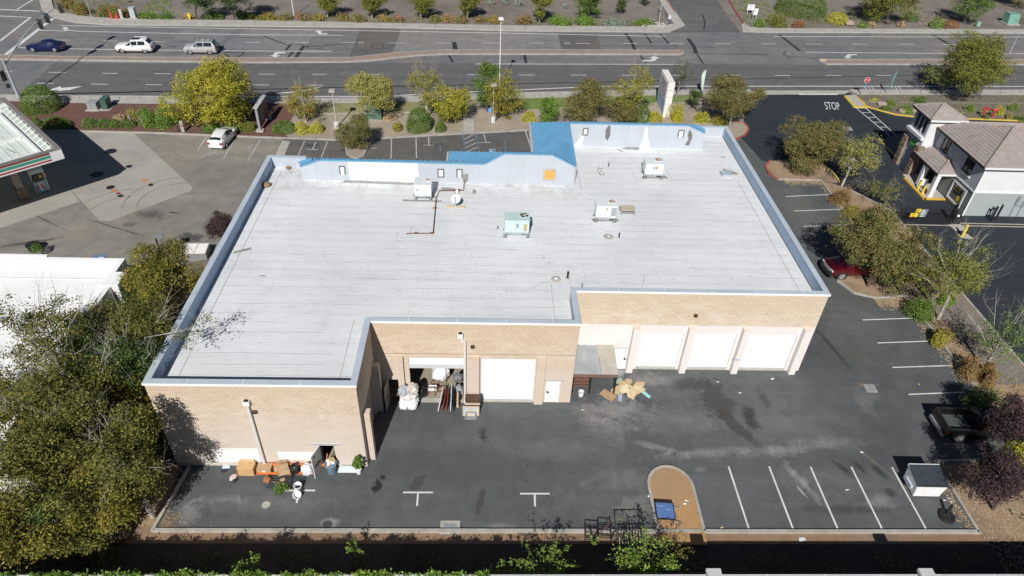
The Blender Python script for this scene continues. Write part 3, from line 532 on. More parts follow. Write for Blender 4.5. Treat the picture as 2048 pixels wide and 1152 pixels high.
# covers and grates
def grate(px, py, w_, d_, label, frame=.12, zz=.02):
    x, y, _ = G(px, py); t = thing('drain_grate', label, 'grate', (x, y, 0)); mb = MB(); mb.box(-w_/2-frame, w_/2+frame, -d_/2-frame, d_/2+frame, 0, zz-.004); mb.build('apron', CONC, t)
    mb = MB(); n = 7
    mb.box(-w_/2, w_/2, -d_/2, d_/2, zz-.004, zz)
    mb.build('grate_pit', GREYM, t); mb = MB()
    for k in range(n): xx = -w_/2+w_*(k+.5)/n; mb.box(xx-.02, xx+.02, -d_/2, d_/2, zz+.001, zz+.015)
    mb.build('grate_bars', GALV, t)
grate(1741, 777, .62, .62, 'square steel storm grate in the rear yard asphalt', .07); grate(900, 1055, .75, .5, 'storm grate in a concrete frame against the rear kerb', .18); grate(1695, 257, .8, .8, 'steel drain grate in the black storage driveway', .12)
def cover(px, py, r_, mat, label, name='manhole_cover', cat='manhole cover', group=None):
    x, y, _ = G(px, py); t = thing(name, label, cat, (x, y, 0), 0, group); mb = MB(); mb.cyl((0, 0), r_, 0, .022, 24); mb.build('lid', mat, t); mb = MB(); mb.cyl((0, 0), r_*1.18, 0, .016, 24); mb.build('rim', GREYM if mat is not DARKM else CONC2, t)
cover(532, 1010, .22, CONC, 'small round concrete cover in the rear yard'); gg = 'round covers over the fuel tanks'
cover(221, 303, .62, DARKM, 'large dark cover at the top edge of the canopy shadow', group=gg); cover(194, 349, .62, DARKM, 'large dark cover inside the canopy shadow', group=gg); cover(258, 333, .33, DARKM, 'dark cover at the tip of the canopy shadow', group=gg)
OR_ = M('fill_cap_orange', (.55, .20, .06), .6); DR_ = M('fill_cap_red', (.33, .05, .07), .6); TN_ = M('fill_cap_tan', (.48, .33, .2), .6)
for px, py, r_, m, lb in ((221, 375, .40, DARKM, 'largest dark cap heading the lower row of four fuel caps'), (228.5, 381, .24, OR_, 'orange cap second in the lower row of four fuel caps'), (236.5, 387, .22, DR_, 'dark red cap third in the lower row of four fuel caps'), (241, 392, .27, DARKM, 'dark cap ending the lower row of four fuel caps'), (289.5, 360, .24, OR_, 'orange cap heading the upper row of three fuel caps'), (296, 366, .2, TN_, 'tan cap in the middle of the upper row of three fuel caps'), (301.5, 370, .26, DARKM, 'dark cap ending the upper row of three fuel caps')): cover(px, py, r_, m, lb, 'tank_cover', 'tank cover', gg)

sk = MB()
for cx, cy, r_, a0, a1 in ((-33.5, 54.5, 3.2, 100, 215), (-33.5, 54.5, 4.6, 95, 220), (-29.5, 57, 3.4, 90, 200), (-29.5, 57, 4.7, 80, 200)):
    sk.strip([(cx+r_*math.cos(R_(a0+(a1-a0)*k/14)), cy+r_*math.sin(R_(a0+(a1-a0)*k/14)), 0) for k in range(15)], .16, .0095)
struct(sk.build('tyre_marks', M('tyre_mark', (.25, .24, .215), .9, var=.2, scale=2)))
# ================================================ WAREHOUSE
def wall(mb, axis, pos, a0, a1, z0, z1, holes=(), th=.25, side=1):
    """wall sheet with rectangular openings; axis 'y': plane y=pos spanning x; axis 'x': plane x=pos spanning y. Thickness goes to +side."""
    A = sorted({a0, a1, *[h[0] for h in holes], *[h[1] for h in holes]}); Z = sorted({z0, z1, *[h[2] for h in holes], *[h[3] for h in holes]})
    def P(a, z, d): return (a, pos+d*side, z) if axis == 'y' else (pos+d*side, a, z)
    solid = lambda a, z: a0 < a < a1 and z0 < z < z1 and not any(h[0] < a < h[1] and h[2] < z < h[3] for h in holes)
    for i in range(len(A)-1):
        for j in range(len(Z)-1):
            ca, cz = (A[i]+A[i+1])/2, (Z[j]+Z[j+1])/2
            if not solid(ca, cz): continue
            for d in (0, th): mb.quad(P(A[i], Z[j], d), P(A[i+1], Z[j], d), P(A[i+1], Z[j+1], d), P(A[i], Z[j+1], d))
            e = 1e-3
            if not solid(A[i]-e, cz): mb.quad(P(A[i], Z[j], 0), P(A[i], Z[j], th), P(A[i], Z[j+1], th), P(A[i], Z[j+1], 0))
            if not solid(A[i+1]+e, cz): mb.quad(P(A[i+1], Z[j], 0), P(A[i+1], Z[j], th), P(A[i+1], Z[j+1], th), P(A[i+1], Z[j+1], 0))
            if not solid(ca, Z[j]-e): mb.quad(P(A[i], Z[j], 0), P(A[i+1], Z[j], 0), P(A[i+1], Z[j], th), P(A[i], Z[j], th))
            if not solid(ca, Z[j+1]+e): mb.quad(P(A[i], Z[j+1], 0), P(A[i+1], Z[j+1], 0), P(A[i+1], Z[j+1], th), P(A[i], Z[j+1], th))
WO = (2, 40, 0); wh = thing('warehouse', 'tan block warehouse with white flat roof and stepped rear wall of roll-up doors', 'warehouse', WO)
ZT, ZR = 7.15, 6.25
XL, XM, XK, XR = -18.5, -7.05, 5.9, 22.95; YL, YM, YR, YB = 26.5, 31.9, 35.2, 60.9
doors_R = [(10.95, 13.85), (14.7, 17.6), (18.42, 21.9)]
mb = MB(WO); wall(mb, 'y', YL, XL, XM, 0, ZT, [(-9.7, -8.85, 0, 2.0)]); wall(mb, 'x', XM, YL+.25, YM, 0, ZT, [(27.7, 30.7, 0, 3.9)], side=-1); wall(mb, 'x', XL, YL+.25, 52.9, 0, ZT); mb.build('wall', CMU_L, wh)
mb = MB(WO); wall(mb, 'y', YM, XM, XK, 0, ZT, [(-6.35, -5.35, 0, 2.05), (-4.85, -1.33, 0, 4.05), (-.2, 3.35, .1, 4.03), (4.13, 5.13, .02, 2.05)]); wall(mb, 'x', XK, YM+.25, YR, 0, ZT, side=-1); mb.build('wall', CMU_M, wh)
mb = MB(WO); wall(mb, 'y', YR, XK, XR, 0, ZT, [(a, b, .12, 3.47) for a, b in doors_R]+[(9.2, 10.2, .03, 2.0)]); wall(mb, 'x', XR, YR+.25, YB, 0, ZT, side=-1); mb.build('wall', CMU_R, wh)
mb = MB(WO); wall(mb, 'y', 52.9, XL, -15.3, 0, ZT, side=-1); wall(mb, 'y', YB, 7.4, XR, 0, ZT, side=-1); wall(mb, 'y', 53.2, -15.3, 7.4, 0, 5.8, [(x, x+2.4, .4, 2.6) for x in (-14, -10.5, -7, -3.5, 0, 3.5)]); mb.build('wall', CMU_M, wh)
for k, x in enumerate((-14, -10.5, -7, -3.5, 0, 3.5)): mb = MB(WO); mb.box(x, x+2.4, 53.06, 53.1, .4, 2.6); mb.build('shop_window', GLASS, wh)
# pilasters
for x0, x1 in ((-5.6, -5.2), (-1.08, -.3), (3.42, 4.0)): MB(WO).box(x0, x1, YM-.22, YM, 0, 4.25).build('pilaster', CMU_M, wh)
for y0, y1 in ((27.0, 27.45), (30.9, 31.35)): MB(WO).box(XM, XM+.42, y0, y1, 0, 4.2).build('pilaster', CMU_M, wh)
for x in (10.42, 14.25, 18.05, 22.3): MB(WO).box(x-.22, x+.22, YR-.42, YR, 0, 4.2).build('pilaster', CMU_R, wh)
mb = MB(WO); mb.box(XM+.003, -5.7, YM-.012, YM, 4.42, 4.45); mb.box(-5.7, XK, YM-.012, YM, 4.42, 4.45); mb.build('control_joint', M('joint_dark', (.2, .15, .1), .9), wh)
# roof deck, coping, linings
mb = MB(WO); rp = [(XL+.25, YL+.25), (XM-.25, YL+.25), (XM-.25, YM+.25), (XK-.25, YM+.25), (XK-.25, YR+.25), (XR-.25, YR+.25), (XR-.25, YB-.25), (7.4, YB-.25), (7.4, 52.65), (XL+.25, 52.65)]
mb.prism(rp, ZR-.3, ZR); roof = mb.build('roof', ROOFM, wh)
# walkway edge laps and patches on the roof
mb = MB(WO)
def rquad(px, m=None, z=ZR+.006): MB(WO).poly([G(a, b, ZR)[:2]+(z,) for a, b in px]).build('roof_stain', M('roof_patch_grey', (.29, .275, .255), .9, var=.3, scale=2.5), wh)
rquad([(730, 345), (843, 355), (838, 362), (808, 362), (806, 358), (728, 352)]); rquad([(806, 399), (883, 401), (883, 404), (806, 402)]); rquad([(688, 361), (830, 366), (830, 370), (686, 365)]); rquad([(883, 375), (908, 376), (908, 381), (882, 380)])
rquad([(1286, 351), (1330, 351), (1337, 357), (1283, 357)]); rquad([(1182, 437), (1236, 438), (1238, 443), (1186, 443)]); rquad([(826, 388), (870, 390), (872, 396), (828, 395)]); rquad([(1445, 337), (1478, 346), (1474, 350), (1450, 347)]); rquad([(1242, 297), (1262, 292), (1280, 296), (1276, 300), (1258, 299)]); rquad([(1233, 297), (1246, 302), (1245, 304), (1236, 300)]); rquad([(517, 550), (531, 551), (530, 553), (519, 552)]); rquad([(1436, 313), (1450, 313), (1450, 316)])
rquad([(467, 504), (502, 495), (503, 499), (468, 508)], z=ZR+.03)
SEAM = M('roof_seam_dark', (.40, .385, .37), .9)
def rseam(pts, wd, z): MB(WO).strip(pts, wd, z).build('roof_seam', SEAM, wh)
for pts in ([(1266, 343), (1273, 361), (1345, 362)], [(1332, 340), (1346, 362)], [(792, 475), (797, 464)], [(792, 475), (828, 476)], [(824, 453), (821, 466)], [(1100, 560), (1056, 581)], [(1288, 548), (1285, 578)]): rseam([G(a, b, ZR) for a, b in pts], .035, ZR+.012)
for xx in (XL+1.15, XR-1.25): rseam([(xx, YR if xx > 0 else YL+.4, 0), (xx, 52, 0)], .05, ZR+.006)
rseam([(7.9, 50, 0), (7.9, 57.6, 0)], .05, ZR+.006); rseam([(XM-1.2, 27.2, 0), (XM-1.2, 33, 0)], .04, ZR+.006); rseam([(XK-1.4, 32.4, 0), (XK-1.4, 37, 0)], .04, ZR+.006)
mb = MB(WO); c = .17
def cop(x0, x1, y0, y1): mb.box(x0, x1, y0, y1, ZT, ZT+.05)
cop(XL-.06, XM+.0, YL-.07, YL+.31); cop(XM-.31, XM+.07, YL-.07+.38, YM-.07); cop(XM-.31, XK+.06, YM-.07, YM+.31); cop(XK-.31, XK+.07, YM+.31, YR-.07); cop(XK-.31, XR+.06, YR-.07, YR+.31); cop(XR-.31, XR+.07, YR+.31, YB+.07); cop(XL-.07, XL+.31, YL+.31, 52.97); cop(XL+.31, -15.3, 52.6, 52.97); cop(20.3, XR-.31, YB-.31, YB+.07); cop(XM+.0, XM+.07, YL-.07, YL+.31)
mb.build('coping', COPING, wh)
mb = MB(WO)       # white front lip of the coping
for x0, x1, y in ((XL-.06, XM+.07, YL-.075), (XM+.08, XK+.07, YM-.075), (XK+.08, XR+.07, YR-.075)): mb.box(x0, x1, y-.012, y, ZT-.11, ZT+.053)
mb.build('coping_lip', WHITE, wh)
mb = MB(WO)
for x, yy in [(x, YL-.07) for x in (-16.2, -13.2, -10.1)]+[(x, YM-.07) for x in (-4.7, -1.7, 1.3, 4.2)]+[(x, YR-.07) for x in (8.8, 11.9, 15, 18.1, 21.2)]: mb.box(x, x+.03, yy, yy+.38, ZT+.05, ZT+.056)
mb.build('coping_joint', WHITE, wh)
for a in ((XL+.25, XL+.29, YL+.26, 52.6), (XR-.29, XR-.25, YR+.3, YB-.3)): MB(WO).box(*a, ZR, ZT-.01).build('parapet_lining', PANEL_Y, wh)
for a in ((XL+.3, -15.3, 52.6, 52.64), (20.1, XR-.3, YB-.29, YB-.25), (XM-.29, XM-.25, YL+.3, YM), (XK-.29, XK-.25, YM+.3, YR)): MB(WO).box(*a, ZR, ZT-.01).build('parapet_lining', PANEL_X, wh)
mb = MB(WO)
for y0, y1, x0, x1 in ((YR+.35, YB-.4, XR-.55, XR-.29),): mb.poly([(x0 if x0 < 0 else x0, y0, ZR+.015), (x1, y0, ZR+.015), (x1, y1, ZR+.015), (x0, y1, ZR+.015)])
mb.build('roof_edge_flashing', M('flashing_white', (.66, .67, .67), .7, var=.06), wh)
MB(WO).box(XR-.33, XR-.292, YR+.35, YB-.4, ZR+.017, ZR+.07).build('base_joint', M('joint_sealant_dark', (.16, .155, .15), .9), wh)
# mansard pop-ups
FA, FB = 50.6, 57.9
pa = [(-15.28, ZR), (7.28, ZR), (7.28, 8.0), (5.32, 9.0), (1.36, 9.0), (-.18, 8.02), (-13.6, 8.05), (-15.28, 7.42)]
MB(WO).prism_y(pa, FA, FA+.2).build('mansard_back', PANEL_X, wh); MB(WO).prism_y([(7.45, ZR), (20.0, ZR), (19.95, 7.82), (18.3, 8.52), (7.45, 8.47)], FB, FB+.2).build('mansard_back', PANEL_X, wh)
mb = MB(WO); mb.prism_y([(-11.35, ZR+.1), (-5.62, ZR+.02), (-5.72, 7.98), (-11.35, 7.98)], FA-.025, FA); mb.build('white_panel', M('fresh_white_coating', (.83, .83, .82), .7, var=.02), wh)
mb = MB(WO)
mb.prism_y([(14.1, ZR+.1), (15.1, ZR+.1), (14.75, 7.2), (14.55, 8.3), (14.4, 8.3), (14.35, 7.2)], FB-.02, FB); mb.prism_y([(8.0, ZR+.05), (8.75, ZR+.05), (8.8, 7.3), (8.6, 7.3)], FB-.02, FB)
mb.build('torn_sheathing', MATS['fresh_white_coating'], wh)
mb = MB(WO); mb.prism_y([(11.05, 6.85), (11.25, 7.5), (11.15, 8.35), (10.95, 8.4), (10.75, 7.9), (10.8, 7.2)], FB-.018, FB); mb.prism_y([(18.3, 6.6), (18.7, 6.62), (18.85, 7.3), (18.8, 7.75), (18.45, 8.2), (18.4, 7.6), (18.55, 7.2)], FB-.018, FB); mb.build('torn_sheathing', M('felt_dark_grey', (.15, .155, .16), .95, var=.25, scale=3), wh)
def bwin(x, y, z, w_, h_, bottom=True, m=None, fm=None):
    fm = fm or M('frame_grey', (.17, .165, .16), .7); mb = MB(WO); t_ = .11
    mb.box(x-w_/2, x-w_/2+t_, y-.05, y, z-h_/2, z+h_/2); mb.box(x+w_/2-t_, x+w_/2, y-.05, y, z-h_/2, z+h_/2); mb.box(x-w_/2+t_, x+w_/2-t_, y-.05, y, z+h_/2-t_, z+h_/2)
    if bottom: mb.box(x-w_/2+t_, x+w_/2-t_, y-.05, y, z-h_/2, z-h_/2+t_)
    f = mb.build('window_frame', fm, wh); mb = MB(WO); mb.box(x-w_/2+t_+.005, x+w_/2-t_-.005, y-.03, y-.003, z-h_/2+t_*(1 if bottom else 0), z+h_/2-t_-.005); mb.build('pane', m or MATS['fresh_white_coating'], f)
bwin(-11.9, FA, 7.22, .5, .78, False); bwin(-3.82, FA, 7.15, .56, .8); bwin(-2.28, FA, 7.18, .52, .8, False)
bwin(8.93, FB, 7.72, .52, .72); bwin(17.74, FB, 7.74, .58, .76, False)
bwin(5.2, FA, 7.23, 1.05, 1.05, True, M('orange_plywood', (.72, .36, .09), .8, var=.15, scale=4), M('frame_pale_grey', (.42, .41, .39), .8))
# standing-seam roofs: quad p0 p1 (eave) p2 p3 (ridge) with ribs running eave -> ridge
def seamroof(name, tri, ribdir, per=.42, th=.03):
    pts = [Vector(p) for p in tri]; n = (pts[1]-pts[0]).cross(pts[2]-pts[0]); n.normalize()
    if n.z < 0: n = -n
    mb = MB(WO); k = len(pts); vs = [tuple(p) for p in pts]+[tuple(p-n*.08) for p in pts]
    mb.add(vs, [tuple(range(k)), tuple(range(k, 2*k))[::-1]]+[(i, (i+1) % k, k+(i+1) % k, k+i) for i in range(k)])
    d = Vector(ribdir).normalized(); a = n.cross(d); a.normalize()
    s = [p.dot(a) for p in pts]; x = min(s)+per/2
    while x < max(s):
        hit = []
        for i in range(k):
            p, q = pts[i], pts[(i+1) % k]; sp, sq = p.dot(a), q.dot(a)
            if (sp-x)*(sq-x) < 0: hit.append(p+(q-p)*((x-sp)/(sq-sp)))
        if len(hit) == 2 and (hit[1]-hit[0]).length > .15:
            c = (hit[0]+hit[1])/2; mb.obox(c+n*.02, (hit[1]-hit[0])/2, a*.018, n*th)
        x += per
    mb.build(name, BLUER, wh)
E_ = .03
seamroof('mansard_roof', [(-16.6, 54.2, 6.3), (-3.4, 54.2, 6.3), (-3.4, FA+.2, 8.12), (-13.6, FA+.2, 8.12)], (0, -3.4, 1.82))
seamroof('mansard_roof', [(-15.33, FA+.22, 7.4), (-13.6, FA+.21, 8.1), (-16.6, 54.2, 6.3)], (1.7, 0, .7))
seamroof('mansard_roof', [(-3.42, 56.2, 6.25), (-3.42, FA+.22, 6.25), (-.2, FA+.22, 8.07), (1.36, FA+.22, 9.05)], (4.7, 0, 2.8))
seamroof('mansard_roof', [(-3.4, 56.25, 6.25), (4.1, 56.25, 6.25), (5.4, FA+.25, 9.05), (1.4, FA+.25, 9.05)], (0, -5.6, 2.8))
seamroof('mansard_roof', [(4.2, 62.7, 6.25), (4.2, 56.2, 6.25), (5.2, 51.0, 7.0), (7.4, 51.0, 8.05), (7.4, FB+.25, 8.5)], (3.2, 0, 2.0))
seamroof('mansard_roof', [(5.32, FA+.22, 9.02), (7.3, FA+.22, 8.02), (7.4, 55.0, 8.02), (7.2, 55.6, 8.1)], (-2, 0, 1))
seamroof('mansard_roof', [(4.2, 62.8, 6.25), (21.5, 62.8, 6.25), (18.3, FB+.2, 8.58), (7.45, FB+.2, 8.55)], (0, -4.9, 2.3))
seamroof('mansard_roof', [(18.3, FB+.2, 8.55), (20.0, FB+.2, 7.85), (21.5, 62.8, 6.25)], (-1.7, 0, .7))
def cap(a, b, w_=.13, h_=.06):
    a, b = Vector(a), Vector(b); d = (b-a)/2; u = Vector((0, 1, 0)); n = d.cross(u).normalized(); MB(WO).obox((a+b)/2, d, u*w_, n*h_).build('ridge_cap', BLUER, wh)
cap((-13.6, FA+.1, 8.09), (-.25, FA+.1, 8.07)); cap((-15.3, FA+.1, 7.45), (-13.65, FA+.1, 8.08)); cap((-.15, FA+.1, 8.09), (1.32, FA+.1, 9.03)); cap((1.36, FA+.1, 9.05), (5.3, FA+.1, 9.05)); cap((5.36, FA+.1, 9.02), (7.28, FA+.1, 8.04))
cap((7.45, FB+.1, 8.52), (18.28, FB+.1, 8.57)); cap((18.34, FB+.1, 8.54), (19.95, FB+.1, 7.87))
for a in ((-3.62, -3.45, FA+.3, 56.2, 6.0, 6.28), (3.95, 4.18, 56.2, 62.8, 5.95, 6.28), (7.28, 7.44, FA+.21, FB-.02, ZR, 7.9)): MB(WO).box(*a).build('gutter', M('gutter_grey', (.42, .42, .42), .6), wh)
mb = MB(WO)
for k in range(26): x = -14.6+k*.5; mb.box(x, x+.16, FA+.24, FA+.34, 8.06, 8.17)
mb.build('seam_end', M('seam_shadow_grey', (.14, .16, .19), .7), wh)
# ground for the mansard eaves
mb = MB(WO); mb.box(-15.2, 7.2, FA+.25, 54, 5.85, 6.2); mb.box(7.45, 20, FB+.25, 62.4, 5.85, 6.2); mb.box(-3.3, 4.0, 54.05, 56, 5.85, 6.2); mb.build('soffit', OFFW, wh)
# doors
def rollup(x0, x1, y, z0, z1, m=WHITE):
    mb = MB(WO); n = max(4, int((z1-z0)/.16)); 
    for k in range(n): a = z0+(z1-z0)*k/n; b = z0+(z1-z0)*(k+1)/n; mb.prism([(x0, y), (x1, y), (x1, y+.05), (x0, y+.05)], a, b-.012)
    o = mb.build('roll_up_door', m, wh); mb = MB(WO); mb.box(x0, x1, y+.055, y+.08, z0, z1); mb.build('backing', GREYM, o); return o
LTG = M('door_sill_grey', (.42, .40, .36), .85)
for a, b in doors_R:
    rollup(a, b, YR+.12, .16, 3.47); mb = MB(WO); mb.box(a, b, YR-.03, YR+.22, 0, .13); mb.build('door_sill', LTG, wh)
rollup(-.2, 3.35, YM+.12, .14, 4.03); mb = MB(WO); mb.box(-.2, 3.35, YM-.04, YM+.22, 0, .11); mb.build('door_sill', LTG, wh)
rollup(-4.85, -1.33, YM+.10, 3.09, 4.05); mb = MB(WO); mb.box(-4.85, -1.33, YM+.04, YM+.095, 3.09, 3.42); mb.build('door_bottom_rail', M('pale_door_rail', (.55, .58, .6), .6), wh)
mb = MB(WO); mb.box(-4.85, -1.33, YM-.12, YM+.25, -.01, .07); mb.build('door_sill', LTG, wh)
rollup(27.7, 30.7, 0, 0, 0.1) if False else None
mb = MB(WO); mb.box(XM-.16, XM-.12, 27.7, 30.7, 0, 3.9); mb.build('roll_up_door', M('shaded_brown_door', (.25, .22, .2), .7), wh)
def mandoor(x0, x1, y, z1, m, hx):
    mb = MB(WO); mb.box(x0, x0+.06, y-.02, y+.12, 0, z1); mb.box(x1-.06, x1, y-.02, y+.12, 0, z1); mb.box(x0+.06, x1-.06, y-.02, y+.12, z1-.07, z1); mb.build('door_frame', OFFW, wh)
    mb = MB(WO); mb.box(x0+.065, x1-.065, y+.03, y+.08, .03, z1-.075); d = mb.build('door', m, wh); mb = MB(WO); mb.box(hx-.03, hx+.14, y-.06, y-.03, .98, 1.04); mb.box(hx-.04, hx+.04, y-.03, y+.03, .9, 1.1); mb.build('handle', DARKM, d)
mandoor(4.13, 5.13, YM, 2.05, WHITE, 4.28); mandoor(9.2, 10.2, YR, 2.0, WHITE, 10.02)
mb = MB(WO); mb.box(3.98, 5.35, YM-.05, YM, 2.12, 2.17); mb.box(9.05, 10.35, YR-.05, YR, 2.06, 2.11); mb.box(-10.2, -8.45, YL-.06, YL, 2.07, 2.13); mb.build('drip_rail', GALV, wh)
def open_leaf(hx, hy, ang, w_, h_, label=None, m=None):
    d = Vector((math.cos(ang), math.sin(ang), 0)); n = Vector((-d.y, d.x, 0)); mb = MB(WO); c = Vector((hx, hy, h_/2+.03))+d*w_/2; mb.obox(c, d*w_/2, n*.024, Vector((0, 0, h_/2)))
    o = mb.build('door', m or M('door_face_grey', (.40, .39, .385), .5), wh); mb = MB(WO); mb.obox(Vector((hx, hy, 1.0))+d*w_*.6-n*.05*(1 if n.y > 0 else -1), d*.28, n*.02, Vector((0, 0, .03))); mb.obox(Vector((hx, hy, 1.75))+d*w_*.75-n*.035*(1 if n.y > 0 else -1), d*.05, n*.01, Vector((0, 0, .05))); mb.build('handle', DARKM, o)
    mb = MB(WO); mb.obox(Vector((hx, hy, h_/2+.03))+d*(w_+.012), d*.01, n*.026, Vector((0, 0, h_/2+.01))); mb.obox(Vector((hx, hy, h_+.045))+d*w_/2, d*w_/2, n*.026, Vector((0, 0, .012))); mb.build('door_edge', OFFW, o)
mb = MB(WO); mb.box(-9.76, -9.7, YL-.03, YL+.1, 0, 2.03); mb.box(-8.85, -8.79, YL-.03, YL+.1, 0, 2.03); mb.box(-9.76, -8.79, YL-.03, YL+.1, 2.0+.003, 2.06); mb.build('door_frame', OFFW, wh)
open_leaf(-9.72, YL-.05, R_(250), .92, 1.98); open_leaf(-6.3, YM-.04, R_(262), .92, 2.0, m=M('door_face_tan', (.35, .28, .22), .6))
# interior boxes so that openings show depth
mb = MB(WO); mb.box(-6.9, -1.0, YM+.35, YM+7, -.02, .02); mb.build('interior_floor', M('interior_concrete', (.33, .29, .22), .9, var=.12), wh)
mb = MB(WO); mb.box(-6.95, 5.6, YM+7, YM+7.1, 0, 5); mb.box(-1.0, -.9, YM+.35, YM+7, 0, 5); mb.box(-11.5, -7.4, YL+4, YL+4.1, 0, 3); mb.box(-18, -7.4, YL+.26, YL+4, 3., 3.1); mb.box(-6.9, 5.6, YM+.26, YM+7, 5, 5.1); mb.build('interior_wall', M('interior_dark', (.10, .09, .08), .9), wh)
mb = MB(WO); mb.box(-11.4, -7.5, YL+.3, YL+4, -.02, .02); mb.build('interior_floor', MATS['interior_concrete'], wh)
# signs painted out, downspouts, wall boxes
mb = MB(WO); mb.prism_y([(-16.1, .36), (-13.42, .36), (-13.42, 1.63), (-16.1, 1.63)], YL-.015, YL); mb.prism_y([(-12.3, .62), (-9.95, .62), (-9.95, 1.34), (-12.3, 1.34)], YL-.015, YL); mb.build('white_wall_patch', MATS['fresh_white_coating'], wh)
mb = MB(WO); mb.prism_y([(5.92, 2.3), (10.1, 2.3), (10.1, 4.18), (5.92, 4.18)], YR-.012, YR); mb.build('white_wall_patch', M('overpainted_white', (.74, .70, .67), .8, var=.05, scale=.7), wh)
for x, y, zt, dx in ((-13.2, YL, 5.95, 0), (-1.5, YM, 6.32, .27)):
    mb = MB(WO); mb.box(x-.17, x+.17, y-.26, y, zt-.3, zt); h = mb.build('downspout', WHITE, wh); mb = MB(WO); mb.box(x-.13, x+.13, y-.22, y-.03, zt+.001, zt+.02); mb.build('hopper_opening', BLACKM, h)
    mb = MB(WO); mb.tube([(x, y-.12, zt-.29), (x, y-.12, zt-.5), (x+dx, y-.12, zt-.75), (x+dx, y-.12, .3), (x+dx, y-.3, .12)], .085, 8); mb.build('pipe', OFFW, h)
for a, y in (((510, 822), YL), ((945, 692), YM), ((1391, 630), YR)):
    p = PY(y, *a); mb = MB(WO); mb.box(p[0]-.12, p[0]+.12, y-.16, y, p[2]-.1, p[2]+.1); l = mb.build('wall_light', M('bronze', (.09, .065, .05), .5), wh); mb = MB(WO); mb.box(p[0]-.09, p[0]+.09, y-.17, y-.161, p[2]-.07, p[2]+.05); mb.build('lens', GLASS, l)
p = PY(YR-.42, 1475, 714); mb = MB(WO); mb.box(p[0]-.2, p[0]+.2, YR-.44, YR-.422, 1.35, 1.55); mb.build('small_notice', M('notice_blue_grey', (.45, .52, .62), .6), wh)
# awning lean-to by the inner corner
aw = thing('lean_to_shelter', 'corrugated metal lean-to on a rusty steel frame in the inner corner', 'shelter', (7.6, 33.5, 0)); AO = (7.6, 33.5, 0)
mb = MB(AO); n = 22; x0, x1 = 6.1, 9.05; vs = []; fs = []
for k in range(n*2+1):
    x = x0+(x1-x0)*k/(n*2); z = .03*(1 if k % 2 else -1); vs += [(x, 32.75, 1.86+z), (x, YR-.03, 2.34+z)]
for k in range(n*2): fs.append((2*k, 2*k+2, 2*k+3, 2*k+1))
mb.add(vs, fs); mb.build('roof_sheet', CORR, aw); mb = MB(AO); mb.poly([(8.05, 32.72, 1.895), (9.1, 32.72, 1.895), (9.1, YR-.03, 2.375), (7.85, YR-.03, 2.375)]); mb.build('tan_sheet', M('tan_sheet', (.42, .39, .33), .6), aw)
mb = MB(AO); mb.box(6.05, 9.1, 32.68, 32.76, 1.66, 1.84); mb.build('front_beam', BROWNM, aw)
for x in (6.1, 7.3, 9.02): mb = MB(AO); mb.box(x-.05, x+.05, 32.69, 32.79, 0, 1.66); mb.build('post', DARKM, aw)
mb = MB(AO)
for z in (.1, .75, 1.0, 1.4): mb.tube([(6.15, 32.74, z), (7.25, 32.74, z)], .02)
mb.box(6.12, 7.28, 33.5, 33.54, .02, 1.6); mb.build('side_rail', RUST, aw)
# ================================================ ON THE ROOF
def hvac(label, x, y, w_, d_, h_, m, fx, fr=.36, fanm=None, leg=.45, panels=()):
    t = thing('rooftop_unit', label, 'air conditioner', (x, y, ZR), 0, 'air conditioning units on the roof')
    mb = MB(); b = .05
    mb.prism([(b, 0), (w_-b, 0), (w_, b), (w_, d_-b), (w_-b, d_), (b, d_), (0, d_-b), (0, b)], leg, leg+h_); mb.build('body', m, t)
    mb = MB(); mb.box(-.03, w_+.03, -.03, d_+.03, leg+h_, leg+h_+.035); mb.build('lid', m, t)
    mb = MB(); mb.cyl((fx, d_*.62), fr, leg+h_+.036, leg+h_+.07, 24); f = mb.build('fan_ring', m, t)
    mb = MB(); mb.cyl((fx, d_*.62), fr*.9, leg+h_+.071, leg+h_+.074, 24); mb.build('fan_well', fanm or COPPER, f)
    mb = MB()
    for k in range(4):
        a = k*math.pi/2+.4; mb.obox((fx+math.cos(a)*fr*.45, d_*.62+math.sin(a)*fr*.45, leg+h_+.082), Vector((math.cos(a), math.sin(a), 0))*fr*.42, Vector((-math.sin(a), math.cos(a), .25))*fr*.16, (0, 0, .006))
    mb.cyl((fx, d_*.62), fr*.18, leg+h_+.076, leg+h_+.1, 12); mb.build('fan_blades', M('fan_grey', (.5, .46, .42), .5), f)
    for (px, pz, pw, ph, pm) in panels:
        mb = MB(); mb.box(px-pw/2, px+pw/2, -.012, 0, leg+pz-ph/2, leg+pz+ph/2); mb.build('access_panel', pm, t)
    for lx, ly in ((.08, .08), (w_-.08, .08), (.08, d_-.08), (w_-.08, d_-.08)): mb = MB(); mb.box(lx-.04, lx+.04, ly-.04, ly+.04, .04, leg); mb.box(lx-.13, lx+.13, ly-.13, ly+.13, 0, .04); mb.build('leg', GREYM, t)
    mb = MB(); mb.box(-.12, w_+.05, -.07, -.01, leg-.08, leg-.02); mb.box(.3, w_*.7, .2, d_-.2, .05, leg); mb.build('curb', GALV, t)
    return t
GR = M('panel_grey', (.33, .36, .38), .6); TANP = M('panel_tan', (.45, .33, .18), .6); WHT_U = M('unit_pale_mint', (.70, .75, .755), .45, var=.04)
u1 = hvac('white roof unit by the bright white mansard panel', -5.75, 47.65, 1.35, 1.3, .95, WHT_U, 1.05, .2, panels=[(.5, .5, .3, .02, REDP), (.85, .55, .25, .03, REDP), (.25, .5, .15, .2, GR)])
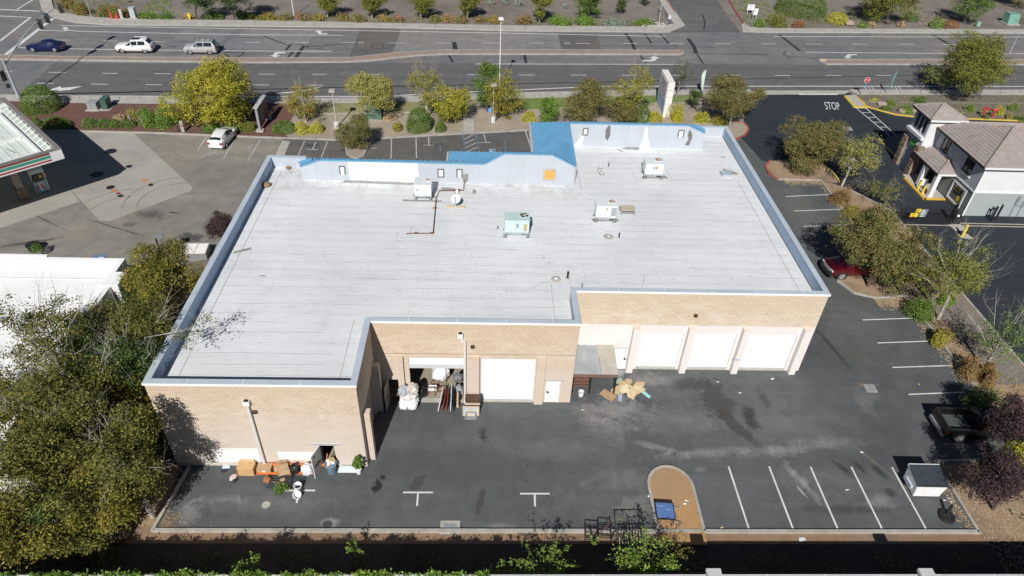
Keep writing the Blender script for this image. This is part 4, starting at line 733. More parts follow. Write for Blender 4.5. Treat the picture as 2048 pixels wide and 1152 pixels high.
u2 = hvac('green roof unit with black fan in the middle of the roof', 1.35, 42.6, 1.85, 1.1, 1.05, M('unit_green', (.50, .63, .61), .45, var=.04), 1.45, .34, fanm=BLACKM, panels=[(.95, .6, .2, .36, GR), (1.55, .45, .22, .6, TANP), (.4, .5, .12, .22, WHITE)])
u3 = hvac('white roof unit beside the tan stand', 8.45, 44.95, 1.6, 1.05, 1.0, WHT_U, 1.25, .27, panels=[(1.35, .5, .38, .75, GR), (.8, .75, .14, .2, TANP), (.35, .3, .1, .08, GR)])
u4 = hvac('white roof unit nearest the blue mansard at the far right', 13.5, 52.0, 1.6, 1.25, .95, WHT_U, 1.2, .32, panels=[(.98, .62, .18, .3, TANP), (.75, .6, .18, .26, GR)])
t = thing('equipment_stand', 'low tan metal stand beside a white roof unit', 'stand', (10.6, 46.0, ZR)); mb = MB(); mb.box(0, 1.15, 0, .8, .42, .47); mb.build('platform', M('tan_metal', (.50, .45, .35), .6), t)
for lx in (.05, 1.1):
    for ly in (.05, .75): mb = MB(); mb.box(lx-.03, lx+.03, ly-.03, ly+.03, 0, .42); mb.build('leg', GREYM, t)
mb = MB(); mb.box(.02, 1.13, .03, .07, .2, .25); mb.box(.02, 1.13, .73, .77, .2, .25); mb.build('rail', GALV, t)
t = thing('roof_hatch', 'small grey roof hatch on a stained patch by the right parapet', 'roof hatch', (20.5, 52.6, ZR)); mb = MB(); mb.box(0, .85, 0, .6, 0, .2); mb.build('curb', GALV, t); mb = MB(); mb.box(-.05, .9, -.05, .65, .2, .28); mb.build('lid', M('hatch_glass', (.4, .47, .5), .3), t)
t = thing('satellite_dish', 'white satellite dish on a weighted frame on the white roof', 'satellite dish', (-2.42, 46.4, ZR)); mb = MB(); vs = []; fs = []; Rr = .39
dv = Vector((-.25, -.62, .75)).normalized(); ax = Vector((1, 0, 0)); ax = (ax-dv*ax.dot(dv)).normalized(); ay = dv.cross(ax); c0 = Vector((0, .35, .75)); vs = [tuple(c0-dv*.07)]
for i in range(1, 5):
    for k in range(20): a = 2*math.pi*k/20; q = Rr*i/4; vs.append(tuple(c0+ax*q*math.cos(a)+ay*q*math.sin(a)-dv*.07*(1-(i/4)**2)))
for k in range(20): fs.append((0, 1+k, 1+(k+1) % 20))
for i in range(3):
    for k in range(20): a = 1+i*20+k; b = 1+i*20+(k+1) % 20; fs.append((a, a+20, b+20, b))
mb.add(vs, fs); mb.build('reflector', LBLUE, t, True); mb = MB(); mb.tube([(0, .4, 0), (0, .42, .6), tuple(c0-dv*.08)], .035); mb.build('mast', GALV, t); mb = MB(); mb.tube([tuple(c0-ay*.4), tuple(c0+dv*.45)], .015); mb.obox(c0+dv*.47, (.04, 0, 0), (0, .04, 0), (0, 0, .04)); mb.build('feed_arm', GREYM, t)
for k in range(2): mb = MB(); mb.box(-.75+k*.85, -.15+k*.85, .22, .4, 0, .14); mb.build('ballast_block', M('ballast_tan', (.5, .42, .25), .8), t)
t = thing('gas_pipe', 'rusty pipe running across the roof from the mansard box to a bent end', 'pipe', (-4, 45, ZR)); zz = ZR+.16; gp = [PY(FA-.1, 928, 358), PY(FA-.1, 928, 368)[:2]+(zz,), G(927, 380, zz), G(878, 381, zz), G(872, 396, zz), G(866, 466, zz), G(816, 466.5, zz), G(812, 468, ZR)]
mb = MB((-4, 45, ZR)); mb.tube(gp, .03, 6); mb.build('pipe', RUST, t)
for a in ((870, 417), (864, 467), (832, 467), (909, 381), (918, 381)): p = G(*a, ZR); mb = MB((-4, 45, ZR)); mb.box(p[0]-.14, p[0]+.14, p[1]-.08, p[1]+.08, ZR, ZR+.1); mb.build('support_block', M('block_brown', (.3, .16, .09), .9), t)
p = PY(FA-.1, 930, 350); t = thing('disconnect_box', 'grey electrical box beside a small framed window on the mansard back', 'electrical box', (p[0], FA, 6.55)); mb = MB(); mb.box(-.19, .19, -.18, 0, .05, .62); mb.build('box', M('box_grey', (.28, .27, .255), .6), t); mb = MB(); mb.cyl((0, -.2), .09, .12, .2, 10); mb.tube([(0, -.2, .15), (0, -.25, -.1)], .03); mb.build('meter', GREYM, t); mb = MB(); mb.box(-.21, .21, -.2, .01, .62, .66); mb.build('hood', GALV, t)
def vent(px, py, label, h_=.4, r_=.06, capped=False, m=None):
    x, y, _ = G(px, py, ZR); t = thing('vent_pipe', label, 'vent pipe', (x, y, ZR), 0, 'vent pipes on the roof'); mb = MB(); mb.cyl((0, 0), r_, 0, h_, 10); mb.build('pipe', m or GREYM, t); mb = MB(); mb.cyl((0, 0), r_*2.6, 0, .03, 12, r_*1.3); mb.build('flashing', LTG, t)
    if capped: mb = MB(); mb.cyl((0, 0), r_*1.5, h_, h_+.1, 10, r_*.7); mb.build('cap', GALV, t)
vent(948, 386, 'dark vent pipe on the roof right of the dish', .3, .09); vent(1217, 333, 'thin vent pipe left of the far roof unit', .38, .045, m=DARKM); vent(1238, 475, 'dark vent pipe right of a low round cap in mid roof', .42, .05, m=DARKM); vent(1135, 556, 'tall dark vent pipe near the inner rear corner', .55, .07, m=DARKM)
vent(914, 386, 'short capped white pipe behind the satellite dish', .2, .1, True, WHITE); vent(1217, 473, 'low round pale cap on the roof patch in front of a unit', .09, .15, True, GALV); vent(1112, 558, 'low pale box cap near the inner rear corner', .12, .14, True, GALV); vent(1200, 337, 'low curved vent stub upper of three left of the far unit', .12, .09, True, GREYM); vent(1203, 348, 'low curved vent stub lowest of three left of the far unit', .14, .11, True, GALV); vent(1198, 343, 'low curved vent stub middle of three left of the far unit', .1, .08, True, GALV); vent(995, 458, 'bent vent pipe left of the green roof unit', .3, .045); vent(1164, 575, 'bent pipe near the inner rear parapet corner', .35, .05)
rng = random.Random(5)
for a, r_, lb in (((534, 372), .33, 'brown ball of dry debris against the left parapet'), ((577, 338), .22, 'rusty brown debris pile at the far left roof corner')):
    x, y, _ = G(*a, ZR); t = MB((x, y, ZR)); t.ball((x, y, ZR+r_*.45), r_, .55, 12, 7, .18, rng); o = t.build('debris_clump', M('dry_debris', (.25, .16, .09), .95, var=.3, scale=6), smooth=True); o.location = (x, y, ZR); tag(o, lb, 'debris')
# ================================================ FUEL CANOPY
rzc = math.atan2(.704, -.71); cn = thing('fuel_canopy', 'fuel station canopy with brown, green and red fascia stripes at the left edge', 'canopy', (-37.9, 56.4, 0), rzc)
CW, CL = 15., 22.; mb = MB(); mb.box(.3, CW-.3, .3, CL, 4.95, 5.0); deck = mb.build('deck', M('deck_pale_green', (.62, .68, .63), .6, var=.06), cn)
mb = MB()
for k in range(30): y = .7+k*.7; mb.box(1.6, CW-.6, y, y+.04, 5.0, 5.05)
mb.build('deck_rib', M('deck_rib_green', (.50, .58, .53), .6), cn)
FW = M('fascia_white', (.75, .75, .74), .5, var=.04)
mb = MB(); mb.box(0, .08, 0, CL, 4.6, 5.55); mb.box(.08, CW, 0, .08, 4.6, 5.55); mb.box(CW-.08, CW, .08, CL, 4.6, 5.55); mb.build('fascia', FW, cn)
for z0, z1, c, nm in ((5.33, 5.5, (.21, .055, .035), 'stripe_brown'), (5.0, 5.27, (.06, .30, .22), 'stripe_green'), (4.74, 4.88, (.36, .03, .05), 'stripe_red')):
    mb = MB(); mb.box(-.012, 0, 1.0, CL, z0, z1); mb.box(.9, CW-1, -.012, 0, z0, z1) if nm else None; mb.build(nm, M(nm, c, .5, var=.06), cn)
mb = MB(); mb.box(-.03, .38, -.03, CL, 5.55, 5.62); mb.box(.38, CW+.03, -.03, .38, 5.55, 5.62); mb.box(CW-.38, CW+.03, .38, CL, 5.55, 5.62); mb.build('cap_rail', M('cap_taupe', (.20, .185, .175), .6), cn)
mb = MB()
for k in range(14): x = .6+k*1.02; mb.box(x, x+.06, .1, .16, 5.0, 5.5); mb.tube([(x, .15, 5.48), (x+.03, .95, 5.05)], .025, 4); mb.tube([(x, .15, 5.1), (x+.5, .15, 5.45)], .02, 4)
mb.box(.4, CW-.5, .9, 1.0, 5.0, 5.06); mb.build('strut', WHITE, cn)
mb = MB(); mb.box(1.2, 1.35, 1.3, 20, 5.0, 5.32); mb.box(1.36, 12.5, 1.3, 1.5, 5.0, 5.3); mb.box(5.6, 5.75, 1.6, 20, 5.0, 5.3); mb.box(1.36, 5.6, 6.0, 6.2, 5.0, 5.28); mb.box(5.76, 12.5, 9, 9.2, 5.0, 5.28); mb.box(12.5, 12.65, 1.3, 20, 5.0, 5.3); mb.build('beam', M('beam_white', (.72, .74, .74), .5, var=.05), cn)
for (x, y, l) in ((3, 3, 1.2), (4, 4.2, .9), (7.5, 3.2, 1.4), (8.5, 5, 1.), (3, 8, 1.3), (9.5, 7, .8)): MB().tube([(x, y, 5.1), (x+l, y+.3, 5.1)], .04, 5).build('conduit', GREYM, cn)
gx, gy, _ = G(49, 397); t = thing('canopy_column', 'tan column with stone base under the fuel canopy', 'column', (gx, gy, 0), rzc); mb = MB(); mb.box(-.3, .3, -.3, .3, 1.2, 4.95); mb.build('shaft', M('column_tan', (.40, .34, .26), .7), t); mb = MB(); mb.box(-.4, .4, -.4, .4, 0, 1.2); mb.build('stone_base', STONE, t)
a, b = Vector(G(78, 389)), Vector(G(101, 382)); d = (b-a).normalized(); t = thing('fuel_pump', 'white and green fuel pump in the shade of the canopy', 'fuel pump', tuple(a), math.atan2(d.y, d.x)); pw = (b-a).length
mb = MB(); mb.box(0, pw, 0, .75, .12, 1.25); mb.build('cabinet', M('pump_teal', (.34, .50, .48), .5), t); mb = MB(); mb.box(.08, pw-.08, .1, .65, 1.25, 2.1); mb.build('dispenser_face', M('pump_black', (.03, .03, .035), .4), t); mb = MB(); mb.box(-.12, pw+.12, -.1, .85, 2.1, 2.4); mb.build('top_sign', M('pump_pale', (.6, .68, .66), .5), t)
mb = MB(); mb.box(-.08, 0, .05, .15, .1, 2.1); mb.box(pw, pw+.08, .05, .15, .1, 2.1); mb.build('side_post', WHITE, t); mb = MB(); mb.box(.3, pw-.3, -.012, 0, .3, 1.1); pl = mb.build('sign_plate', WHITE, t)
mb = MB(); mb.prism_y([(.42, .85), (pw-.4, .85), (pw-.4, 1.0), (.42, 1.0)], -.022, -.013); pn = mb.build('numeral', ORANGE, pl); mb = MB(); mb.prism_y([(pw-.55, .849), (pw-.4, .849), (.72, .4), (.57, .4)], -.022, -.013); mb.build('numeral', REDP, pl)
for k in range(3): mb = MB(); mb.box(.2+k*.4, .42+k*.4, .08, .1, 1.5, 1.8); mb.build('screen', (GLASS, YELLOW, ORANGE)[k], t)
mb = MB(); mb.tube([(.12, .08, 1.9), (-.15, -.15, 1.2), (.1, -.1, .4), (.25, -.02, .9)], .03, 6); mb.build('hose', BLACK, t)
# ================================================ WHITE STORE
SO = (-45, 33, 0); st_ = thing('white_flat_roof_store', 'white store with a bright flat roof behind trees at the left edge', 'store', SO)
WR = M('store_roof_white', (.88, .88, .87), .8, var=.05, scale=.4); SW = M('store_wall_white', (.62, .62, .63), .7, var=.06)
op = [(-75, 24.6), (-25.7, 24.6), (-25.7, 37.6), (-25.2, 37.6), (-25.2, 39.1), (-26.05, 39.1), (-26.05, 40.85), (-31.6, 40.85), (-31.6, 41.05), (-75, 41.2)]
mb = MB(SO); mb.prism(op, 0, 4.55); mb.build('wall', SW, st_); mb = MB(SO); ip = [(-74, 25), (-26.2, 25), (-26.2, 40.3), (-74, 40.6)]; mb.prism(ip, 4.551, 4.6); mb.build('roof', WR, st_)
mb = MB(SO)
mb.box(-75, -25.7, 24.6, 24.95, 4.551, 5.0); mb.box(-26.05, -25.7, 24.95, 37.6, 4.551, 5.0); mb.box(-26.35, -25.2, 37.6, 39.1, 4.551, 5.1); mb.box(-26.4, -26.05, 39.1, 40.5, 4.551, 5.0); mb.box(-75, -26.05, 40.5, 40.85, 4.551, 5.0); mb.box(-75, -31.6, 40.851, 41.1, 4.551, 5.05); mb.build('parapet', WR, st_)
mb = MB(SO); mb.box(-70, -26.5, 38.8, 38.9, 4.6, 4.64); mb.box(-70, -26.5, 35.4, 35.46, 4.6, 4.63); mb.build('roof_seam', M('seam_pale', (.66, .65, .63), .8), st_)
for x, y in ((-37, 37.5), (-31.5, 34), (-44, 39.2), (-36, 31.5)): mb = MB(SO); mb.box(x, x+.5, y, y+.4, 4.6, 4.9); mb.build('roof_vent', GALV, st_)
for k in range(4): mb = MB(SO); mb.box(-58+k*6, -54+k*6, 41.21, 41.24, .4, 3); mb.build('window', GLASS, st_)
slab('store_pavement', [(-75, 41.3), (-31, 41.3), (-28.4, 41.2), (-26.9, 44.2), (-75, 44.8)], CONC, .12)
# ================================================ REAR BOUNDARY WALL
BO = (5, 17.5, 0); bw = thing('boundary_wall', 'pale block boundary wall with square pillars along the bottom edge', 'wall', BO); WC = M('wall_cap_pale', (.52, .53, .53), .8, var=.08)
mb = MB(BO); mb.box(-40, 60, 17.3, 17.6, 0, 3.1); mb.build('wall', M('wall_stucco', (.42, .39, .35), .9), bw); mb = MB(BO); mb.box(-40, 60, 17.22, 17.68, 3.1, 3.22); mb.build('cap', WC, bw)
for x in (11.47, 22.2): mb = MB(BO); mb.box(x-.3, x+.3, 17.15, 17.75, 0, 3.35); q = mb.build('pillar', MATS['wall_stucco'], bw); mb = MB(BO); mb.box(x-.36, x+.36, 17.09, 17.81, 3.35, 3.5); mb.prism([(x-.36, 17.09), (x+.36, 17.09), (x+.36, 17.81), (x-.36, 17.81)], 3.5, 3.55); mb.build('pillar_cap', WC, q)
mb = MB(BO)
for k in range(34): x = -38+k*2.9; mb.box(x, x+.03, 17.215, 17.685, 3.22, 3.224)
mb.build('cap_joint', WHITE, bw)
# ================================================ STORAGE OFFICE
TO = (47.4, 57.25, 0); so_ = thing('storage_office', 'white and grey storage office with brown tiled hip roofs and stone pillars', 'building', TO)
SWH = M('stucco_white', (.68, .685, .69), .8, var=.04); SGR = M('stucco_grey', (.34, .38, .385), .8, var=.06); SBL = M('stucco_blue_grey', (.46, .49, .54), .8, var=.05); STRIM = M('trim_white', (.74, .75, .76), .6, var=.03)  # SBL: white stucco with shade put into its colour, for side walls
X0, Y0, YN = 47.4, 57.25, 65.6
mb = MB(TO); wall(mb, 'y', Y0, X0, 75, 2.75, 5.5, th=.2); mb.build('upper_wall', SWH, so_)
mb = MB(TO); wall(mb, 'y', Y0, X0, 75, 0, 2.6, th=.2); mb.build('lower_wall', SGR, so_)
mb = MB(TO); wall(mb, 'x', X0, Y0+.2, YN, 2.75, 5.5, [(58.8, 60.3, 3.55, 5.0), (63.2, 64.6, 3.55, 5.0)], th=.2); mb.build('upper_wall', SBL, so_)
mb = MB(TO); wall(mb, 'x', X0, Y0+.2, YN, 0, 2.6, [(58.3, 60.3, .5, 2.1), (62.2, 64.8, 0, 2.3)], th=.2); mb.build('lower_wall', M('stucco_dark_grey', (.24, .245, .25), .8), so_)  # side wall: grey stucco with shade put into its colour
mb = MB(TO); mb.box(X0-.06, 75, Y0-.06, Y0, 2.6, 2.75); mb.box(X0-.06, X0, Y0, YN, 2.6, 2.75); mb.box(X0-.03, X0+.13, Y0-.03, Y0, 0, 2.6); mb.box(X0-.03, X0+.13, Y0-.03, Y0, 2.75, 5.4); mb.build('trim_band', STRIM, so_)
for y0, y1 in ((58.8, 60.3), (63.2, 64.6)):
    mb = MB(TO); mb.box(X0+.08, X0+.12, y0, y1, 3.55, 5.0); w_ = mb.build('window', GLASS, so_); mb = MB(TO); mb.box(X0-.12, X0+.07, y0-.15, y1+.15, 3.42, 3.545); mb.build('sill', STRIM, w_); mb = MB(TO); mb.box(X0+.03, X0+.079, (y0+y1)/2-.03, (y0+y1)/2+.03, 3.56, 4.99); mb.build('mullion', BLACK, w_)
mb = MB(TO); mb.box(X0+.08, X0+.12, 58.3, 60.3, .5, 2.1); w_ = mb.build('window', GLASS, so_); mb = MB(TO)
mb.box(X0-.06, X0+.05, 58.1, 58.3, .3, 2.3); mb.box(X0-.06, X0+.05, 60.3, 60.5, .3, 2.3); mb.box(X0-.06, X0+.05, 58.3, 60.3, .3, .495); mb.box(X0-.06, X0+.05, 58.3, 60.3, 2.105, 2.3); mb.build('frame', STRIM, w_); mb = MB(TO); mb.box(X0+.02, X0+.06, 58.5, 59.1, .7, 1.2); mb.build('display', YELLOW, w_)
mb = MB(TO); mb.box(X0+.1, X0+.14, 62.2, 64.8, 0, 2.3); mb.build('glass_door', GLASS, so_)
def hip(pts, faces, parent=so_, thick=.14, ribs=True, nm='roof'):
    mb = MB(TO); V_ = [Vector(p) for p in pts]
    for f in faces:
        P = [V_[i] for i in f]; n = (P[1]-P[0]).cross(P[2]-P[0]); n.normalize()
        if n.z < 0: n = -n; 
        k = len(P); mb.add([tuple(p) for p in P]+[tuple(p-Vector((0, 0, thick))) for p in P], [tuple(range(k)), tuple(range(k, 2*k))[::-1]]+[(i, (i+1) % k, k+(i+1) % k, k+i) for i in range(k)])
        # tile courses: thin raised lips parallel to the eave (first edge)
        e = (P[1]-P[0]).normalized(); up_ = n.cross(e); up_.normalize()
        if up_.z < 0: up_ = -up_
        s = [(p-P[0]).dot(up_) for p in P]; x = .34
        while x < max(s)-.05:
            hit = []
            for i in range(k):
                p, q = P[i], P[(i+1) % k]; sp, sq = s[i], s[(i+1) % k]
                if (sp-x)*(sq-x) < 0: hit.append(p+(q-p)*((x-sp)/(sq-sp)))
            if len(hit) == 2 and (hit[1]-hit[0]).length > .2: mb.obox((hit[0]+hit[1])/2+n*.012, (hit[1]-hit[0])/2, up_*.02, n*.022)
            x += .36
    r_ = mb.build(nm, TILE, parent); mb = MB(TO)
    return r_
def ridge(rf, a, b): mb = MB(TO); mb.tube([a, b], .12, 6); mb.build('ridge_tile', TILE, rf)
EZ = 5.62; r1 = hip([(46.85, 56.75, EZ), (46.85, 65.7, EZ), (76, 56.75, EZ), (51.9, 61.9, 7.5), (76, 61.9, 7.5), (46.85, 67.1, EZ), (76, 67.1, EZ)], [(1, 0, 3), (0, 2, 4, 3), (1, 3, 5), (6, 5, 3, 4)])
ridge(r1, (46.9, 56.8, EZ+.04), (51.9, 61.9, 7.54)); ridge(r1, (51.9, 61.9, 7.54), (76, 61.9, 7.54)); ridge(r1, (51.9, 61.9, 7.54), (47.3, 66.6, EZ+.1))
TX0, TX1, TY0, TY1 = 45.95, 49.3, 65.6, 68.6
r2 = hip([(45.6, 65.2, 6.5), (49.6, 65.2, 6.5), (49.6, 69.0, 6.5), (45.6, 69.0, 6.5), (47.5, 67.1, 7.5)], [(0, 1, 4), (1, 2, 4), (2, 3, 4), (3, 0, 4)]); ridge(r2, (45.65, 65.25, 6.54), (47.5, 67.1, 7.53)); ridge(r2, (49.55, 65.25, 6.54), (47.5, 67.1, 7.53)); ridge(r2, (45.65, 68.95, 6.54), (47.5, 67.1, 7.53))
r3 = hip([(45.5, 60.55, 2.8), (45.5, 65.55, 2.8), (47.4, 65.55, 3.52), (47.4, 62.4, 3.52), (47.4, 60.55, 2.8)], [(1, 0, 3, 2), (0, 4, 3)]); ridge(r3, (45.55, 60.6, 2.83), (47.38, 62.4, 3.55))
mb = MB(TO); mb.box(46.85, 76, 56.68, 56.75, EZ-.2, EZ-.02); mb.box(45.6, 49.6, 65.13, 65.2, 6.3, 6.48); mb.box(45.5, 47.4, 60.48, 60.55, 2.6, 2.78); mb.build('fascia', STRIM, so_)
mb = MB(TO); mb.box(46.78, 46.85, 56.75, 65.6, EZ-.2, EZ-.02); mb.box(45.53, 45.6, 65.2, 69, 6.3, 6.48); mb.box(45.43, 45.5, 60.55, 65.5, 2.6, 2.78); mb.build('gutter', DARKM, so_)
mb = MB(TO); mb.box(46.86, 76, 56.76, 67, EZ-.17, EZ-.15); mb.build('soffit', STRIM, so_)
mb = MB(TO); wall(mb, 'x', TX0, TY0, TY1, 3.0, 6.4, [(66.0, 66.65, 4.5, 6.1), (66.8, 67.4, 4.5, 6.1), (67.55, 68.2, 4.5, 6.1)], th=.15); mb.build('tower_wall', SBL, so_)
mb = MB(TO); wall(mb, 'y', TY0, TX0+.15, TX1, 2.8, 6.4, th=.15); mb.build('tower_wall', SWH, so_)
for y0, y1 in ((66.0, 66.65), (66.8, 67.4), (67.55, 68.2)): mb = MB(TO); mb.box(TX0+.08, TX0+.12, y0, y1, 4.5, 6.1); mb.build('tower_window', GLASS, so_)
mb = MB(TO); mb.box(TX0-.35, TX0, TY0-.1, TY1+.1, 4.05, 4.35); mb.build('ledge', STRIM, so_)
mb = MB(TO); mb.box(TX0-.05, TX0+.15, TY0+.16, TY1-.5, 0, 2.95); mb.build('sign_wall', SBL, so_)
mb = MB(TO); mb.box(TX0-.12, TX0-.05, 66.0, 67.5, 2.6, 3.7); sb = mb.build('sign_board', SBL, so_)
GS = M('sign_green', (.07, .38, .12), .5, var=.05); LG = M('sign_lime', (.35, .62, .15), .5)
def oval(mb, x, cy, cz, ry, rz_, th): mb.tube([(x, cy, cz), (x-th, cy, cz)], 1, 28); k = len(mb.v)-56; mb.v[k:] = [(a, cy+(b-cy)*ry, cz+(c-cz)*rz_) for a, b, c in mb.v[k:]]
mb = MB(); oval(mb, TX0-.121, 66.75, 3.15, .68, .46, .02); mb.v = [(a-47.4, b-57.25, c) for a, b, c in mb.v]; ov = mb.build('sign_oval', LG, sb); mb = MB(); oval(mb, TX0-.142, 66.75, 3.15, .62, .41, .02); mb.v = [(a-47.4, b-57.25, c) for a, b, c in mb.v]; mb.build('sign_oval', GS, sb)
mb = MB(TO); r5 = random.Random(3)
for row, z in ((0, 3.27), (1, 3.05)):
    y = 66.35
    while y < 67.12: l = r5.uniform(.05, .09); mb.box(TX0-.168, TX0-.163, y, y+l, z-.025, z+.035); y += l+.05
mb.build('sign_lettering', M('sign_letter_pale', (.42, .62, .42), .5), sb)
for k, (a, ttop) in enumerate((((1800, 333), 1.35), ((1826, 370), 1.2), ((1815, 305), 3.4))):
    x, y, _ = G(*a)
for x, y, h_ in ((46.0, 68.3, 3.4), (45.95, 65.6, 3.4)):
    mb = MB(TO); mb.box(x-.35, x+.35, y-.42, y+.42, 0, h_)
    for k in range(44): rr = random.Random(int(x*100)+k*7+int(y*10)); mb.k = k % 3; zz = rr.uniform(.05, h_-.15); s_ = rr.choice((0, 1)); yy = rr.uniform(-.34, .2); l = rr.uniform(.12, .3); (mb.box(x-.38, x-.351, y+yy, y+yy+l, zz, zz+.1) if s_ else mb.box(x+yy*.8, x+yy*.8+l*.7, y-.45, y-.421, zz, zz+.1))
    mb.build('stone_pillar', [STONE, M('stone_pale', (.44, .35, .28), .9, var=.25, scale=6), M('stone_dark', (.16, .11, .085), .9, var=.25, scale=6)], so_)
for x, y in ((45.75, 60.75), (45.7, 63.0)): mb = MB(TO); mb.box(x-.22, x+.22, y-.22, y+.22, 0, 2.62); p_ = mb.build('porch_post', STRIM, so_)
mb = MB(TO); mb.box(45.2, 47.3, 60.4, 65.4, .0, .13); mb.build('porch_floor', M('porch_concrete', (.45, .43, .40), .8), so_); mb = MB(TO); mb.box(45.0, 47.25, 60.15, 60.39, 0, .14); mb.box(44.9, 45.19, 60.15, 64.6, 0, .14); mb.build('painted_edge', M('edge_amber', (.62, .37, .04), .7), so_)
# bollards, gate and signs of the storage lot
def bollard(px, py, ty, label, r_=.1, hgt=None):
    g = G(px, py); h_ = hgt or HT(g, ty); t = thing('bollard', label, 'bollard', (g[0], g[1], 0), 0, 'yellow bollards of the storage lot'); mb = MB(); mb.cyl((0, 0), r_, 0, h_-.04, 14); mb.build('post', YELLOW, t); mb = MB(); mb.cyl((0, 0), r_*.98, h_-.04, h_, 14, r_*.55); mb.build('cap', YELLOW, t); return g
bollard(1834.5, 381, 363, 'yellow bollard behind a white notice, farther from the gate'); bollard(1843, 389.5, 372, 'yellow bollard in front of a white notice by the porch post'); g = bollard(1924, 473, 449.7, 'thick yellow bollard on a concrete pad beside the black gate', .13)
slab('concrete_footing', [(g[0]-.3, g[1]-.3), (g[0]+.9, g[1]-.4), (g[0]+.75, g[1]+.5), (g[0]-.2, g[1]+.4)], CONC, .03, -.01); gx, gy, _ = G(1917, 455); slab('concrete_footing', [(gx-.6, gy-.6), (gx+.7, gy-.5), (gx+.5, gy+.6), (gx-.8, gy+.5)], CONC, .03, -.01)
g = G(1842, 379); t = thing('notice_board', 'white notice on a short stand between two yellow bollards', 'sign', (g[0], g[1], 0)); mb = MB(); mb.box(-.3, .3, -.03, .03, .5, 1.25); mb.build('board', WHITE, t); mb = MB(); mb.box(-.04, .04, .031, .08, 0, 1.1); mb.build('stand', GREYM, t)
g0, g1 = G(1790, 447), G(1902, 448); ga = thing('sliding_gate', 'black picket gate with yellow signs across the storage driveway', 'gate', (g0[0], g0[1], 0)); Lx = g1[0]-g0[0]; GH = 1.75
mb = MB(); mb.box(0, Lx, -.03, .03, .05, .12); mb.box(0, Lx, -.03, .03, GH-.06, GH); mb.box(0, .06, -.03, .03, .12, GH-.06); mb.box(Lx-.06, Lx, -.03, .03, .12, GH-.06); mb.build('frame', DARKM, ga)
mb = MB(); n = int(Lx/.11)
for k in range(1, n): x = Lx*k/n; mb.box(x-.011, x+.011, -.012, .012, .12, GH-.06)
mb.build('pickets', DARKM, ga)
def gsign(px, py, w_, h_, m, rows, mm):
    p = PY(g0[1]-.04, px, py); x = p[0]-g0[0]; z = max(.3, p[2]); mb = MB(); mb.box(x-w_/2, x+w_/2, -.06, -.035, z-h_/2, z+h_/2); s_ = mb.build('gate_sign', m, ga); mb = MB()
    for k in range(rows): zz = z+h_/2-h_*(k+.6)/rows; mb.box(x-w_*.35, x+w_*(.1+.08*(k % 3)), -.066, -.062, zz-.03, zz+.03)
    mb.build('sign_lettering', mm, s_)
gsign(1837, 421.5, .45, .42, YELLOW, 3, BLACK); gsign(1828, 430, .75, .42, YELLOW, 2, DARKM); gsign(1847, 426, .7, .85, M('sign_grey_blue', (.16, .19, .23), .6), 5, WHITE)
mb = MB(); mb.box(-1, Lx+9, -.25, -.12, .0, .025); mb.box(Lx+1, Lx+9, .2, .33, 0, .025); struct(mb.build('gate_track', M('track_tan', (.42, .36, .3), .8))).location = g0[:3]
struct  # (track lies flush in the paving)
g = G(1908, 446); t = thing('gate_operator', 'black gate motor housing with a small dish beside the storage corner', 'gate operator', (g[0], g[1], 0)); mb = MB(); mb.box(-.35, .35, -.25, .3, .04, .8); mb.prism([(-.35, -.25), (.35, -.25), (.3, .3), (-.3, .3)], .8, .95); mb.build('housing', BLACK, t); mb = MB(); mb.box(-.5, -.42, -.06, .06, 0, 2.1); mb.box(-.55, -.1, .3, .36, 0, 1.9); mb.build('post', DARKM, t); mb = MB(); mb.tube([(-.1, -.2, .95), (-.15, -.3, 1.0)], [.14, .1], 10); mb.build('lamp', GALV, t)
for px, py, ty, lb in ((1979, 443, 412, 'leftmost black rectangular post frame before the grey storage wall'), (1986, 445, 408, 'taller black post frame before the grey storage wall')):
    g = G(px, py); h_ = HT(g, ty); t = thing('post_frame', lb, 'post', (g[0], g[1], 0), R_(35)); mb = MB(); mb.box(-.05, .05, -.05, .05, 0, h_); mb.build('post', DARKM, t); mb = MB(); mb.box(.3, .38, -.05, .05, 0, h_*.8); mb.box(.05, .3, -.03, .03, h_*.45, h_*.5); mb.box(-.08, .4, -.06, .06, h_*.8, h_*.86); mb.build('arm', DARKM, t)
for px, py, ty, lb in ((2017, 433, 392, 'grey keypad post taller of two at the storage wall'), (2031, 433, 402, 'grey keypad post at the right edge of the storage wall')):
    g = G(px, py); h_ = HT(g, ty); t = thing('keypad_post', lb, 'post', (g[0], g[1], 0)); mb = MB(); mb.box(-.06, .06, -.06, .06, 0, h_*.62); mb.build('post', GREYM, t); mb = MB(); mb.box(-.16, .16, -.1, .1, h_*.62, h_); mb.build('box', M('panel_grey2', (.22, .24, .25), .5), t); mb = MB(); mb.box(.16, .5, -.03, .03, h_*.5, h_*.56); mb.build('bracket', GREYM, t)
